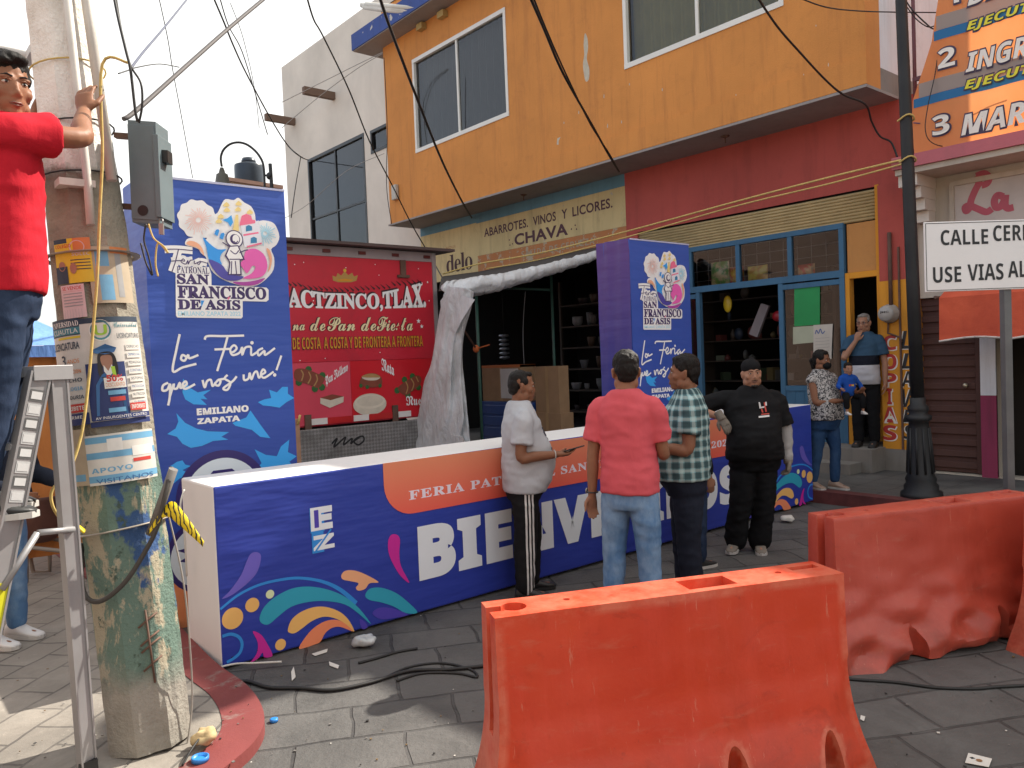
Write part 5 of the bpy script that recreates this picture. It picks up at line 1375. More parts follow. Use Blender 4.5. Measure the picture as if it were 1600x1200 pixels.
for (x0, y0, x1, y1), c1, c2, lab in snack:
    q0, q1 = on(x0, y1, 0, XF+0.1), on(x1, y0, 0, XF+0.1); mb = MB(); ccx = Vector((XF+0.1, (q0.y+q1.y)/2, (q0.z+q1.z)/2)); hw, hh_ = (q0.y-q1.y)/2, (q1.z-q0.z)/2
    n_ = NT('snack_bag'); co = n_.coord(); n_.val(n_.b.inputs['Base Color'], n_.mix(n_.ramp(n_.noise(co, 9, 3), 0.45, 0.55), c1, c2)); n_.set(Roughness=0.3)
    G = 8; rows = [[mb.bm.verts.new(ccx + Vector((-0.07*max(0,(1-abs(2*i/G-1)**2.5))*(1-abs(2*j/G-1)**2.5), hw*(1-2*i/G), hh_*(2*j/G-1)))) for i in range(G+1)] for j in range(G+1)]
    rows2 = [[mb.bm.verts.new(ccx + Vector((0.004+0.05*max(0,(1-abs(2*i/G-1)**2.5))*(1-abs(2*j/G-1)**2.5), hw*(1-2*i/G), hh_*(2*j/G-1)))) for i in range(G+1)] for j in range(G+1)]
    mb.mi(n_.m)
    for rw in (rows, rows2):
        for j in range(G):
            for i in range(G): mb.bm.faces.new((rw[j][i], rw[j][i+1], rw[j+1][i+1], rw[j+1][i])).smooth = True
    o = mb.build('snack_bag'); tag(o, lab, 'snack bag', 'snack bags on the transom shelf')
p = on(1137,475,0,XF+0.3); mb = MB(); mb.ell(p, (0.04,0.075,0.13), plain('yellow_bag', (0.6,0.42,0.02), 0.35), None, 12, 8); mb.tube([p+Vector((0,0,0.12)), p+Vector((0,0,0.5))], 0.004, M_wire, 4); tag(mb.build('snack_bag'), 'yellow bag hanging in the dark blue shop doorway', 'snack bag')
q = [on(x, y, 0, XF+0.35) for x, y in ((1189,474),(1201,478),(1183,527),(1170,522))]; mb = MB(); mb.prism(q, (0.05,0,0), plain('grey_box_card', (0.22,0.19,0.19), 0.7)); tag(mb.build('display_box'), 'narrow grey box hanging tilted in the blue shop doorway', 'box')
p = on(1216,494,0,XF+0.5); mb = MB(); mb.ell(p, (0.06,0.1,0.08), plain('red_ball', (0.4,0.02,0.03), 0.4), None, 12, 8); mb.tube([p+Vector((0,0,0.05)), p+Vector((0,0,0.6))], 0.004, M_wire, 4); tag(mb.build('hanging_toy'), 'round red toy hanging in the blue shop doorway', 'toy')

# ------------------------------------------------------------------ concrete utility pole with posters
pb0 = (gnd(165,1190,KZ) + gnd(297,1180,KZ))/2
pb0 = Vector((pb0.x + 0.643*0.17 - 0.766*0.065, pb0.y + 0.766*0.17 + 0.643*0.065, KZ))
Dp = (pb0 - CP).dot(CF)
ptop = atd(92, 0, Dp - 0.02); pax = (ptop - pb0).normalized()
PRZ = [(0.0,0.176),(0.35,0.176),(0.75,0.177),(1.2,0.178),(1.7,0.176),(2.25,0.166),(2.6,0.152),(3.2,0.138),(5.0,0.120),(7.5,0.10)]
def pr(t):
    for (a0, r0_), (a1_, r1_) in zip(PRZ, PRZ[1:]):
        if a0 <= t <= a1_: return r0_ + (r1_-r0_)*(t-a0)/(a1_-a0)
    return PRZ[-1][1]
psd = Vector((CR.x, CR.y, 0)); psd = (psd - pax*psd.dot(pax)).normalized(); pfr = psd.cross(pax).normalized()
if pfr.dot(CF) > 0: pfr = -pfr
def pole_mat():
    q = NT('weathered_pole_paint'); co = q.coord(); z = q.xyz(co)[2]
    n1 = q.noise(co, 3.0, 8, 0.7, 0.4); n2 = q.noise(q.coord('Object', (1.6,1.6,0.7)), 4.2, 9, 0.72, 0.3); n3 = q.noise(co, 15, 7, 0.7)
    low = q.mix(q.ramp(n2, 0.52, 0.56), (0.12,0.185,0.15), (0.36,0.32,0.23))
    low = q.mix(q.ramp(q.noise(q.coord('Object', (1,1,0.6), (0.4,0.2,0)), 3.4, 6, 0.6), 0.575, 0.60), low, (0.035,0.085,0.21))
    low = q.mix(q.ramp(n3, 0.60, 0.66), low, (0.055,0.085,0.065))
    conc = q.mix(q.ramp(n1, 0.35, 0.7), (0.31,0.29,0.25), (0.19,0.175,0.15))
    white = q.mix(q.ramp(n2, 0.45, 0.7), (0.80,0.77,0.72), (0.60,0.55,0.48))
    foot = q.ramp(q.math('ADD', z, q.math('MULTIPLY', n1, 0.35)), 0.48, 0.66)
    c = q.mix(foot, conc, low)
    mid = q.ramp(q.math('ADD', z, q.math('MULTIPLY', n3, 0.1)), 1.35, 1.45); c = q.mix(mid, c, q.mix(q.ramp(n1, 0.4, 0.65), (0.36,0.32,0.25), (0.22,0.20,0.16)))
    up = q.ramp(q.math('ADD', z, q.math('MULTIPLY', n3, 0.12)), 2.66, 2.70); c = q.mix(up, c, white)
    q.val(q.b.inputs['Base Color'], c); q.set(Roughness=0.9)
    h = q.math('ADD', q.math('MULTIPLY', n2, 1.2), q.math('ADD', n3, q.math('MULTIPLY', q.noise(co, 60, 4), 0.5)))
    q.bump(h, 0.55, 0.02); return q.m
M_pole = pole_mat()
def pole_pt(an, t, h=0.0):
    """an = 0 faces the camera, positive to the right; round the corners of the octagon a bit"""
    return pb0 + pax*t + (pfr*math.cos(an) + psd*math.sin(an))*(pr(t)+h)
pole = thing('utility_pole', 'eight sided concrete utility pole with peeling green paint and old posters', 'pole', pb0)
mb = MB(); mb.mi(M_pole); rows = []
tz = [0.0] + [0.06*k for k in range(1, 60)] + [4.0,4.6,5.2,6,7,7.5]
OFF = R_(-14)
for t in tz:
    row = []
    for k in range(48):
        an = 2*math.pi*k/48; sg = math.pi/4; loc = ((an - OFF + sg/2) % sg) - sg/2
        r = pr(t)*math.cos(sg/2)/math.cos(loc)*1.03
        chip = 0.010*max(0, abs(loc)/(sg/2)-0.6)*noise.noise((t*9, k*0.7, 1.0))*2 + 0.004*noise.noise((t*14, math.cos(an)*3, math.sin(an)*3))
        if t < 0.55 and R_(25) < an < R_(70): chip -= 0.018*max(0, noise.noise((t*7, an*6, 4.0))+0.25)
        row.append(mb.bm.verts.new(pb0 + pax*t + (pfr*math.cos(an)+psd*math.sin(an))*(r+chip)))
    rows.append(row)
for A_, B_ in zip(rows, rows[1:]):
    for k in range(48): mb.bm.faces.new((A_[k], A_[(k+1) % 48], B_[(k+1) % 48], B_[k]))
mb.bm.faces.new(rows[-1])
mb.build('shaft', pole)
for an0, zs_ in ((R_(43), (0.36, 0.44, 0.47, 0.55)),):
    for z in zs_:
        mb = MB(); mb.tube([pole_pt(an0-0.25, z, 0.002), pole_pt(an0+0.02, z+0.03, 0.002), pole_pt(an0+0.22, z+0.045, 0.001)], 0.0045, M_rust, 6); mb.build('exposed_rebar', pole)
    mb = MB(); mb.tube([pole_pt(an0-0.03, 0.3, 0.002), pole_pt(an0-0.05, 0.62, 0.002)], 0.0045, M_rust, 6); mb.build('exposed_rebar', pole)
def pole_uv(x, y, h=0.012):
    """pixel -> (angle, height) on the pole's round surface"""
    d = ray(x, y); best = None; t = 2.6
    for k in range(60):
        p = CP + d*t; q = p - pb0; zt_ = q.dot(pax); rad = q - pax*zt_; dist = rad.length - (pr(max(0, zt_))+h)
        if abs(dist) < 1e-4: break
        t += dist*0.8/ d.length if dist > 0 else dist*0.8
        if t > 4.6: break
    p = CP + d*t; q = p - pb0; zt_ = q.dot(pax); rad = q - pax*zt_
    return math.atan2(rad.dot(psd), rad.dot(pfr)), zt_
def on_axis(x, y):
    """pixel -> angle via sideways offset (also beyond the silhouette) and height"""
    d = ray(x, y); t = (pb0 + pax*1.2 - CP).dot(CF) - 0.15; p = CP + d*t; q = p - pb0; z = q.dot(pax); s = q.dot(psd)/(pr(max(0.0, z))+0.012)
    return math.asin(max(-0.985, min(0.985, s))), z
fn_p = lambda u, v, h: pole_pt(u, v, 0.010 + h)
def wrap_rect(art, x0, y0, x1, y1, m, n=10, sk=0.0):
    a0, z0 = on_axis(x0, y1); a1_, z1 = on_axis(x1, y1); _, z2 = on_axis(x0, y0)
    art.rect(a0, z0, a1_, z2, m, max(1, int(abs(a1_-a0)/0.04)+1)); return a0, z0, a1_, z2
def sub(R, x0, y0, x1, y1):     # fractions of a poster, y downwards
    a0, z0, a1_, z1 = R; return a0+(a1_-a0)*x0, z1-(z1-z0)*y1, a0+(a1_-a0)*x1, z1-(z1-z0)*y0
Mp = {n_: plain('poster_'+n_, c, 0.55, 0.10, 14, 0.25, 9) for n_, c in dict(paper=(0.60,0.57,0.52), dark=(0.02,0.04,0.07), blue=(0.03,0.12,0.30), navy=(0.015,0.03,0.13), red=(0.5,0.04,0.03), yellow=(0.66,0.50,0.03), orange=(0.6,0.2,0.06), pink=(0.62,0.47,0.47), sky=(0.14,0.34,0.52), green=(0.3,0.5,0.03), skin=(0.34,0.17,0.11), hair=(0.02,0.015,0.015), tan=(0.42,0.34,0.24), grey=(0.3,0.3,0.3), teal=(0.05,0.2,0.24), white=(0.7,0.68,0.64)).items()}
def poster(label, px, base, draw):
    p = Art(fn_p, 0.0); p.STEP = 0.0002; p.h = 0.004 + 0.0008*poster.n; poster.n += 1
    R = wrap_rect(p, *px, Mp[base]); draw(p, R)
    o = p.build('poster', None); return tag(o, label, 'poster', 'posters pasted round the concrete pole')
poster.n = 0
def pr_rect(p, R, x0, y0, x1, y1, m, n=4): q_ = sub(R, x0, y0, x1, y1); p.rect(*q_, Mp[m], max(1, int(abs(q_[2]-q_[0])/0.04)+1))
def pr_text(p, R, x0, y0, x1, y1, t, m, st='sans', off=0.0):
    u0, v0, u1, v1 = sub(R, x0, y0, x1, y1); p.text(t, u0, v0, u1, v1, Mp[m], st, off)
def dA(p, R):
    pr_rect(p,R,0,0,1,.16,'dark',6); pr_text(p,R,.04,.025,.98,.075,'UNIVERSIDAD','white','serif'); pr_rect(p,R,0,.085,1,.15,'teal',6); pr_text(p,R,.1,.095,.95,.14,'CUAUTLA','white','plain')
    pr_rect(p,R,.3,.17,1,.19,'yellow'); pr_text(p,R,.05,.22,.95,.29,'LICENCIATURA','dark','plain',.02); pr_text(p,R,.36,.34,.5,.44,'3','dark','sans'); pr_text(p,R,.55,.38,.9,.42,'ANOS','orange','plain')
    for k, (m, t) in enumerate((('orange','ADMINISTRACION'),('dark','DERECHO'),('sky','PSICOLOGIA'),('dark','CONTADURIA'),('blue','PEDAGOGIA'))):
        y = .48+k*.08; pr_text(p,R,.08,y,.92,y+.035,t,m,'sans')
    pr_rect(p,R,.05,.80,.95,.88,'red'); pr_text(p,R,.1,.82,.9,.86,'INSCRIBETE','white'); pr_rect(p,R,0,.89,1,1,'navy',6); pr_text(p,R,.1,.91,.9,.94,'INFORMES','white')
def dB(p, R):
    pr_rect(p,R,0,0,1,.05,'dark',10); pr_rect(p,R,.0,.95,1,1,'navy',10)
    u0,v0,u1,v1 = sub(R,.14,.02,.5,.22); c_ = ((u0+u1)/2,(v0+v1)/2)
    p.circle(*c_, (u1-u0)/2, Mp['white'], (v1-v0)/2, n=24); p.circle(*c_, (u1-u0)/2*.88, Mp['teal'], (v1-v0)/2*.88, n=24); pr_text(p,R,.22,.07,.42,.165,'U','green','sans')
    pr_text(p,R,.52,.05,.98,.10,'Universidad','teal','script'); pr_text(p,R,.56,.155,.98,.20,'LICENCIATURAS','dark','plain')
    for k in range(8):
        y = .26+k*.075; pr_rect(p,R,.68,y,.96,y+.055,'paper'); pr_text(p,R,.70,y+.01,.94,y+.035,('DERECHO','CRIMINOLOGIA','PEDAGOGIA','CONTABLE','SISTEMAS','PSICOLOGIA','NUTRICION','TURISMO')[k],'blue' if k % 2 else 'dark','plain')
    pr_rect(p,R,.03,.42,.62,.94,'navy',8)
    p.h += 0.0025
    P = lambda pts: [(R[0]+(R[2]-R[0])*x, R[3]-(R[3]-R[1])*y) for x, y in pts]
    p.poly(P([(.22,.40),(.26,.33),(.44,.33),(.5,.42),(.48,.55),(.24,.55)]), Mp['hair'], True); p.poly(P([(.28,.36),(.42,.36),(.43,.44),(.36,.50),(.28,.44)]), Mp['skin'], True)
    p.poly(P([(.14,.30),(.36,.25),(.52,.29),(.48,.33),(.34,.345),(.20,.33)]), Mp['blue']); p.poly(P([(.16,.62),(.26,.53),(.34,.50),(.46,.53),(.56,.62),(.58,.90),(.12,.90)]), Mp['blue']); p.poly(P([(.30,.44),(.36,.50),(.42,.44),(.44,.50),(.36,.56),(.30,.5)]), Mp['white']); p.poly(P([(.40,.46),(.46,.46),(.47,.55),(.42,.55)]), Mp['green'])
    pr_rect(p,R,.28,.56,.60,.66,'white'); pr_text(p,R,.32,.535,.56,.60,'50%','red','sans',.02); pr_text(p,R,.30,.61,.58,.645,'DESCUENTO','orange','plain')
    pr_rect(p,R,.32,.68,.58,.72,'sky'); pr_rect(p,R,.34,.74,.56,.78,'red'); pr_rect(p,R,.30,.84,.55,.88,'sky'); pr_rect(p,R,.62,.81,.9,.88,'red'); pr_text(p,R,.64,.825,.88,.865,'INFORMES','white'); pr_rect(p,R,.05,.90,.95,.945,'navy',8); pr_text(p,R,.1,.91,.9,.935,'AV INSURGENTES CENTRO','white','plain')
def dC(p, R):
    pr_rect(p,R,.55,0,1,.30,'orange'); pr_rect(p,R,0,.0,.4,.1,'dark'); pr_text(p,R,.04,.12,.5,.2,'COLEGIO','red'); 
    u0,v0,u1,v1 = sub(R,.45,.05,.85,.35); p.circle((u0+u1)/2,(v0+v1)/2,(u1-u0)/2,Mp['pink'],(v1-v0)/2,n=20); pr_text(p,R,.5,.32,.95,.40,'SOLEC','paper'); 
    for k in range(4): pr_rect(p,R,.45,.48+k*.07,.95,.50+k*.07,'dark')
    pr_rect(p,R,0,.62,.35,1,'dark'); u0,v0,u1,v1 = sub(R,.1,.5,.3,.72); p.circle((u0+u1)/2,(v0+v1)/2,(u1-u0)/2,Mp['skin'],(v1-v0)/2,n=14); u0,v0,u1,v1 = sub(R,.42,.55,.6,.8); p.circle((u0+u1)/2,(v0+v1)/2,(u1-u0)/2,Mp['skin'],(v1-v0)/2,n=14)
def dD(p, R):
    pr_text(p,R,.08,.05,.9,.16,'SE VENDE','red','plain',.01); pr_rect(p,R,.06,.20,.94,.205,'red')
    for k in range(5): pr_rect(p,R,.1,.26+k*.09,.9,.29+k*.09,'grey')
    for k in range(7): pr_rect(p,R,.1+k*.12,.74,.108+k*.12,1,'grey',1)
def dE(p, R):
    for k, m in enumerate(('sky','paper','sky','paper','paper','sky')):
        if m != 'paper': pr_rect(p,R,.0,.04+k*.155,1,.17+k*.155,m,8)
    pr_rect(p,R,.3,.1,.5,.35,'white'); pr_rect(p,R,.62,.3,.95,.5,'white'); pr_rect(p,R,.62,.55,.9,.62,'red'); pr_text(p,R,.06,.36,.55,.47,'BAZAR','sky'); pr_text(p,R,.05,.66,.6,.76,'APOYO','sky'); pr_text(p,R,.1,.88,.9,.97,'VISITANOS','blue','plain')
def dF(p, R):
    pr_rect(p,R,.1,.8,.8,.92,'sky'); pr_rect(p,R,.1,.1,.5,.4,'tan')
def dG(p, R):
    pr_rect(p,R,.15,.05,.45,.35,'sky'); pr_rect(p,R,.2,.5,.5,.95,'sky'); pr_rect(p,R,.6,.1,.75,.9,'grey'); pr_rect(p,R,.5,.0,1,.12,'orange')
poster('torn pale paper with sky blue patches highest on the concrete pole', (150,385,232,475), 'tan', dG)
poster('university poster listing courses on the left side of the concrete pole', (97,501,151,668), 'paper', dA)
poster('university poster with a smiling graduate in cap and gown', (151,497,250,668), 'paper', dB)
poster('red and yellow school poster on the pole above the pink slip', (98,377,152,447), 'yellow', dC)
poster('pale pink tear off slip below the yellow poster', (108,448,144,500), 'pink', dD)
poster('grey torn notice low on the left of the pole', (118,672,152,760), 'tan', dF)
poster('white poster with sky blue stripes lowest on the pole', (150,680,252,758), 'paper', dE)
# straps, tape, rope, conduit
mb = MB(); n_ = 24
def ring(t, rr, h=0.014, tilt=0.0): return [pole_pt(2*math.pi*k/n_, t + tilt*math.sin(2*math.pi*k/n_), h) for k in range(n_)]
mb.tube(ring(on_axis(180,829)[1], .006, 0.014, 0.012), [(0.012,0.004)]*n_, plain('metal_strap', (0.35,0.31,0.26), 0.5, metal=0.4), 6, closed=True); mb.build('metal_strap', pole)
mb = MB(); mb.tube(ring(on_axis(180,388)[1], .006, 0.02, 0.0), [(0.02,0.004)]*n_, plain('metal_strap', (0.35,0.31,0.26), 0.5, metal=0.4), 6, closed=True); mb.build('metal_strap', pole)
for x, y, tl in ((180,178,0.01),(160,262,0.0),(150,86,0.012)):
    mb = MB(); mb.tube(ring(on_axis(x, y)[1], .004, 0.012, tl), 0.004, M_wire if y > 170 else M_rope, 5, closed=True); mb.build('tie_wire', pole)
M_pipe = plain('pale_conduit', (0.55,0.52,0.47), 0.5, 0.15, 5)
mb = MB(); mb.tube([pole_pt(0.55, 2.3, 0.03), pole_pt(0.6, 2.5, 0.03), pole_pt(0.75, 4.5, 0.04)], 0.018, M_pipe, 10); mb.build('conduit', pole)
mb = MB(); mb.tube([pole_pt(1.1, 2.5, 0.045), pole_pt(1.1, 3.3, 0.045), pole_pt(1.1, 5.0, 0.05)], 0.022, M_pipe, 10); mb.build('conduit', pole)
mb = MB(); mb.box((-0.07,-0.05,0), (0.07,0.05,0.03), M_pipe, Matrix.Translation(pole_pt(0.3, 2.47, 0.0))); mb.build('conduit_bracket', pole)
# electric box
eb = [atd(x, y, Dp-0.02) for x, y in ((199,187),(243,190),(207,347),(250,350))]
ebx = thing('electric_box', 'grey metal electric box fixed high on the side of the pole', 'electric box', (eb[2]+eb[3])/2)
dxx = (eb[1]-eb[0]).normalized(); dzz = ((eb[0]+eb[1])/2-(eb[2]+eb[3])/2).normalized(); dyy = dzz.cross(dxx).normalized()
w_, h_ = (eb[1]-eb[0]).length, (eb[0]-eb[2]).length
Meb = Matrix.Translation((eb[2]+eb[3])/2) @ Matrix((dxx, dyy, dzz)).transposed().to_4x4()
M_ebg = plain('grey_enamel', (0.125,0.165,0.18), 0.45, 0.12, 6, 0.1, 12)
mb = MB(); mb.box((-w_/2, 0, 0), (w_/2, 0.13, h_), M_ebg, Meb); mb.box((-w_/2, -0.004, 0.015), (w_/2-0.008, -0.0005, h_-0.02), M_ebg, Meb); mb.box((w_/2-0.012, -0.012, 0.03), (w_/2+0.012, 0.13, h_-0.06), M_ebg, Meb); o = mb.build('case', ebx); bevel(o, 0.004, 2)
mb = MB(); mb.lathe(Meb @ Vector((-0.01, -0.0045, 0.055)), [(0.024,0),(0.024,0.002)], M_black, 18, -dyy); mb.build('knockout_hole', ebx)
mb = MB(); mb.box((w_/2+0.005, 0.02, h_*0.62), (w_/2+0.04, 0.07, h_*0.74), M_black, Meb); mb.build('switch_handle', ebx)
mb = MB(); mb.box((w_/2+0.0, -0.02, -0.05), (w_/2+0.02, -0.008, 0.0), M_steel, Meb); mb.tube([Meb @ Vector(v) for v in ((w_/2+0.002,-0.014,0),(w_/2+0.002,-0.014,0.02),(w_/2+0.018,-0.014,0.02),(w_/2+0.018,-0.014,0))], 0.003, M_steel, 5); mb.build('padlock', ebx)
mb = MB(); mb.box((-w_/2-0.09, 0.05, h_*0.15), (-w_/2, 0.08, h_*0.2), M_rust, Meb); mb.box((-w_/2-0.09, 0.05, h_*0.85), (-w_/2, 0.08, h_*0.9), M_rust, Meb); mb.build('mount_bracket', ebx)
def dcable(name, label, cat, pts, rad, m, **kw): return cable(name, label, cat, [atd(*p) for p in pts], rad, m, **kw)
D0 = Dp - 0.22
dcable('rope', 'thin yellow rope hanging down the front of the concrete pole', 'rope', [(200,98,D0),(160,100,D0),(160,240,D0),(156,330,D0),(152,430,D0),(145,520,D0),(138,600,D0-.02),(127,680,D0-.05),(108,735,D0-.1),(82,765,D0-.15),(82,790,D0-.15),(95,812,D0-.12)], 0.006, M_rope)
M_ytape = plain('yellow_caution_tape', (0.75,0.55,0.01), 0.4, 0.1, 10)
mb = MB(); P_ = catmull([atd(*p) for p in ((92,806,D0-.1),(104,814,D0-.09),(118,820,D0-.07),(131,830,D0-.05))], 6)
mb.tube(P_, [(0.008+0.02*k/len(P_), 0.008) for k in range(len(P_))], M_ytape, 8); tag(mb.build('tape_end'), 'frayed yellow tape end dangling left of the pole', 'tape')
dcable('hose', 'black hose looped across the lower part of the pole', 'hose', [(268,730,D0+.05),(258,775,D0),(245,825,D0),(225,865,D0-.0),(195,910,D0-.01),(160,938,D0-.01),(137,935,D0+.0),(127,905,D0+.03),(128,850,D0+.1)], 0.011, plain('grey_black_hose', (0.05,0.045,0.04), 0.55))
mb = MB(); p0, p1 = atd(271,733,D0+.03), atd(235,835,D0+.06); mb.tube([p0, p1], 0.02, plain('grey_pipe', (0.16,0.15,0.14), 0.5), 10); tag(mb.build('pipe_stub'), 'short grey pipe stub strapped to the right side of the pole', 'pipe')
# striped tape
tp = [atd(*p) for p in ((232,832,D0),(262,796,D0-.01),(285,812,D0-.03),(318,850,D0-.05))]
mb = MB(); P_ = catmull(tp, 8); up_ = Vector((0,0,1)); pv = None
Mstripe = NT('caution_tape_print'); co = Mstripe.coord('Object', (1,1,1)); wv = Mstripe.n('ShaderNodeTexWave'); wv.inputs['Scale'].default_value = 22; wv.inputs['Distortion'].default_value = 6; Mstripe.l(co, wv.inputs['Vector']); Mstripe.val(Mstripe.b.inputs['Base Color'], Mstripe.mix(Mstripe.ramp(wv.outputs['Fac'], 0.72, 0.76), (0.75,0.56,0.01), (0.03,0.025,0.01))); Mstripe.set(Roughness=0.35)
mb.mi(Mstripe.m)
for k, p in enumerate(P_):
    ww = 0.012 + 0.022*math.sin(math.pi*min(1, k/len(P_)*1.1)); cur = [mb.bm.verts.new(p + Vector((0.3,0.1,0.9)).normalized()*ww), mb.bm.verts.new(p - Vector((0.3,0.1,0.9)).normalized()*ww)]
    if pv: f = mb.bm.faces.new((pv[0], pv[1], cur[1], cur[0])); f.smooth = True
    pv = cur
so_ = mb.build('caution_tape'); sm_ = so_.modifiers.new('t','SOLIDIFY'); sm_.thickness = 0.001; tag(so_, 'yellow and black caution tape fluttering right of the pole', 'tape')
for k, (lab, pts) in enumerate((('tangle of thin dark wires hanging below the grey electric box', [(228,350,D0),(225,375,D0),(232,400,D0),(238,430,D0),(228,410,D0),(220,380,D0)]),('pale bare wire bent below the grey electric box', [(232,350,D0),(240,372,D0),(256,385,D0),(262,395,D0),(247,380,D0),(243,410,D0),(247,432,D0)]))):
    dcable('loose_wire', lab, 'wire', pts, 0.004, M_wire if k == 0 else M_rope)

# ------------------------------------------------------------------ step ladder
lc = atd(75, 580, 3.08); fr_ = gnd(137, 1205, KZ); fl_ = atd(-85, 1300, 2.85); fl_ = Vector((fl_.x, fl_.y, KZ))
lad = thing('step_ladder', 'aluminium step ladder standing left of the concrete pole', 'ladder', (fr_+fl_)/2)
M_alum = plain('aluminium', (0.34,0.335,0.34), 0.42, 0.10, 5, 0.1, 20, metal=0.35)
adir = (fr_ - fl_).normalized(); rdir = -Vector((CR.x, CR.y, 0)).normalized()          # towards the left of the picture
def rail(p0, p1, wdt, thk):
    mb = MB(); t = (p1-p0); L_ = t.length; t.normalize(); s_ = (adir - t*adir.dot(t)).normalized(); o_ = t.cross(s_)
    M_ = Matrix.Translation(p0) @ Matrix((s_, o_, t)).transposed().to_4x4()
    mb.box((-wdt/2, -thk/2, 0), (wdt/2, thk/2, L_), M_alum, M_)
    for e_ in (-1, 1): mb.box((e_*wdt/2-0.004, -thk/2-0.006, 0.002), (e_*wdt/2+0.004, thk/2+0.006, L_-0.002), M_alum, M_)
    return mb, M_
lw_ = 0.52
off = rdir*lw_
tl_, trr = lc - adir*0.035, lc + adir*0.035
for k in (0, 1):
    sp__ = -off*0 + off*k
    mb, M_ = rail(fl_ + sp__ , tl_ + sp__*0.82, 0.075, 0.028); rl_ = mb.build('front_rail', lad)
    mb, M2 = rail(fr_ + sp__ , trr + sp__*0.82, 0.06, 0.024); mb.build('rear_rail', lad)
    if k == 0:
        ms = MB(); Lr = (tl_-fl_).length; fside = -1 if (M_.to_3x3() @ Vector((0,-1,0))).dot(CF) < 0 else 1
        for q in range(8):
            z = Lr - 0.50 + q*0.055
            y0 = fside*0.0148
            ms.box((-0.026, y0, z), (0.026, y0+fside*0.0008, z+0.045), plain('ladder_sticker', (0.5,0.5,0.5), 0.5) if q % 2 == 0 else plain('ladder_sticker_dark', (0.12,0.12,0.12), 0.5), M_)
            ms.box((-0.021, y0+fside*0.0012, z+0.008), (0.021, y0+fside*0.0018, z+0.037), plain('ladder_sticker_mark', (0.6,0.6,0.6), 0.5), M_)
        ms.box((-0.02, 0.0148*fside, Lr-1.12), (0.035, 0.0156*fside, Lr-0.80), plain('yellow_sticker', (0.62,0.6,0.02), 0.5), M_); ms.build('rail_sticker', rl_)
mb = MB(); Mc = Matrix.Translation(lc) @ Matrix((adir, rdir, Vector((0,0,1)))).transposed().to_4x4()
mb.box((-0.075, -0.02, -0.02), (0.075, lw_*0.84, 0.02), M_alum, Mc); mb.box((-0.078, -0.024, -0.035), (0.078, -0.02, 0.022), M_alum, Mc); o = mb.build('top_cap', lad); bevel(o, 0.004, 2)
for k in range(5):
    t = (k+1)/6; p0 = fl_.lerp(tl_, t); mb = MB(); Ms = Matrix.Translation(p0) @ Matrix((adir, rdir, Vector((0,0,1)))).transposed().to_4x4(); mb.box((-0.04, 0.012, -0.012), (0.04, lw_*(1-0.18*t)-0.012, 0.012), M_alum, Ms); mb.build('tread', lad)
mb = MB(); p0 = fl_.lerp(tl_, 0.52) - rdir*0.02; p1 = fr_.lerp(trr, 0.62) - rdir*0.02; pm = (p0+p1)/2 + Vector((0,0,0.10)); mb.tube([p0, pm], (0.013), M_alum, 6); mb.tube([pm, p1], 0.013, M_alum, 6); mb.build('spreader_bar', lad)
for p_ in (fr_, fl_):
    mb = MB(); mb.box((p_.x-0.035, p_.y-0.03, KZ+0.001), (p_.x+0.035, p_.y+0.03, KZ+0.05), M_black); mb.build('rubber_foot', lad)
# ------------------------------------------------------------------ market stall, wheelbarrow and far things on the left
def cloth_mat(name, c1, c2):
    q = NT(name); co = q.coord(); q.val(q.b.inputs['Base Color'], q.mix(q.ramp(q.noise(co, 2.5, 4), 0.3, 0.7), c1, c2)); q.set(Roughness=0.85); q.bump(q.noise(q.coord('Object', (2.0,2.0,0.6)), 3.0, 4), 0.6, 0.05); return q.m
M_ocloth = cloth_mat('orange_cloth', (0.62,0.24,0.06), (0.50,0.18,0.045)); M_btarp = cloth_mat('blue_tarp', (0.10,0.22,0.55), (0.16,0.32,0.62))
sY = 7.6
s0_, s1_ = on(35,640,1,sY), on(132,640,1,sY)
ztop = on(80,540,1,sY).z
stall = thing('market_stall', 'market stall with orange cloth sides and a blue tarp top behind the ladder', 'stall', ((s0_.x+s1_.x)/2-0.5, sY+0.5, KZ))
mb = MB(); N = 40
def skirt(pa, pb, z0, z1):
    pv = None
    for i in range(N+1):
        p = pa.lerp(pb, i/N); nrm = Vector((-(pb-pa).y, (pb-pa).x, 0)).normalized()
        w0 = 0.05*noise.noise((i*0.35,0,1)) + 0.02*math.sin(i*1.1); cur = [mb.bm.verts.new(p + nrm*w0*1.6 + Vector((0,0,z0-p.z))), mb.bm.verts.new(p + nrm*w0*0.3 + Vector((0,0,z1-p.z)))]
        if pv: f = mb.bm.faces.new((pv[0], cur[0], cur[1], pv[1])); f.smooth = True
        pv = cur
xa, xb = s0_.x - 1.2, s1_.x
mb.mi(M_ocloth)
skirt(Vector((xa,sY,0)), Vector((xb,sY,0)), 0.22, ztop); skirt(Vector((xb,sY,0)), Vector((xb,sY+1.6,0)), 0.22, ztop)
mb.build('cloth_side', stall)
zt2 = on(70,498,1,sY).z
mb = MB(); mb.face([(xa-0.1,sY-0.1,ztop),(xb+0.05,sY-0.1,ztop),(xb-0.35,sY+0.8,zt2+0.12),(xa+0.2,sY+0.8,zt2+0.12)], M_btarp); mb.face([(xb+0.05,sY-0.1,ztop),(xb+0.05,sY+1.7,ztop),(xb-0.35,sY+0.8,zt2+0.12)], M_btarp)
mb.face([(xa-0.1,sY-0.1,ztop-0.005),(xb+0.05,sY-0.1,ztop-0.005),(xb+0.05,sY-0.11,ztop-0.1),(xa-0.1,sY-0.11,ztop-0.08)], M_btarp)
mb.build('tarp_roof', stall)
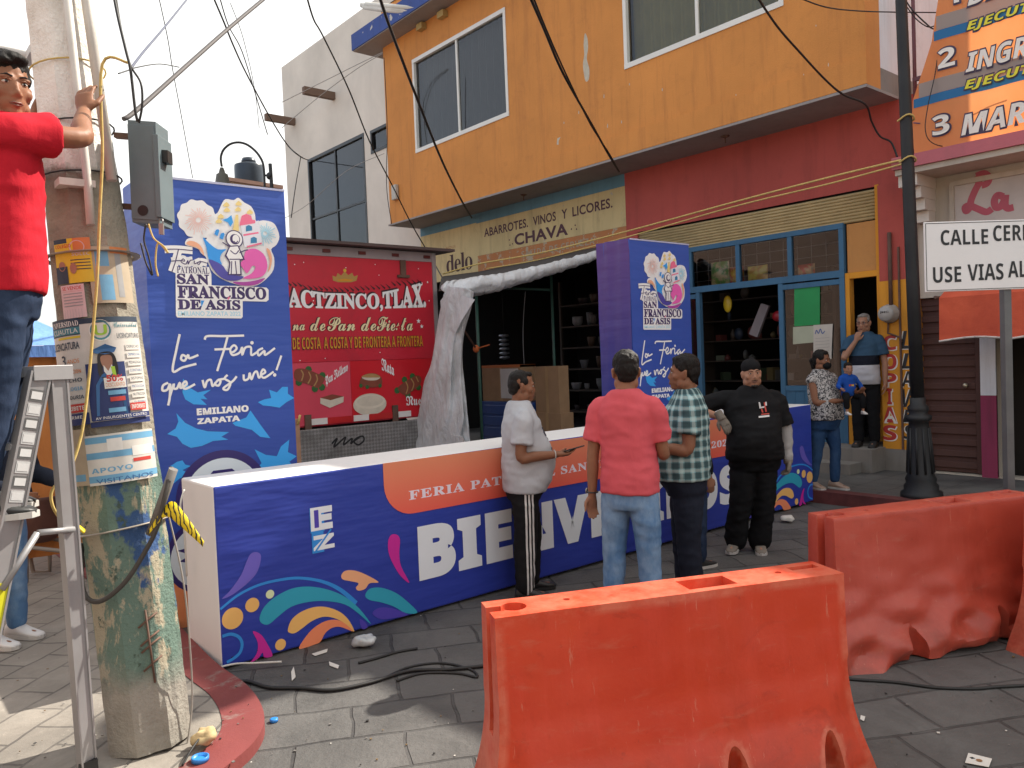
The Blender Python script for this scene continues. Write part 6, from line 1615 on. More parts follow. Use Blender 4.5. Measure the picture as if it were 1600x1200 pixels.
for x in (xa+0.05, xb-0.05):
    for y in (sY+0.06, sY+1.5):
        mb = MB(); mb.tube([(x,y,KZ),(x,y,ztop)], 0.022, M_steel, 8); mb.build('pole', stall)
# wheelbarrow
wc = gnd(60, 905, KZ)
wbw = thing('wheelbarrow', 'old rusty wheelbarrow with a cement smeared tray behind the ladder', 'wheelbarrow', (wc.x, wc.y, KZ))
M_tray = NT('cement_smeared_tray'); co = M_tray.coord(); M_tray.val(M_tray.b.inputs['Base Color'], M_tray.mix(M_tray.ramp(M_tray.noise(co, 6, 7, 0.7), 0.45, 0.6), (0.16,0.075,0.05), (0.42,0.36,0.30))); M_tray.set(Roughness=0.85); M_tray = M_tray.m
M_trayo = plain('rusty_red_brown', (0.13,0.055,0.04), 0.55, 0.3, 6)
iR = Vector((CR.x, CR.y, 0)).normalized(); iF = Vector((CF.x, CF.y, 0)).normalized()
base_d = (wc - CP).dot(CF)
zc0 = on(62,845,1,wc.y).z; zc1 = on(62,772,1,wc.y).z
tc = atd(58, 800, base_d); tc = Vector((tc.x, tc.y, 0)); half = 0.26
def tray_ring(s, z, flare): return [tc + iR*(half*s*math.cos(2*math.pi*k/28)*flare*(1.25 if math.cos(2*math.pi*k/28) < 0 else 1)) + iF*(0.24*s*math.sin(2*math.pi*k/28)) + Vector((0,0,z)) for k in range(28)]
mb = MB(); RR = [(tray_ring(0.45, zc0, 1), M_trayo), (tray_ring(0.8, zc0+0.08, 1), M_trayo), (tray_ring(1.0, zc1-0.03, 1), M_trayo), (tray_ring(1.06, zc1, 1), M_trayo), (tray_ring(0.98, zc1, 1), M_tray), (tray_ring(0.78, zc0+0.12, 1), M_tray), (tray_ring(0.4, zc0+0.05, 1), M_tray)]
pv = None
for r_, m in RR:
    cur = [mb.bm.verts.new(p) for p in r_]
    if pv:
        for k in range(28): f = mb.bm.faces.new((pv[k], pv[(k+1)%28], cur[(k+1)%28], cur[k])); f.material_index = mb.mi(m); f.smooth = True
    else: mb.mi(m); mb.bm.faces.new(cur[::-1])
    pv = cur
mb.bm.faces.new(pv); mb.build('tray', wbw)
for s in (-1, 1):
    mb = MB(); c_ = tc - iR*0.02 + iF*0.16*s; mb.tube([c_ + Vector((0,0,zc0+0.02)), c_ + iR*0.01 + Vector((0,0,KZ+0.2)), c_ + Vector((0,0,KZ+0.02)), c_ - iR*0.14 + Vector((0,0,KZ+0.02)), c_ - iR*0.18 + Vector((0,0,zc0))], 0.016, plain('grey_tube', (0.25,0.22,0.19), 0.6), 8); mb.build('leg', wbw)
    mb = MB(); mb.tube([c_ - iR*0.75 + Vector((0,0,zc0+0.12)), c_ + Vector((0,0,zc0-0.01)), c_*0.5 + tc*0.5 + iR*0.55 + Vector((0,0,KZ+0.19))], 0.017, plain('grey_tube', (0.25,0.22,0.19), 0.6), 8); mb.build('handle', wbw)
mb = MB(); mb.lathe(tc + iR*0.55 - iF*0.035 + Vector((0,0,KZ+0.19)), [(0.03,0),(0.16,0.0),(0.185,0.02),(0.185,0.05),(0.16,0.07),(0.03,0.07)], plain('tyre', (0.02,0.02,0.02), 0.8), 24, iF); mb.build('wheel', wbw)

# lamp arm far left, gooseneck lamp, water tank, far houses
mb = MB(); mb.tube(catmull([atd(*p) for p in ((-80,62,7.5),(0,76,7.5),(54,88,7.5))], 4), 0.035, M_pipe, 8); mb.box((-0.05,-0.2,-0.04),(0.05,0.2,0.03), M_pipe, Matrix.Translation(atd(50,87,7.5))); q_ = atd(-80,62,7.5); mb.tube([(q_.x,q_.y,0),(q_.x,q_.y,q_.z+0.1)], 0.05, M_pipe, 10)
tag(mb.build('street_lamp'), 'pale street lamp arm left of the pole above the man', 'lamp')
GD = 15.0
gl = [atd(320+x/10, 200+y/10, GD) for x, y in ((265,600),(250,500),(258,420),(300,330),(400,250),(530,225),(660,260),(780,350),(860,450),(910,560),(930,740),(935,960))]
gp = atd(425, 300, GD)
gk = thing('gooseneck_lamp', 'black gooseneck lamp seen above the tall blue column', 'lamp', (gp.x, gp.y, 0))
mb = MB(); mb.tube(catmull(gl, 4), 0.022, M_iron, 8); mb.build('curved_arm', gk)
mb = MB(); p = atd(346.5, 262, GD); mb.lathe(p + Vector((0,0,-0.40)), [(0.16,0),(0.15,0.02),(0.105,0.27),(0.06,0.30),(0.045,0.36),(0.03,0.40)], plain('dark_bronze', (0.06,0.055,0.04), 0.5), 18); mb.build('lamp_shade', gk)
mb = MB(); p0, p1 = atd(422, 256, GD), atd(426, 294, GD); mb.tube([(gp.x,gp.y,0.13),(gp.x,gp.y,p1.z),p0], 0.035, M_iron, 8); mb.tube([atd(413,274,GD), atd(423,274.5,GD)], 0.02, M_iron, 6); mb.ell(atd(421,275,GD), (0.06,0.06,0.07), M_iron, None, 10, 8); mb.build('post', gk)
TD = 27.0
tk = atd(390, 285, TD)
hs = thing('distant_house', 'low brown roofed house far down the street behind the blue column', 'house', (tk.x, tk.y, 0))
mb = MB(); M_hs = stucco('tan_plaster', (0.45,0.33,0.25), (0.25,0.18,0.13), 0.4, 0.4)
zz = atd(390, 289, TD).z
Mh = Matrix.Translation((tk.x, tk.y, 0)) @ Matrix.Rotation(R_(8), 4, 'Z')
mb.box((-0.95,-0.5,0), (0.8,5,zz-0.12), M_hs, Mh); mb.build('wall', hs)
mb = MB(); mb.box((-1.1,-0.62,zz-0.118), (0.9,5.2,zz), plain('brown_roof_slab', (0.20,0.11,0.08), 0.8), Mh); mb.build('roof', hs)
mb = MB(); r_ = 0.5*44/1240*TD; M_tank = plain('black_tank_plastic', (0.02,0.03,0.045), 0.35, 0.2, 3)
tb = Vector((tk.x, tk.y, zz)); mb.lathe(tb, [(r_*.98,0),(r_,0.06),(r_,0.5),(r_*0.99,0.62),(r_*0.97,0.66),(r_*0.5,0.74)], M_tank, 28)
mb.lathe(tb + Vector((0,0,0.735)), [(r_*0.5,0),(r_*0.5,0.07),(r_*0.42,0.16),(r_*0.15,0.2)], M_tank, 20); tag(mb.build('water_tank'), 'black plastic water tank on the far brown roof', 'water tank')
fb = thing('distant_building', 'plain pale buildings closing the street far behind the market stall', 'building', (0, 38, 0))
mb = MB(); wall_c = stucco('far_pale_plaster', (0.5,0.42,0.36), (0.3,0.25,0.2), 0.4, 0.4)
mb.box((-30, 36, 0), (-1.0, 46, 5.2), wall_c); mb.build('wall', fb)
for x in (-3.5, -6.5, -10): 
    mb = MB(); mb.box((x, 35.9, 1.2), (x+1.4, 36-0.002, 3.4), M_blackframe); mb.build('window', fb)
# opposite row of houses behind the photographer: they throw sunlight back into the shaded street
op = thing('opposite_house', 'sunlit pale houses on the far side of the street behind the camera', 'building', (-7, 0, 0))
mb = MB(); mb.box((-14, -30, 0), (-5.5, 1.2, 6.5), stucco('warm_plaster', (0.50,0.41,0.32), (0.4,0.3,0.2), 0.3, 0.3)); mb.box((-14, 1.4, 0), (-5.5, 30, 5.6), stucco('rose_plaster', (0.42,0.30,0.25), (0.4,0.25,0.2), 0.3, 0.3)); mb.build('wall', op)
for y in (-8, -4, -0.5, 4, 8, 12):
    mb = MB(); mb.box((-5.498, y, 0.2), (-5.44, y+1.3, 2.3), M_brown); mb.build('door', op)

# ------------------------------------------------------------------ loose things on the ground
M_plast = plain('clear_plastic', (0.45,0.47,0.48), 0.2, 0.2, 20); M_paper = plain('scrap_paper', (0.62,0.59,0.54), 0.8)
def crumple(name, label, cat, x, y, r, m, z=0.0, flat=0.5, seed=1.0, group=None):
    p = gnd(x, y, z); mb = MB(); mb.ell((0,0,0), (r, r*0.8, r*flat), m, None, 20, 12)
    for v in mb.bm.verts:
        n_ = noise.noise((v.co.x/r*1.7+seed, v.co.y/r*1.7, v.co.z/r*1.7+seed)); v.co *= 1 + 0.5*n_
    zm = min(v.co.z for v in mb.bm.verts)
    for v in mb.bm.verts: v.co.z -= zm
    o = mb.build(name); o.location = (p.x, p.y, z+0.002); return tag(o, label, cat, group)
crumple('plastic_bag', 'crumpled clear plastic bag on the road before the welcome box', 'bag', 571, 1010, 0.075, M_plast, 0, 0.45, 3.0)
crumple('foam_lump', 'tan foam lump at the foot of the pole', 'rubbish', 322, 1166, 0.055, plain('tan_foam', (0.5,0.38,0.2), 0.9, 0.3, 20), KZ, 0.7, 6.0)
crumple('cloth_scrap', 'white crumpled cloth under the far end of the welcome box', 'rubbish', 1231, 816, 0.07, M_paper, 0, 0.4, 9.0)
mb = MB(); p = gnd(313,1189,KZ); mb.lathe(p+Vector((0,0,0.002)), [(0.036,0),(0.036,0.018),(0.031,0.02),(0.029,0.008)], plain('blue_plastic_lid', (0.03,0.22,0.62), 0.35), 22); tag(mb.build('bottle_cap'), 'blue plastic lid lying by the pole foot', 'lid')
mb = MB(); p = gnd(428,1128,0); mb.lathe(p+Vector((0,0,0.002)), [(0.02,0),(0.02,0.014),(0.012,0.016)], plain('blue_plastic_lid', (0.03,0.22,0.62), 0.35), 18); tag(mb.build('bottle_cap'), 'tiny blue cap on the road beside the red kerb', 'lid')
def scrap(label, quad, m, z=0.006, name='paper_scrap', art=None):
    pts = [gnd(x, y, z) for x, y in quad]; mb = MB(); mb.prism(pts, (0,0,0.002), m); c = mb.build(name); return tag(c, label, 'paper')
o = scrap('printed card lying on the road at the bottom right', ((1513,1177),(1550,1186),(1545,1199),(1508,1192)), M_paper)
p = gnd(1530,1188,0.0095); mb = MB(); mb.lathe(p, [(0.012,0),(0.012,0.0004)], plain('card_brown', (0.25,0.12,0.05), 0.7), 14); mb.build('card_print', o)
scrap('small white scrap by the corner of the foreground barrier', ((1345,1118),(1352,1120),(1350,1127),(1344,1124)), M_paper)
scrap('thin white scrap on the road between cables and box', ((487,1022),(512,1014),(511,1019),(492,1025)), M_paper)
scrap('pale scrap near the plastic bag', ((514,1034),(530,1040),(528,1045),(515,1040)), M_paper)
scrap('whitish scrap on the road by the kerb', ((455,1050),(459,1042),(462,1058),(456,1064)), M_paper)
def gcable(name, label, cat, pts, rad, m, z=None, **kw):
    return cable(name, label, cat, [gnd(x, y, (rad if z is None else z)) for x, y in pts], rad, m, **kw)
gcable('cable', 'black cable crossing the red kerb towards the foreground barrier', 'cable', [(300,1085),(345,1078),(380,1064),(420,1074),(470,1075),(520,1078),(580,1066),(640,1048),(700,1046),(760,1040)], 0.010, M_wire, z=0.012)
gcable('cable', 'thin black cable looping on the road left of the foreground barrier', 'cable', [(600,1060),(640,1042),(690,1036),(735,1046),(745,1058),(715,1052),(660,1052),(620,1064)], 0.007, M_wire)
gcable('cable', 'black cable on the road right of the foreground barrier', 'cable', [(1300,1058),(1340,1062),(1400,1066),(1460,1074),(1520,1076),(1560,1073),(1620,1070)], 0.008, M_wire)
gcable('rod', 'short black rod lying on the road under the welcome box', 'rod', [(560,1036),(590,1028),(620,1019),(652,1013)], 0.008, M_wire)
gcable('cord', 'white cord lying along the bottom edge of the welcome box', 'cord', [(345,1042),(370,1037),(400,1036),(440,1034)], 0.006, M_paper, z=0.03)
cable('cord', 'loose white cord hanging at the left end of the welcome box', 'cord', [atd(*p) for p in ((288,765,4.75),(282,790,4.7),(288,830,4.7),(292,900,4.8))], 0.006, M_paper)
cable('ground_wire', 'thin grey ground wire running down the right of the concrete pole', 'wire', [atd(*p) for p in ((262,800,Dp-.1),(285,900,Dp-.1),(296,1000,Dp-.05),(300,1100,Dp-.02),(288,1190,Dp-.05))], 0.004, plain('grey_wire', (0.3,0.28,0.25), 0.5))
cable('wire', 'curled dark wire end rising from the pavement at the pole foot', 'wire', [gnd(285,1196,KZ+.005), gnd(300,1170,KZ+.04), gnd(318,1148,KZ+.05), gnd(337,1141,KZ+.02)], 0.005, M_wire)
mb = MB(); p0 = gnd(466,640,0); pw0, pw1 = on(467,735,1,7.0), on(464,655,1,7.0); mb.box((pw0.x-0.03, 7.0, 0.0), (pw0.x+0.03, 7.05, pw1.z), plain('raw_timber', (0.42,0.24,0.15), 0.8, 0.2, 10)); mb.tube([(pw0.x,6.97,pw1.z-0.05),(pw0.x+0.02,6.96,pw1.z+0.04)], 0.012, M_rope, 6); tag(mb.build('wooden_post'), 'short timber post beside the tall blue column and truck', 'post')

rl_ = random.Random(21); mb = MB(); lm = [M_paper, plain('leaf_bit', (0.16,0.10,0.04), 0.8), plain('grey_grit', (0.16,0.15,0.14), 0.9), plain('dark_grit', (0.03,0.03,0.03), 0.9)]
for k in range(240):
    x, y = rl_.uniform(0, 1600), rl_.uniform(930, 1215)
    if x < 420: p = gnd(x, y, KZ + 0.003)
    else: p = gnd(x, y, 0.004)
    r = rl_.uniform(0.002, 0.008)*(1.3 if rl_.random() < 0.15 else 1); a0 = rl_.uniform(0, 6.3); m = lm[rl_.choice((0,1,1,2,2,2,2,3,3,3))]
    mb.prism([p + Vector((r*math.cos(a0+t)*rl_.uniform(.6,1.2), r*math.sin(a0+t)*rl_.uniform(.6,1.2), 0)) for t in (0, 1.5, 3.0, 4.6)], (0,0,rl_.uniform(.001,.005)), m)
tag(mb.build('ground_litter'), 'fine litter and grit scattered over the paving', 'litter', None, 'stuff')

# ------------------------------------------------------------------ overhead cables and ropes
def ocable(label, pts, rad, m=None, name='overhead_cable', cat='cable'):
    return cable(name, label, cat, [atd(*p) for p in pts], rad, m or M_wire)
F = lambda x, y: (on(x, y, 0, XF) - CP).dot(CF)
ocable('thick black cable crossing the left orange window down to the sign', [(593,-5,8),(610,45,8.6),(650,150,10),(690,250,12),(722,315,14.2),(737,340,F(737,340)-.1)], 0.018)
ocable('thin black cable crossing the white building beside the orange corner', [(478,-10,10),(490,30,10.5),(505,57,11),(545,140,12.4),(577,220,13.6),(613,290,14.8),(643,350,15.6),(672,400,15.8),(700,450,12)], 0.012)
ocable('twisted black cable hanging over the middle of the orange wall', [(828,-5,7.5),(850,45,8.2),(880,115,9.2),(925,195,10.6),(950,240,11.6),(967,268,12.5)], 0.016)
ocable('second strand twisted along the middle orange wall cable', [(833,-5,7.4),(853,45,8.1),(884,115,9.1),(923,195,10.5),(952,240,11.5),(967,268,12.4)], 0.010)
ocable('black cable crossing below the right orange window to the corner', [(1183,-5,7),(1215,42,7.6),(1250,82,8.2),(1290,125,8.8),(1318,148,9.1),(1352,163,9.25),(1362,190,9.6),(1375,213,9.7),(1392,222,9.7),(1402,245,9.5)], 0.012)
ocable('thin cable running to the lamp post across the orange corner', [(1245,-5,7.5),(1290,11,8),(1340,17,8.6),(1400,19,9.1),(1475,20,9.2),(1500,24,9.1)], 0.007)
ocable('heavy grey black cable slanting up right from the electric box', [(193,186,3.6),(215,171,3.7),(300,95,4.3),(360,42,4.8),(420,-8,5.3)], 0.011, plain('grey_black_sheath', (0.07,0.06,0.06), 0.7))
ocable('double black wire hanging in the sky left of the white building', [(333,-5,9),(350,35,9.5),(365,72,10),(385,115,10.8),(420,180,12),(448,225,13),(470,245,13.5),(482,250,F(482,250)-.1)], 0.011)
ocable('second black wire beside the double wire in the sky', [(343,-5,9),(357,40,9.6),(378,80,10),(400,150,11),(418,210,11.8)], 0.007)
ocable('wire dropping from the white building corner towards the blue column', [(470,245,13.5),(462,290,13),(455,340,12.5)], 0.008)
ocable('pair of black wires running down into the electric box', [(178,-5,3.35),(185,30,3.33),(197,80,3.32),(204,110,3.32),(211,170,3.33),(215,190,3.34)], 0.006)
ocable('looped black wire entering the electric box', [(181,-5,3.4),(190,50,3.36),(203,100,3.33),(220,130,3.32),(222,165,3.33),(217,192,3.34)], 0.005)
ocable('bluish cable slanting through the sky from the pole', [(293,-2,6),(255,45,5),(225,80,4.2),(205,106,3.6)], 0.006, plain('bluish_sheath', (0.06,0.07,0.12), 0.6))
ocable('thin wire from the pole bracket to the right in the sky', [(185,115,3.4),(200,110,3.5),(215,105,3.7),(250,100,4.4),(280,105,5)], 0.003)
ocable('fine wire hanging in the sky above the tall blue column', [(248,-5,7),(262,60,7.4),(270,110,7.7),(285,190,8.3),(301,278,9)], 0.004)
ocable('fine wire in the sky left of the white roof line', [(360,5,9),(380,60,9.5),(398,140,10.4),(405,200,11)], 0.004)
ocable('fine wires over the white wall to the orange corner', [(440,160,17),(500,130,16.8),(560,100,16.3),(598,82,15.8)], 0.007, plain('grey_wire', (0.3,0.28,0.25), 0.5))
ocable('lower fine wire over the white wall to the orange corner', [(440,200,17),(500,150,16.8),(560,106,16.3),(598,84,15.8)], 0.007, plain('grey_wire', (0.3,0.28,0.25), 0.5))
ocable('thin pale wire across the tops of the white windows', [(437,345,17.5),(480,320,17.6),(540,268,16.7),(600,240,15.9)], 0.006, plain('grey_wire', (0.3,0.28,0.25), 0.5))
ocable('vertical thin wires down the left edge of the orange wall', [(600,90,15.4),(605,200,15.5),(604,290,15.5),(612,350,15.5)], 0.008)
ocable('upper tan rope stretched from the lamp post to the grocery canopy', [(1425,246,9.05),(1300,276,9.6),(1150,315,10.6),(985,360,12),(850,394,12.8),(750,412,13),(692,428,12.9)], 0.012, M_rope, 'rope', 'rope')
ocable('lower tan rope stretched from the lamp post to the grocery canopy', [(1425,252,9.05),(1300,286,9.6),(1150,322,10.6),(985,369,12),(850,404,12.8),(760,420,13)], 0.010, M_rope, 'rope', 'rope')
ocable('dark thin cable from the banner corner tied to the lamp post', [(1427,192,9.05),(1450,193,9),(1480,190,8.9),(1500,170,8.85),(1540,140,8.8),(1610,85,8.7)], 0.006, plain('blue_cord', (0.03,0.05,0.16), 0.7))
ocable('loose dark cord hanging in a curve over the orange banner', [(1470,40,8.85),(1462,110,8.85),(1450,165,8.85),(1446,205,8.85),(1460,225,8.85),(1500,232,8.85)], 0.005)
ocable('tangled wires between the lamp post and the banner top', [(1412,-5,9.1),(1425,15,9.1),(1445,35,9.1),(1458,45,9.1),(1470,42,9.0)], 0.008)
ocable('second tangled wire between the lamp post and the banner top', [(1410,0,9.1),(1430,28,9.1),(1450,42,9.1),(1465,38,9.0)], 0.006)
mb = MB(); c_ = on(1408,190,1,lp0.y)
for z0_, in ((3.84,),(3.43,)):
    cc_ = lp0 + lvn*z0_
    mb.tube([cc_ + Vector((0.075*math.cos(t), 0.075*math.sin(t), 0.02*math.sin(t*2))) for t in [k*0.4 for k in range(17)]], 0.009, M_rope, 6)
tag(mb.build('rope_tie'), 'tan rope tied round the black lamp post', 'rope')
# orange knot and rusty brace by the green pole
p0, p1 = on(712,495,0,6.7), on(744,545,0,7.3); mb = MB(); mb.tube([p0, p1], 0.015, M_rust, 6); mb.ell(p1, (0.05,0.05,0.06), plain('orange_string', (0.5,0.12,0.03), 0.7), None, 10, 8); mb.tube([p1, p1+Vector((0.1,-0.2,0.05))], 0.01, plain('orange_string', (0.5,0.12,0.03), 0.7), 5)
tag(mb.build('brace_rod'), 'rusty brace rod tied with orange string to the green pole', 'rod')
# small fittings
p = on(620,301,0,XO); mb = MB(); mb.box((XO-0.09, p.y-0.09, p.z-0.16), (XO-0.002, p.y+0.09, p.z+0.16), plain('pale_junction_box', (0.45,0.42,0.36), 0.5)); o = mb.build('junction_box'); bevel(o, 0.02, 2); tag(o, 'small pale junction box low on the left end of the orange wall', 'junction box')
for lab, x, y in (('left rusty hook under the orange overhang', 818, 304), ('right rusty hook under the orange overhang', 1133, 212)):
    p = on(x, y, 2, 4.70); mb = MB(); mb.lathe(p - Vector((0,0,0.03)), [(0.02,0),(0.06,0.02),(0.06,0.03)], M_rust, 10); mb.tube([p - Vector((0,0,0.02)), p - Vector((0,0,0.10))], 0.01, M_rust, 5); tag(mb.build('ceiling_hook'), lab, 'hook')
mb = MB()
for k, (xa_, ya_, xb_, yb__) in enumerate(((565,8,640,18),(572,7,650,13),(569,11,634,20))):
    mb.tube([on(xa_, ya_, 0, XO-0.5), on(xb_, yb__, 0, XO-0.5+0.1)], 0.05, plain('pale_tube', (0.6,0.57,0.5), 0.5), 8)
tag(mb.build('tube_bundle'), 'bundle of pale tubes lying on the blue roof ledge', 'tubes')
for k, (x, y) in enumerate(((695,24),(662,43))):
    p = on(x, y, 0, XO); mb = MB(); mb.box((XO-0.12, p.y-0.1, p.z-0.06), (XO-0.002, p.y+0.1, p.z+0.06), plain('tan_fitting', (0.4,0.28,0.1), 0.6)); tag(mb.build('wall_fitting'), ('right' if k == 0 else 'left') + ' small tan fitting under the blue roof ledge', 'fitting')
# ------------------------------------------------------------------ people
def skin_mat(name, c):
    q = NT(name); co = q.coord()
    cc = q.mix(q.ramp(q.noise(co, 9, 5, 0.6), 0.3, 0.75), [v*0.88 for v in c], [v*1.12 for v in c])
    q.val(q.b.inputs['Base Color'], cc); q.set(Roughness=0.5)
    q.b.inputs['Subsurface Weight'].default_value = 0.12; q.b.inputs['Subsurface Radius'].default_value = (0.012, 0.004, 0.002); q.b.inputs['Specular IOR Level'].default_value = 0.2
    q.bump(q.noise(co, 90, 3), 0.1, 0.002); return q.m
SK1, SK2, SK3, SK4 = [skin_mat('skin_%s' % n_, c) for n_, c in (('tan', (0.30,0.148,0.088)), ('brown', (0.235,0.108,0.062)), ('light', (0.38,0.20,0.128)), ('warm', (0.27,0.128,0.075)))]
def hair_mat(name, c):
    q = NT(name); co = q.coord('Object', (1,1,0.35)); n_ = q.noise(co, 210, 4, 0.7)
    q.val(q.b.inputs['Base Color'], q.mix(n_, [v*0.5 for v in c], [v*1.6 for v in c])); q.set(Roughness=0.55); q.b.inputs['Specular IOR Level'].default_value = 0.18; q.bump(n_, 0.8, 0.005); return q.m
HAIR_B, HAIR_G = hair_mat('black_hair', (0.012,0.010,0.009)), hair_mat('grey_hair', (0.22,0.20,0.18))
def cloth(name, c, var=0.1, rough=0.85, fold=0.32):
    q = NT(name); co = q.coord()
    cc = q.mix(q.ramp(q.noise(co, 5, 5, 0.6), 0.3, 0.75), [v*(1-var) for v in c], [min(.88, v*(1+var)) for v in c])
    q.val(q.b.inputs['Base Color'], cc); q.set(Roughness=rough); q.b.inputs['Specular IOR Level'].default_value = 0.12
    h = q.math('ADD', q.noise(q.coord('Object', (1,1,0.5), (0.5,0.3,0)), 9, 5, 0.6, 0.8), q.math('MULTIPLY', q.noise(co, 160, 2), 0.06))
    q.bump(h, fold, 0.02); return q
M_eye_w, M_eye_d, M_lip, M_brow = plain('eye_white', (0.55,0.52,0.48), 0.3, 0.02), plain('eye_dark', (0.012,0.008,0.006), 0.2), plain('lip', (0.19,0.085,0.062), 0.6), plain('brow_hair', (0.015,0.011,0.009), 0.8)
M_shoeb, M_sole = plain('black_shoe', (0.02,0.02,0.02), 0.5), plain('white_sole', (0.5,0.48,0.45), 0.6)

class Person:
    """joints in metres, forward = +Y, right = +X, feet at z = 0; one continuous body mesh with clothing as children"""
    def __init__(s, label, pos, heading, H=1.68, skin=SK1, girth=1.0, belly=0.0, sw=1.0, lean=(0, 0), head=(0, 0, 0), armR=None, armL=None, legR=None, legL=None, handR=0.35, handL=0.35, palmR=None, palmL=None, voxel=0.0075, cat='person', group=None, hs=1.0, nodz=False):
        s.H, s.skin, s.vox = H, skin, voxel
        s.g, s.belly, s.sw = girth, belly, sw
        k = H/1.7
        V = Vector
        s.hip = V((0, 0, 0.515*H)); s.lean = lean
        ln = V((lean[0], lean[1], 0))
        s.chest = V((0, 0, 0.72*H)) + ln*0.55; s.neck = V((0, 0, 0.835*H)) + ln
        s.hs = 0.98*hs*k
        s.headc = V((0, 0.012, 0.905*H + 0.02*(hs-1))) + ln*1.15
        s.Mh = Matrix.Translation(s.headc) @ Matrix.Rotation(R_(head[0]), 4, 'Z') @ Matrix.Rotation(R_(head[1]), 4, 'X') @ Matrix.Rotation(R_(head[2]), 4, 'Y')
        shx = 0.100*H*sw
        s.sh = {1: V((shx, -0.008, 0.787*H)) + ln*0.92, -1: V((-shx, -0.008, 0.787*H)) + ln*0.92}
        s.leg = {}
        for sd, l_ in ((1, legR), (-1, legL)):
            t_, sh_, ft = l_ or (V((sd*0.02, 0.03, -1)), V((sd*0.01, -0.03, -1)), 0.0)
            hj = s.hip + V((sd*0.050*H, 0, -0.02*H)); kn = hj + V(t_).normalized()*0.222*H; an = kn + V(sh_).normalized()*0.235*H
            s.leg[sd] = (hj, kn, an, ft)
        low = min(s.leg[1][2].z, s.leg[-1][2].z) - 0.045*H
        s.dz = -low
        s.curl = {1: handR, -1: handL}; s.palm = {1: palmR, -1: palmL}
        s.kids = []
        s.M = Matrix.Translation(Vector(pos) + V((0, 0, 0 if nodz else s.dz))) @ Matrix.Rotation(heading - math.pi/2, 4, 'Z')
        dflt = lambda sd: (V((sd*0.14, 0.02, -1)), V((sd*0.04, 0.18, -1)))
        s.arm = {}
        for sd, a_ in ((1, armR), (-1, armL)):
            a_ = a_ or dflt(sd)
            if a_[0] == 'ik': a_ = s.ik(s.sh[sd], s.M.inverted() @ V(a_[1]), 0.178*H, 0.152*H, s.M.to_3x3().inverted() @ V(a_[2])) + ((s.M.to_3x3().inverted() @ V(a_[3]),) if len(a_) > 3 else ())
            u_, f_ = a_[:2]; hd_ = a_[2] if len(a_) > 2 else f_
            u_, f_ = V(u_).normalized(), V(f_).normalized()
            e = s.sh[sd] + u_*0.178*H; w_ = e + f_*0.152*H
            s.arm[sd] = (s.sh[sd], e, w_, V(hd_).normalized())
        s.o = None; s.label, s.cat, s.group = label, cat, group
    @staticmethod
    def ik(S, T, l1, l2, hint):
        d = T - S; L = min(d.length, 0.995*(l1+l2)); di = d.normalized(); a = math.acos(max(-1, min(1, (l1*l1+L*L-l2*l2)/(2*l1*L))))
        pe = (hint - di*hint.dot(di)).normalized(); e = S + di*l1*math.cos(a) + pe*l1*math.sin(a)
        return (e - S, S + di*L - e)
    # profile of the trunk: (height fraction, half width, half depth, forward shift)
    def trunk(s, infl=0.0, z0=0.44, z1=0.86):
        g, b, H = s.g, s.belly, s.H; k = H/1.7
        P = [(0.44,.160*g,.110*g,.0+.01*b),(0.49,.168*g,.118*g+.03*b,.004+.03*b),(0.545,.165*g,.115*g+.055*b,.004+.05*b),(0.60,.155*g,.108*g+.065*b,.006+.05*b),(0.66,.158*g,.108*g+.04*b,.006+.03*b),(0.71,.164*(g*.6+.4),.113*(g*.7+.3)+.012*b,.006),(0.76,.166*(g*.5+.5),.110*(g*.6+.4),.0),(0.785,.146*(g*.4+.6),.098,-.006),(0.808,.126,.085,-.010),(0.828,.098,.074,-.012),(0.845,.068,.062,-.010),(0.86,.056,.056,-.006)]
        out = []
        for z, rx, ry, cy in P:
            if z < z0-1e-6 or z > z1+1e-6: continue
            if 0.70 < z < 0.815: rx *= 1 + (s.sw-1)*0.85
            elif 0.815 <= z < 0.84: rx *= 1 + (s.sw-1)*0.5
            t = max(0.0, min(1.0, (z-0.515)/(0.835-0.515)))
            out.append((Vector((s.lean[0]*t, s.lean[1]*t + cy*k, z*H)), (rx*k+infl, ry*k+infl)))
        return out
    def ring_tube(s, mb, rings, m, n=28, sq=2.4):
        prev = None; km = mb.mi(m); R = []
        for c, (rx, ry) in rings:
            row = []
            for i in range(n):
                a = 2*math.pi*i/n; ca, sa = math.cos(a), math.sin(a)
                row.append(mb.bm.verts.new(c + Vector((rx*math.copysign(abs(ca)**(2/sq), ca), ry*math.copysign(abs(sa)**(2/sq), sa), 0))))
            R.append(row)
        for A_, B_ in zip(R, R[1:]):
            for i in range(n): mb.bm.faces.new((A_[i], A_[(i+1) % n], B_[(i+1) % n], B_[i])).material_index = km
        mb.bm.faces.new(R[0][::-1]).material_index = km; mb.bm.faces.new(R[-1]).material_index = km
    def limb(s, mb, pts, rad, m, n=14, sub=4):
        P = catmull(pts, sub); N = len(P); rr = []
        for i in range(N):
            f = i/(N-1)*(len(rad)-1); j = min(int(f), len(rad)-2); rr.append(rad[j] + (rad[j+1]-rad[j])*(f-j))
        mb.tube(P, rr, m, n)
        for p, r in ((P[0], rr[0]), (P[-1], rr[-1])): mb.ell(p, (r*.98, r*.98, r*.98), m, None, 12, 8)
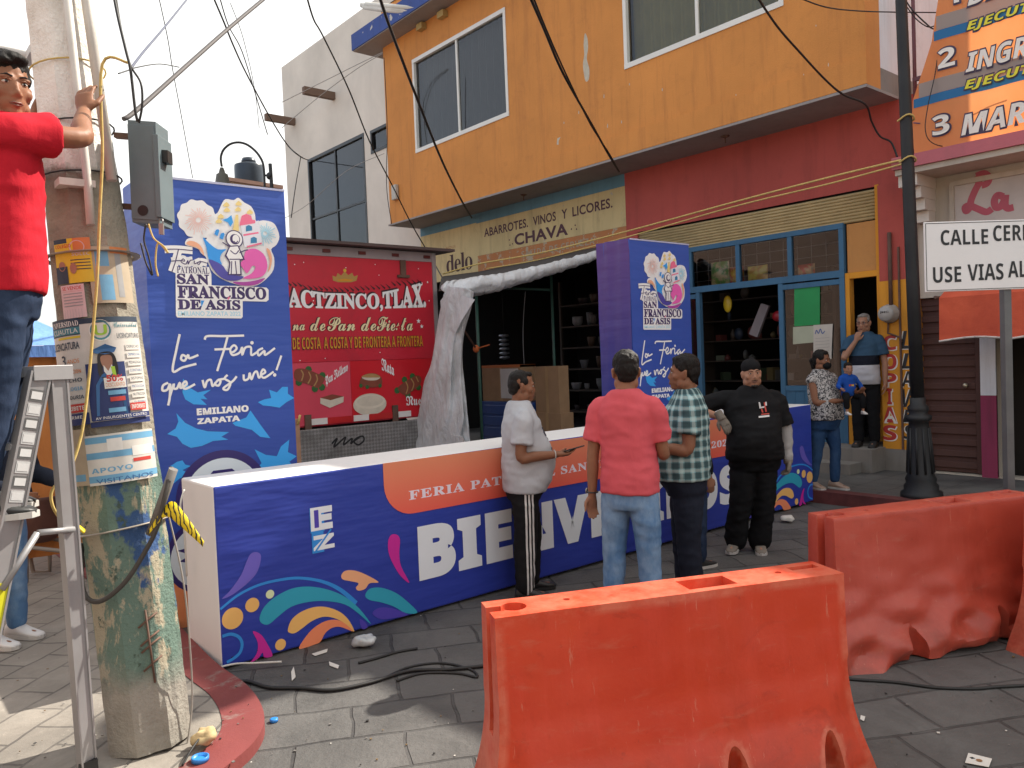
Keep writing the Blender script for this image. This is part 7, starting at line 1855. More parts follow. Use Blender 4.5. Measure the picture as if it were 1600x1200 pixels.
    def hand(s, mb, sd):
        H = s.H; k = H/1.7; w_, d = s.arm[sd][2], s.arm[sd][3]
        pn = s.palm[sd]
        pn = Vector(pn) if pn is not None else Vector((-sd, 0.15, 0))
        pn = (pn - d*pn.dot(d)).normalized()
        side = d.cross(pn).normalized()             # towards the thumb, fixed below
        fw = Vector((0, 1, 0)) if abs(d.y) < 0.8 else Vector((0, 0, 1))
        if s.palm[sd] is None and side.dot(fw) < 0: side = -side
        if s.palm[sd] is not None:
            side = (d.cross(pn) * (1 if sd < 0 else -1)).normalized()
        m = s.skin
        for t, a, b in ((0.0,.024,.019),(0.03,.034,.018),(0.06,.040,.017),(0.085,.040,.015)): pass
        pts = [w_ - d*0.02*k, w_ + d*0.015*k, w_ + d*0.05*k, w_ + d*0.085*k]
        up_rows = []
        rs = [(.024,.021),(.028,.020),(.037,.018),(.038,.014)]
        n = 14; R = []
        for p, (a, b) in zip(pts, rs): R.append([mb.bm.verts.new(p + side*(a*k*math.cos(2*math.pi*i/n)) + pn*(b*k*math.sin(2*math.pi*i/n))) for i in range(n)])
        for A_, B_ in zip(R, R[1:]):
            for i in range(n): mb.bm.faces.new((A_[i], A_[(i+1) % n], B_[(i+1) % n], B_[i])).material_index = mb.mi(m)
        mb.bm.faces.new(R[0][::-1]); mb.bm.faces.new(R[-1])
        c = s.curl[sd]
        for j, (off, L, r) in enumerate(((.029,.072,.0088),(.0098,.081,.0092),(-.0098,.076,.0088),(-.028,.060,.0078))):
            base = w_ + d*0.078*k + side*off*k; dirv = (d + side*off*1.6).normalized(); P = [base]; ang = c*(0.8+0.12*j)
            for seg, fr_ in enumerate((.45,.32,.23)):
                ax = side
                dirv = (dirv*math.cos(ang) + pn*math.sin(ang)).normalized(); P.append(P[-1] + dirv*L*k*fr_); ang = c*1.15
            mb.tube(P, [r*k, r*k*.97, r*k*.9, r*k*.72], m, 9); mb.ell(P[-1], (r*k*.75,)*3, m, None, 8, 6)
        tb = w_ + d*0.022*k + side*0.024*k; td = (d*0.62 + side*0.72 + pn*0.30).normalized(); t2 = (d*0.9 + side*0.22 + pn*0.38).normalized()
        mb.tube([tb, tb + td*0.034*k, tb + td*0.034*k + t2*0.030*k, tb + td*0.034*k + t2*0.052*k], [.014*k,.0115*k,.0100*k,.0078*k], m, 9); mb.ell(tb + td*0.034*k + t2*0.052*k, (.008*k,)*3, m, None, 8, 6)
    def head_shapes(s, mb, m, fat=0.0):
        k = s.hs; T = lambda x, y, z: s.Mh @ Vector((x*k, y*k, z*k)); R3 = s.Mh.to_3x3()
        E = lambda x, y, z, a, b, c, M=None: mb.ell(T(x, y, z), (a*k, b*k, c*k), m, (R3 @ M) if M else R3, 18, 12)
        E(0,-.012,.045,.074,.092,.078); E(0,.018,-.012,.066+fat,.074,.080); E(0,.030,-.055,.052+fat*1.3,.060,.052)
        E(0,.064,-.092,.026+fat,.024,.022); E(0,.045,-.098,.036+fat,.03,.018)
        for sd in (-1, 1):
            E(sd*.043,.052,-.022,.026+fat*.5,.024,.024); E(sd*.053,.0,-.07,.022+fat,.045,.036)
            E(sd*.028,.079,.026,.026,.012,.010, Matrix.Rotation(R_(sd*10), 3, 'Y')); E(sd*.078,-.008,-.008,.010,.021,.033, Matrix.Rotation(R_(sd*20), 3, 'Z')); E(sd*.084,-.014,.008,.009,.014,.018)
            E(sd*.0125,.089,-.036,.0095,.011,.008)
        mb.tube([T(0,.080,.022), T(0,.088,.0), T(0,.100,-.026), T(0,.097,-.036)], [.008*k,.008*k,.0105*k,.009*k], m, 10)
        E(0,.098,-.030,.0115,.011,.0100); E(0,.078,-.052,.027,.017,.014)
        E(0,.086,-.0605,.021,.010,.0062); E(0,.0845,-.0725,.018,.0105,.0066)
    def neck_shape(s, mb, m, fat=0.0):
        k = s.H/1.7
        mb.tube([s.neck + Vector((0,-.012,-.05))*k, s.neck + Vector((0,-.006,0.02))*k, s.headc + s.Mh.to_3x3() @ Vector((0,-.012,-.055))*k, s.headc + s.Mh.to_3x3() @ Vector((0,-.01,.0))*k], [(.066+fat)*k, (.058+fat)*k, (.056+fat)*k, .055*k], m, 18)
    def finish(s, mb, name, vox=None, smooth=3, wr=0.0, wseed=0.0, wz=1.0, label=None):
        me = remesh(mb, vox or s.vox, smooth, name)
        if wr:
            nrm = [v.normal.copy() for v in me.vertices]
            for v, n_ in zip(me.vertices, nrm):
                c = v.co
                a = noise.noise((c.x*9+wseed, c.y*9, c.z*9*wz)); b = abs(noise.noise((c.x*5+c.z*6+wseed, c.y*6, c.z*13*wz)))
                v.co = c + n_*(wr*1.35*(0.7*a + 1.3*(0.42-b) + 0.35*noise.noise((c.x*22, c.y*22, c.z*30+wseed))))
        if s.o is None:
            o = link(name, me); o.matrix_world = s.M; s.o = o
            tag(o, s.label, s.cat, s.group)
        else:
            o = link(name, me, s.o, label)
        return o
    def body(s, fat=0.0, legs=True, hand_mats=True):
        mb = MB(); m = s.skin; H = s.H; k = H/1.7
        s.ring_tube(mb, s.trunk(-0.012), m)
        for sd in (-1, 1):
            S_, E_, W_, d = s.arm[sd]
            s.limb(mb, [S_, S_.lerp(E_, .5), E_, E_.lerp(W_, .35), W_], [.044*k+fat*.4, .043*k+fat*.6, .037*k+fat*.3, .038*k+fat*.3, .0255*k], m)
            mb.ell(S_ + Vector((-sd*.03*k, 0, -.01*k)), (.044*k, .042*k, .042*k), m)
            s.hand(mb, sd)
            hj, kn, an, ft = s.leg[sd]
            s.limb(mb, [hj, hj.lerp(kn, .5), kn, kn.lerp(an, .3), an], [.080*k, .066*k, .050*k, .050*k, .033*k], m)
            fd = Matrix.Rotation(R_(ft), 3, 'Z') @ Vector((0, 1, 0))
            mb.tube([an - fd*.03*k + Vector((0,0,-.01*k)), an + fd*.05*k + Vector((0,0,-.03*k)), an + fd*.15*k + Vector((0,0,-.045*k))], [.024*k, .022*k, .016*k], m, 12)
        s.neck_shape(mb, m, fat*.5); s.head_shapes(mb, m, fat*.35)
        return s.finish(mb, 'person', s.vox, 2)
    def shirt(s, q, z0=0.47, sleeve=0.62, infl=0.016, loose=0.012, wr=0.006, flare=0.0, name='shirt', open_r=None, vox=0.011, asym=None):
        mb = MB(); m = q.m; H = s.H; k = H/1.7
        T = s.trunk(infl*.8, 0.44, 0.845)
        zs = [t[0].z/H for t in T]
        # first ring exactly at the hem
        def at_z(z):
            for (c0, r0_), (c1, r1_) in zip(T, T[1:]):
                if c0.z <= z*H <= c1.z:
                    f = (z*H-c0.z)/(c1.z-c0.z); return c0.lerp(c1, f), (r0_[0]+(r1_[0]-r0_[0])*f+flare, r0_[1]+(r1_[1]-r0_[1])*f+flare)
            return T[0][0] + Vector((0,0,z*H-T[0][0].z)), (T[0][1][0]+flare, T[0][1][1]+flare)
        rings = [at_z(z0), at_z(z0+0.004)] + [t for t in T if t[0].z/H > z0+0.01]
        s.ring_tube(mb, rings, m)
        for sd in (-1, 1):
            S_, E_, W_, d = s.arm[sd]; sl = sleeve[0 if sd > 0 else 1] if hasattr(sleeve, '__len__') else sleeve
            a0 = S_ + Vector((-sd*.065*k, 0, .004*k)); r0_ = .060*k+infl*.5
            if sl <= 1.0:
                pts = [a0, S_.lerp(E_, .12), S_.lerp(E_, sl*.6), S_.lerp(E_, sl)]; rad = [.054*k+infl*.5, r0_, .056*k+infl*.5+loose*.6, .053*k+infl*.4+loose*1.3]
            else:
                pts = [a0, S_.lerp(E_, .12), S_.lerp(E_, .6), E_, E_.lerp(W_, (sl-1)*.5), E_.lerp(W_, sl-1)]; rad = [.054*k+infl*.5, r0_, .053*k+infl*.5, .046*k+infl*.5, .042*k+infl*.4, .034*k+infl*.4]
            P = catmull(pts, 4); N = len(P); rr = []
            for i in range(N):
                f = i/(N-1)*(len(rad)-1); j = min(int(f), len(rad)-2); rr.append(rad[j] + (rad[j+1]-rad[j])*(f-j))
            mb.tube(P, rr, m, 18); mb.ell(S_ + Vector((-sd*.006*k, 0, -.004*k)), (.055*k+infl*.4, .055*k+infl*.4, .050*k+infl*.4), m, None, 14, 10)
        o = s.finish(mb, name, vox, 2, wr, s.H*7)
        return o
    def trousers(s, q, z1=0.53, hem=0.93, infl=0.014, wide=1.0, wr=0.007, name='trousers', cuff=0.0, vox=0.011):
        mb = MB(); m = q.m; H = s.H; k = H/1.7
        T = [(c_, (a_*.965, b_*.95)) for c_, (a_, b_) in s.trunk(0.004, 0.44, z1+0.05) if c_.z/H <= z1+0.001]
        T = [(T[0][0] - Vector((0,0,0.02*H)), (T[0][1][0]*.93, T[0][1][1]*.92))] + T
        s.ring_tube(mb, T, m)
        for sd in (-1, 1):
            hj, kn, an, ft = s.leg[sd]; g = 0.6 + 0.4*s.g
            end = kn.lerp(an, hem)
            s.limb(mb, [hj + Vector((0,0,.0)), hj.lerp(kn, .5), kn, kn.lerp(an, .5), end], [(.078*g)*k+infl*.5, (.077*g)*k+infl, .058*k*wide+infl, .053*k*wide+infl, (.046+cuff)*k*wide+infl], m, 18)
        return s.finish(mb, name, vox, 2, wr, s.H*3, 0.7)
    def shoes(s, m, sole=None, name='shoe'):
        k = s.H/1.7
        for sd in (-1, 1):
            hj, kn, an, ft = s.leg[sd]; fd = Matrix.Rotation(R_(ft), 3, 'Z') @ Vector((0, 1, 0)); sdv = Vector((fd.y, -fd.x, 0))
            mb = MB(); z = an.z - 0.045*s.H
            M3 = Matrix((sdv, fd, Vector((0,0,1)))).transposed()
            c = Vector((an.x, an.y, z))
            rows = []
            for y, hw, h in ((-.075,.028,.065),(-.06,.038,.095),(-.02,.040,.105),(.03,.041,.092),(.08,.046,.066),(.13,.048,.048),(.17,.040,.040),(.192,.022,.028)):
                row = []
                for i in range(16):
                    a = math.pi*2*i/16; ca, sa = math.cos(a), math.sin(a)
                    zz_ = 0.016 + (h-.016)*0.5*(1+sa) if sa > -0.6 else 0.016
                    row.append(mb.bm.verts.new(c + M3 @ Vector((hw*k*math.copysign(abs(ca)**.7, ca), y*k, zz_*k))))
                rows.append(row)
            for A_, B_ in zip(rows, rows[1:]):
                for i in range(16): f = mb.bm.faces.new((A_[i], B_[i], B_[(i+1) % 16], A_[(i+1) % 16])); f.material_index = mb.mi(m); f.smooth = True
            mb.bm.faces.new(rows[0]); mb.bm.faces.new(rows[-1][::-1])
            o = mb.build(name, s.o)
            mb = MB(); out = [(-.08,.0),(-.075,.03),(-.03,.040),(.04,.044),(.09,.050),(.14,.051),(.18,.040),(.2,.0)]
            poly = [c + M3 @ Vector((x*k, y*k, 0.001)) for y, x in out] + [c + M3 @ Vector((-x*k, y*k, 0.001)) for y, x in out[-2:0:-1]]
            mb.prism(poly, (0,0,.022*k), sole or m); mb.build('sole', o)
    def eyes(s, closed=False, brow=M_brow, lips=True):
        k = s.hs; R3 = s.Mh.to_3x3(); T = lambda x, y, z: s.Mh @ Vector((x*k, y*k, z*k))
        for sd in (-1, 1):
            mb = MB(); mb.ell(T(sd*.030,.0765,.008), (.0125*k,.010*k,.0062*k), M_eye_w, R3, 12, 8); e = mb.build('eye', s.o)
            mb = MB(); mb.ell(T(sd*.030,.0835,.0085), (.0056*k,.004*k,.0058*k), M_eye_d, R3, 10, 8); mb.build('iris', e)
            mb = MB(); mb.tube([T(sd*.0135,.0845,.0145), T(sd*.030,.0875,.0185), T(sd*.047,.077,.0135)], [.0022*k,.0032*k,.002*k], s.skin, 6); mb.build('eyelid', s.o)
            mb = MB(); mb.tube([T(sd*.012,.0905,.0275), T(sd*.030,.0905,.0335), T(sd*.050,.079,.0270)], [(.0035*k,.0030*k),(.0040*k,.0030*k),(.0022*k,.002*k)], brow, 6); mb.build('eyebrow', s.o)
        if lips:
            mb = MB(); mb.tube([T(-.023,.0855,-.0655), T(-.010,.0945,-.0625), T(0,.0955,-.0640), T(.010,.0945,-.0625), T(.023,.0855,-.0655)], [.0015*k,.0042*k,.0040*k,.0042*k,.0015*k], M_lip, 8)
            mb.tube([T(-.022,.0850,-.0665), T(0,.0940,-.0735), T(.022,.0850,-.0665)], [.0015*k,.0052*k,.0015*k], M_lip, 8); mb.build('lips', s.o)
    def hair(s, m=HAIR_B, style='short', vol=0.0, rough=0.006, fringe=0.0):
        k = s.hs; R3 = s.Mh.to_3x3(); T = lambda x, y, z: s.Mh @ Vector((x*k, y*k, z*k)); mb = MB()
        E = lambda x, y, z, a, b, c, M=None: mb.ell(T(x, y, z), (a*k, b*k, c*k), m, (R3 @ M) if M else R3, 20, 14)
        E(0,-.020,.060,.0775+vol,.090+vol,.074+vol*1.6); E(0,-.048,.020,.072+vol*.6,.066+vol,.072)
        if fringe: E(0,.040,.098,.058,.044+fringe,.022+fringe*.4); E(.03,.055,.085,.034,.03+fringe,.02)
        else: E(0,.030,.094,.060,.046,.026+vol)
        for sd in (-1, 1): E(sd*.066,.002,.040,.014+vol*.3,.036,.030)
        E(0,-.062,-.030,.058,.040,.036)
        if style == 'pony':
            for sd in (-1, 1): E(sd*.064,.02,.05,.018,.045,.045)
            mb.tube([T(0,-.10,.03), T(.0,-.135,-.0), T(-.02,-.12,-.08), T(-.04,-.09,-.16)], [.028*k,.034*k,.032*k,.012*k], m, 12)
        o = s.finish(mb, 'hair', 0.006, 1)
        for v in o.data.vertices: v.co += v.normal*rough*1.7*(noise.noise((v.co.x*55, v.co.y*55, v.co.z*30)) + 0.5*noise.noise((v.co.x*120, v.co.y*120, v.co.z*70)))
        return o
def hd(r, f):          # heading from picture directions: r to the right, f away from the camera
    v = iR*r + iF*f; return math.atan2(v.y, v.x)
def spot(x, y, D): # ground point under picture position x at camera depth D
    p = atd(x, y, D); return Vector((p.x, p.y, 0))
def collar(s, q, col=0.012, name='collar', open_f=0.25):
    k = s.H/1.7; mb = MB(); c = s.neck + Vector((0, -.004, -.012))*k; pts = []
    for i in range(25):
        a = math.pi/2 + open_f + (2*math.pi - 2*open_f)*i/24; pts.append(c + Vector((.070*k*math.cos(a), .070*k*math.sin(a), .006*math.sin(a*1.0)-(.022 if i in (0,24) else 0))))
    mb.tube(pts, [(.011*k,.020*k)]*25, q.m, 8); o = mb.build(name, s.o); return o

# materials of the clothes
C_grey = cloth('grey_tshirt_cloth', (0.44,0.455,0.48), 0.05); C_pink = cloth('coral_polo_cloth', (0.62,0.105,0.125), 0.06); C_black = cloth('black_tshirt_cloth', (0.012,0.012,0.013), 0.2)
C_navy = cloth('dark_navy_denim', (0.018,0.022,0.035), 0.2); C_bpants = cloth('black_work_trousers', (0.010,0.010,0.011), 0.2); C_red = cloth('red_tshirt_cloth', (0.50,0.016,0.030), 0.08)
def denim(name, c, c2):
    q = cloth(name, c, 0.15); co = q.coord(); n1 = q.noise(q.coord('Object', (1,1,0.6)), 4.5, 5, 0.65)
    q.val(q.b.inputs['Base Color'], q.mix(q.ramp(n1, 0.42, 0.68), c, c2)); return q
C_jeans = denim('blue_jeans', (0.10,0.20,0.36), (0.26,0.38,0.52)); C_djeans = denim('dark_jeans', (0.018,0.030,0.060), (0.04,0.06,0.11)); C_wjeans = denim('indigo_jeans', (0.022,0.055,0.13), (0.05,0.10,0.19))
def bands(q, sock, edges):   # hard colour bands: edges = [(threshold, colour)] rising
    c = edges[0][1]
    for th, nx in edges[1:]: c = q.mix(q.math('GREATER_THAN', sock, th), c, nx)
    return c
# track trousers with three white side stripes
C_track = cloth('black_track_trousers', (0.012,0.012,0.013), 0.2)
xyz = C_track.xyz(C_track.coord()); st_ = None
for off in (-0.026, 0.0, 0.026):
    d_ = C_track.math('LESS_THAN', C_track.math('ABSOLUTE', C_track.math('SUBTRACT', xyz[1], off + 0.012)), 0.0068); st_ = d_ if st_ is None else C_track.math('MAXIMUM', st_, d_)
C_track.val(C_track.b.inputs['Base Color'], C_track.mix(C_track.math('MULTIPLY', st_, C_track.math('GREATER_THAN', xyz[0], 0.125)), (0.013,0.013,0.014), (0.62,0.60,0.58)))
# plaid
C_plaid = cloth('green_plaid_cloth', (0.1,0.2,0.2), 0.1)
q = C_plaid; xyz = q.xyz(q.coord()); th = q.math('MULTIPLY', q.math('ARCTAN2', xyz[0], xyz[1]), 0.21)
def stripes(v, period, ph, wd): return q.math('LESS_THAN', q.math('ABSOLUTE', q.math('SUBTRACT', q.math('FRACT', q.math('ADD', q.math('MULTIPLY', v, 1/period), ph)), 0.5)), wd)
c = q.mix(q.math('MULTIPLY', stripes(th, .070, 0.0, .26), 0.62), (0.20,0.37,0.39), (0.022,0.036,0.042)); c = q.mix(q.math('MULTIPLY', stripes(xyz[2], .070, 0.0, .26), 0.62), c, (0.016,0.028,0.032))
c = q.mix(q.math('MULTIPLY', stripes(th, .070, .5, .13), 0.28), c, (0.62,0.68,0.62)); c = q.mix(q.math('MULTIPLY', stripes(xyz[2], .070, .5, .13), 0.28), c, (0.62,0.68,0.62))
q.val(q.b.inputs['Base Color'], c)
# printed blouse
C_blouse = cloth('black_white_print_cloth', (0.3,0.3,0.3)); q = C_blouse; q.val(q.b.inputs['Base Color'], q.mix(q.ramp(q.noise(q.coord(), 46, 3, 0.6, 1.2), 0.47, 0.53), (0.03,0.03,0.035), (0.46,0.44,0.42)))

# grey T-shirt man with the telephone
pg = Person('man in grey T-shirt and striped track trousers holding a telephone', spot(822, 900, 5.75), hd(0.96, 0.16), 1.66, SK2, 1.14, 0.85, 1.0, (0, 0.01), (0, -4, 0),
    armR=((0.16,-0.14,-1), (-0.02,1,0.03)), armL=((-0.18,0.1,-1), (0.28,0.9,-0.1)), legR=((0.02,-0.02,-1), (0.0,-0.05,-1), -8), legL=((-0.03,0.16,-1), (-0.01,-0.02,-1), 6), palmR=(0.0,0.0,1), handR=0.28, palmL=(0.3,0,1))
pg.body(0.004); pg.trousers(C_track, 0.55, 0.97, 0.016, 1.12, 0.008); pg.shirt(C_grey, 0.455, 0.70, 0.018, 0.016, 0.006); pg.eyes(); pg.hair(HAIR_B, 'short', -0.004, 0.002); pg.shoes(M_shoeb, M_shoeb)
collar(pg, C_grey, open_f=0.0)
mb = MB(); W_ = pg.arm[1][2]; d_ = pg.arm[1][3]; ph = W_ + d_*0.125 + Vector((0,0,0.030)); mb.box((-0.037,-0.075,-0.004), (0.037,0.075,0.005), plain('phone_black', (0.015,0.016,0.018), 0.15), Matrix.Translation(pg.M @ ph) @ pg.M.to_3x3().to_4x4() @ Matrix.Rotation(R_(12), 4, 'X') @ Matrix.Rotation(R_(-8), 4, 'Y')); o = mb.build('telephone'); bevel(o, 0.004, 2); tag(o, 'dark telephone held flat in the grey shirted man\'s hand', 'telephone')
mb = MB(); sd_ = Vector((0,0,1)).cross(d_).normalized(); cc_ = W_ - d_*0.012; mb.tube([cc_ + sd_*0.031*math.cos(t) + d_.cross(sd_)*0.029*math.sin(t) for t in [2*math.pi*k/18 for k in range(18)]], [(0.007,0.004)]*18, M_sole, 6, closed=True); mb.build('wristband', pg.o)
a = Art(lambda u, v, h: Vector((0,0,0))); 
# dark print on the chest
mb = MB(); M_print = plain('shirt_print', (0.02,0.025,0.05), 0.8)
pgs = [c for c in pg.o.children if c.name.startswith('shirt')][0]
def pg_front(x, z):
    ok, loc, nr, ix = pgs.ray_cast(Vector((x, 1.0, z)), Vector((0, -1, 0)))
    return loc.y + 0.002 if ok else 0.13
for k in range(22):
    rr_ = random.Random(k); x = rr_.uniform(-0.10, 0.085); z = 0.685*pg.H + rr_.uniform(-0.085, 0.075)
    y = pg_front(x, z)
    w2, h2 = rr_.uniform(.008,.026), rr_.uniform(.006,.018); mb.prism([Vector((x+a_*w2, pg_front(x+a_*w2, z+b_*h2), z+b_*h2)) for a_, b_ in ((-1,-1),(1,-1),(1,1),(-1,1))], (0,0.003,0), M_print)
mb.build('chest_print', pg.o)

# pink polo man seen from behind
pk = Person('man in coral pink polo shirt and blue jeans seen from behind', spot(988, 900, 5.0), hd(0.48, 0.88), 1.765, SK1, 1.0, 0.1, 1.0, (0, 0.0), (26, 0, 0),
    armL=((-0.17,-0.04,-1), (-0.10,0.10,-1)), armR=((0.1,0.25,-1), (-0.3,0.9,-0.1)), legL=((-0.07,0.02,-1), (-0.03,-0.05,-1), 12), legR=((0.06,0.02,-1), (0.05,-0.03,-1), -12), palmL=(0.6,-0.5,0))
pk.body(); pk.trousers(C_jeans, 0.535, 0.95, 0.013, 1.0, 0.006); pk.shirt(C_pink, 0.475, 0.72, 0.015, 0.012, 0.006); pk.eyes(); pk.hair(HAIR_B, 'short', 0.004, 0.003); pk.shoes(M_shoeb, M_sole); collar(pk, C_pink)
mb = MB(); W_ = pk.arm[-1][2]; d_ = pk.arm[-1][3]; sd_ = Vector((0,1,0)).cross(d_).normalized(); o_ = d_.cross(sd_); cc_ = W_ - d_*0.02
mb.tube([cc_ + sd_*0.032*math.cos(t) + o_*0.030*math.sin(t) for t in [2*math.pi*k/18 for k in range(18)]], [(0.009,0.004)]*18, plain('watch_strap', (0.03,0.03,0.03), 0.4), 6, closed=True); mb.lathe(cc_ - sd_*(-0.034), [(0.018,0),(0.018,0.008)], M_steel, 14, sd_); mb.build('wrist_watch', pk.o)

# plaid shirt man in profile
pp = Person('heavy man in green plaid shirt and dark trousers facing left', spot(1078, 900, 5.55), hd(-0.93, 0.10), 1.72, SK2, 1.24, 0.95, 1.05, (0, -0.01), (-6, 2, 0),
    armL=((-0.18,0.10,-1), (0.12,1,0.05)), armR=((0.2,0.05,-1), (-0.2,0.9,0)), legL=((-0.03,0.02,-1), (-0.01,-0.03,-1), 8), legR=((0.03,0.06,-1), (0.02,-0.02,-1), -8))
pp.body(0.010); pp.trousers(C_navy, 0.55, 0.97, 0.016, 1.15, 0.008); pp.shirt(C_plaid, 0.485, 0.66, 0.02, 0.016, 0.007); pp.eyes(); pp.hair(HAIR_B, 'short', 0.006, 0.003); pp.shoes(M_shoeb, M_shoeb); collar(pp, C_plaid)

# person hidden behind the plaid man
ph_ = Person('person in black top and dark jeans almost hidden behind the plaid shirt man', spot(1080, 870, 6.35), hd(0.85, 0.5), 1.56, SK1, 1.0, 0.2, 0.9, legL=((-0.02,0.03,-1),(0,-0.03,-1),10))
ph_.body(); ph_.trousers(C_djeans, 0.54, 0.93, 0.013, 1.0, 0.006); ph_.shirt(C_black, 0.48, 1.9, 0.018, 0.01, 0.006); ph_.hair(HAIR_B, 'short', 0.004, 0.003); ph_.shoes(M_shoeb, M_sole)

# man in black with gloves
pm = Person('man in black T-shirt with backward cap and work gloves by the welcome box', spot(1182, 860, 6.75), hd(-0.12, -0.99), 1.66, SK3, 1.34, 0.85, 1.18, (0.0, 0.0), (6, -2, 3),
    armR=('ik', atd(1126,652,6.62), iR*-0.7 + iF*0.35, iR*0.30 - iF*0.35 + Vector((0,0,-0.6))), armL=((-0.26,-0.02,-1), (-0.03,0.10,-1)), legR=((0.10,0.10,-1), (0.14,-0.16,-1), -22), legL=((0.03,0.02,-1), (0.10,-0.08,-1), -6), handR=0.35, handL=0.7, palmR=(0.0,-0.8,-0.5))
pm.body(0.010); pm.trousers(C_bpants, 0.55, 0.97, 0.02, 1.30, 0.010, cuff=0.012); pm.shirt(C_black, 0.475, 0.86, 0.02, 0.02, 0.007); pm.eyes(); pm.shoes(plain('dusty_grey_shoe', (0.20,0.17,0.14), 0.8, 0.3, 8), M_sole)
def beard(s):
    k = s.hs; T = lambda x, y, z: s.Mh @ Vector((x*k, y*k, z*k)); mb = MB()
    mb.ell(T(0,.070,-.103), (.030*k,.022*k,.016*k), M_brow, s.Mh.to_3x3(), 14, 8); mb.tube([T(-.028,.089,-.054), T(0,.0985,-.0515), T(.028,.089,-.054)], [.002*k,.0038*k,.002*k], M_brow, 6); mb.build('beard', s.o)
beard(pm)
mb = MB(); k = pm.hs; T = lambda x, y, z: pm.Mh @ Vector((x*k, y*k, z*k))
mb.ell(T(0,-.014,.062), (.083*k,.100*k,.074*k), C_black.m, pm.Mh.to_3x3(), 24, 14); mb.ell(T(0,-.11,.035), (.06*k,.06*k,.012*k), C_black.m, pm.Mh.to_3x3() @ Matrix.Rotation(R_(-18), 3, 'X'), 16, 8)
o = pm.finish(mb, 'cap', 0.006, 2)
C_glove = cloth('grey_work_glove', (0.20,0.17,0.14), 0.2); C_sleeve = cloth('grey_undersleeve', (0.36,0.35,0.34), 0.08)
def glove(s, sd, q, sleeve=None):
    sk, s.skin = s.skin, q.m; mb = MB(); d = s.arm[sd][3]
    s.hand(mb, sd); W_ = s.arm[sd][2]; mb.tube([W_ - d*0.05, W_ - d*0.01, W_ + d*0.03], [0.034, 0.033, 0.034], q.m, 14); s.skin = sk
    for v in mb.bm.verts: pass
    o = s.finish(mb, 'glove', 0.0065, 1, 0.002)
    for v in o.data.vertices: v.co += v.normal*0.005
    if sleeve:
        S_, E_, W_, d = s.arm[sd]; mb = MB(); s.limb(mb, [S_.lerp(E_, .55), E_, E_.lerp(W_, .5), W_ - d*0.01], [.056, .052, .047, .040], sleeve.m, 16); s.finish(mb, 'sleeve', 0.009, 1, 0.006, 2.0)
glove(pm, 1, C_glove); glove(pm, -1, C_glove, C_sleeve)
a = Art(lambda u, v, h: Vector((u, 0.166 - 1.1*u*u - 0.25*max(0, v-0.735*pm.H) + h, v)), 0.004)
zc = 0.735*pm.H
M_e1, M_e2 = plain('emblem_white', (0.6,0.58,0.56), 0.6), plain('emblem_red', (0.5,0.05,0.03), 0.6)
fl = lambda pts: [(-0.065 - x, zc + y) for x, y in pts]
def ep(pts, m):
    P = [Vector((-0.065-x, 0, zc+y)) for x, y in pts]; mbE.prism([Vector((p.x, pm_front(p.x, p.z), p.z)) for p in P], (0, 0.003, 0), m)
pms = [c for c in pm.o.children if c.name.startswith('shirt')][0]
def pm_front(x, z):
    ok, loc, nr, ix = pms.ray_cast(Vector((x, 1.0, z)), Vector((0, -1, 0)))
    return loc.y + 0.004 if ok else 0.15
mbE = MB()
ep([(-.04,.05),(-.028,.05),(-.022,.012),(.006,.016),(.004,.003),(-.036,-.002)], M_e1); ep([(.002,.045),(.014,.047),(.022,-.03),(.010,-.032)], M_e2); ep([(-.026,-.004),(-.014,-.004),(-.006,-.034),(-.018,-.036)], M_e2); ep([(.016,.05),(.028,.05),(.026,.02),(.014,.02)], M_e1)
ep([(-.026,-.045),(.040,-.042),(.040,-.050),(-.026,-.053)], M_e2); ep([(-.05,-.062),(.038,-.056),(.038,-.070),(-.05,-.076)], M_e1)
mbE.build('chest_emblem', pm.o)

# woman with the mask and the baby
wz = 0.13
IM2 = lambda r, f, u: Matrix.Rotation(math.pi/2 - hd(0.45, -0.89), 3, 'Z') @ (iR*r + iF*f + Vector((0,0,u)))
pwm = Person('woman in printed blouse and black face mask carrying a baby', spot(1291, 780, 8.85) + Vector((0,0,wz)), hd(0.45, -0.89), 1.575, SK2, 1.16, 0.55, 0.95, (0.0, -0.02), (12, -2, 0),
    armR=(IM2(0.05,-0.30,-0.9), IM2(0.96,-0.22,0.05)), armL=(IM2(0.25,-0.35,-0.9), IM2(0.25,-0.75,0.25)), legR=((0.01,-0.10,-1), (0.0,-0.20,-1), -6), legL=((-0.02,0.20,-1), (0.0,-0.06,-1), 6), palmR=(0,0,1), palmL=(-0.3,0,1))
pwm.body(0.008); pwm.trousers(C_wjeans, 0.54, 0.90, 0.010, 0.92, 0.005); pwm.shirt(C_blouse, 0.49, 0.08, 0.014, 0.0, 0.006, 0.01, 'blouse'); pwm.eyes(lips=False); pwm.hair(HAIR_B, 'pony', 0.004, 0.003); pwm.shoes(plain('tan_sneaker', (0.35,0.25,0.19), 0.7), M_sole)
mb = MB(); k = pwm.hs; T = lambda x, y, z: pwm.Mh @ Vector((x*k, y*k, z*k)); R3 = pwm.Mh.to_3x3()
mb.ell(T(0,.066,-.058), (.062*k,.052*k,.050*k), C_black.m, R3, 20, 14); o = pwm.finish(mb, 'face_mask', 0.006, 2); 
mb = MB()
for sd in (-1, 1): mb.tube([T(sd*.05,.07,-.045), T(sd*.080,.0,-.02)], .002, M_wire, 5)
mb.build('mask_strap', o)
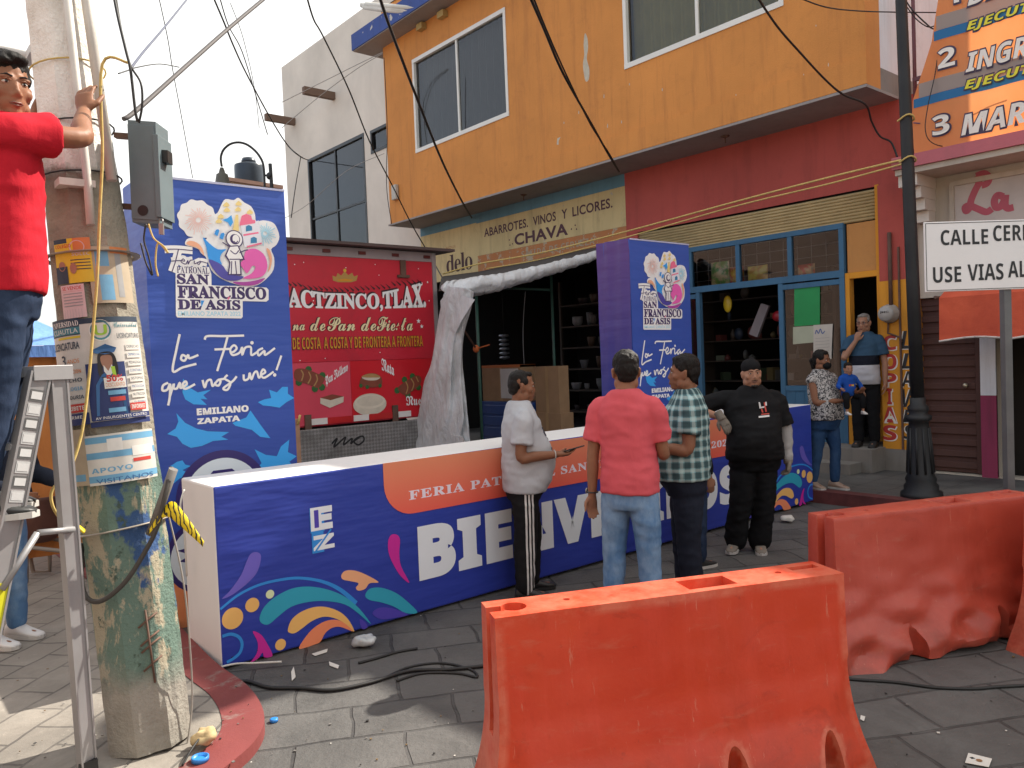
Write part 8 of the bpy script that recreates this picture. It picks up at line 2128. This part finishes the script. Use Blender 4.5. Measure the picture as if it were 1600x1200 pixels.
# the baby
C_bblue = cloth('baby_blue_cloth', (0.015,0.07,0.32), 0.1)
hb = 0.64
bp = atd(1335, 640, 8.52)
def baby():
    b = Person('baby in blue jacket and white shoes held by the masked woman', (0,0,0), hd(0.10, -0.99), hb, SK3, 1.0, 0.5, 1.0, (0,0), (-8, -4, 0), armR=((0.6,0.3,-1), (0.1,0.9,-0.3)), armL=((-0.75,0.2,-1), (-0.2,0.5,-1)), legR=((0.42,0.9,-0.25), (0.0,0.05,-1), 0), legL=((-0.42,0.9,-0.25), (-0.0,0.05,-1), 0), hs=1.5, voxel=0.005)
    b.M = Matrix.Translation(atd(1325, 597, 8.64) - Vector((0,0,0.70*hb))) @ Matrix.Rotation(hd(0.10, -0.99) - math.pi/2, 4, 'Z')
    b.body(); b.trousers(C_bpants, 0.56, 0.62, 0.012, 1.0, 0.003, vox=0.007); b.shirt(C_bblue, 0.47, 1.75, 0.016, 0.006, 0.004, name='jacket', vox=0.007); b.eyes(); b.hair(HAIR_B, 'short', 0.0, 0.002); b.shoes(plain('white_shoe', (0.62,0.60,0.56), 0.6), M_sole)
    mb = MB(); yy = 0.058
    for k_, (x0, z0, x1, z1, m) in enumerate(((-0.030,.60,.026,.665,plain('toy_red',(0.5,0.05,0.03),0.6)),(-0.022,.565,.03,.60,plain('toy_black',(0.02,0.02,0.02),0.6)),(-0.028,.635,0.0,.66,plain('toy_yellow',(0.6,0.45,0.05),0.6)),(-0.026,.53,.03,.563,plain('toy_green',(0.1,0.35,0.05),0.6)),(-0.012,.575,.014,.60,plain('white_shoe', (0.62,0.60,0.56), 0.6)))):
        mb.box((x0, yy-0.02+k_*0.001, z0*hb), (x1, yy+0.012+k_*0.0012, z1*hb), m)
    mb.build('jacket_print', b.o)
    return b
baby()

# elderly man in the doorway
ez = 0.42
C_polo3 = cloth('banded_polo_cloth', (0.1,0.15,0.2)); q = C_polo3; zc = q.xyz(q.coord())[2]
q.val(q.b.inputs['Base Color'], bands(q, zc, [(0, (0.52,0.52,0.55)), (0.598*1.72, (0.012,0.014,0.022)), (0.668*1.72, (0.04,0.085,0.14))]))
pe = Person('grey haired man in banded polo shirt standing in the doorway hand on chin', Vector((XF-0.12, on(1352,600,0,XF-0.12).y, ez)), hd(-0.62, -0.78), 1.72, SK3, 1.02, 0.5, 0.98, (0, 0.0), (-4, -4, 0),
    armR=((0.03,0.19,-0.225), (-0.19,-0.04,0.29), (-0.30,-0.02,0.9)), armL=((-0.22,-0.02,-1), (-0.02,0.12,-1)), palmR=(0.1,-1,0.2), handR=0.8)
pe.body(); pe.trousers(C_bpants, 0.54, 0.95, 0.014, 1.05, 0.006); pe.shirt(C_polo3, 0.455, 0.68, 0.016, 0.014, 0.006); pe.eyes(brow=plain('grey_brow', (0.2,0.18,0.16), 0.8)); pe.hair(HAIR_G, 'short', -0.003, 0.002); pe.shoes(M_shoeb); collar(pe, C_polo3)
mb = MB(); k = pe.hs; T = lambda x, y, z: pe.Mh @ Vector((x*k, y*k, z*k)); Mg = plain('spectacle_frame', (0.10,0.03,0.025), 0.3)
for sd in (-1, 1):
    mb.tube([T(sd*.031 + .020*math.cos(t), .0945-.012*abs(math.cos(t))*0.3, .006 + .014*math.sin(t)) for t in [2*math.pi*j/16 for j in range(16)]], .0022*k, Mg, 5, closed=True); mb.tube([T(sd*.051,.092,.010), T(sd*.078,.02,.012)], .002*k, Mg, 5)
mb.tube([T(-.011,.096,.008), T(.011,.096,.008)], .002*k, Mg, 5); mb.build('spectacles', pe.o)

# person standing behind the ladder, mostly hidden
pj = Person('person in navy top and light jeans with white sneakers behind the ladder', gnd(8, 1004, KZ), hd(0.92, -0.2), 1.68, SK2, 1.05, 0.3, armL=((-0.15,0.3,-1),(0.1,1,-0.3)), armR=((0.2,0.3,-1),(-0.1,1,-0.3)))
pj.body(); pj.trousers(C_jeans, 0.53, 0.93, 0.012, 1.0, 0.006); pj.shirt(C_navy, 0.47, 1.9, 0.02, 0.01, 0.007, name='jacket'); pj.eyes(); pj.hair(); pj.shoes(plain('white_leather', (0.66,0.65,0.64), 0.5), M_sole)
mb = MB(); M_swo = plain('shoe_mark_navy', (0.03,0.04,0.12), 0.5)

# man on the ladder reaching round the pole
DL = 3.0
IMG = lambda r, f, u: Matrix.Rotation(math.pi/2 - hd(0.90, 0.42), 3, 'Z') @ (iR*r + iF*f + Vector((0,0,u)))
lp_ = atd(-2, 330, DL); zt_ = atd(0, 68, DL).z
HL = 1.80
pfeet = Vector((lp_.x, lp_.y, zt_ - HL + 0.0))
pl_ = Person('young man in red T-shirt on the ladder reaching round the concrete pole', pfeet, hd(0.90, 0.42), HL, SK4, 0.98, 0.1, 1.0, (0, 0.03), (-62, -4, 0),
    armR=('ik', atd(131,176,Dp-0.29), iR*0.8 - iF*0.5 + Vector((0,0,-0.75)), iR*-0.10 + iF*0.30 + Vector((0,0,0.9))), armL=('ik', atd(52,185,Dp-0.10), Vector((0,0,-1)) - iR*0.3, iF*0.5 + Vector((0,0,0.8))), legR=(IMG(-0.10,0.0,-1), IMG(-0.26,0.0,-1), 0), legL=(IMG(-0.16,0.06,-1), IMG(-0.30,0.0,-1), 0), nodz=True, palmR=IMG(0.05,1,-0.3), handR=0.30, palmL=IMG(0.9,0.3,0), handL=0.4, voxel=0.006)
pl_.M = Matrix.Translation(pfeet) @ Matrix.Rotation(hd(0.90, 0.42) - math.pi/2, 4, 'Z')
pl_.body(); pl_.trousers(C_djeans, 0.535, 0.95, 0.013, 0.98, 0.006); pl_.shirt(C_red, 0.475, 0.66, 0.016, 0.016, 0.004, vox=0.009); pl_.eyes(); pl_.hair(HAIR_B, 'short', 0.006, 0.0025, 0.014); pl_.shoes(M_shoeb, M_sole)
collar(pl_, C_red, open_f=0.0)
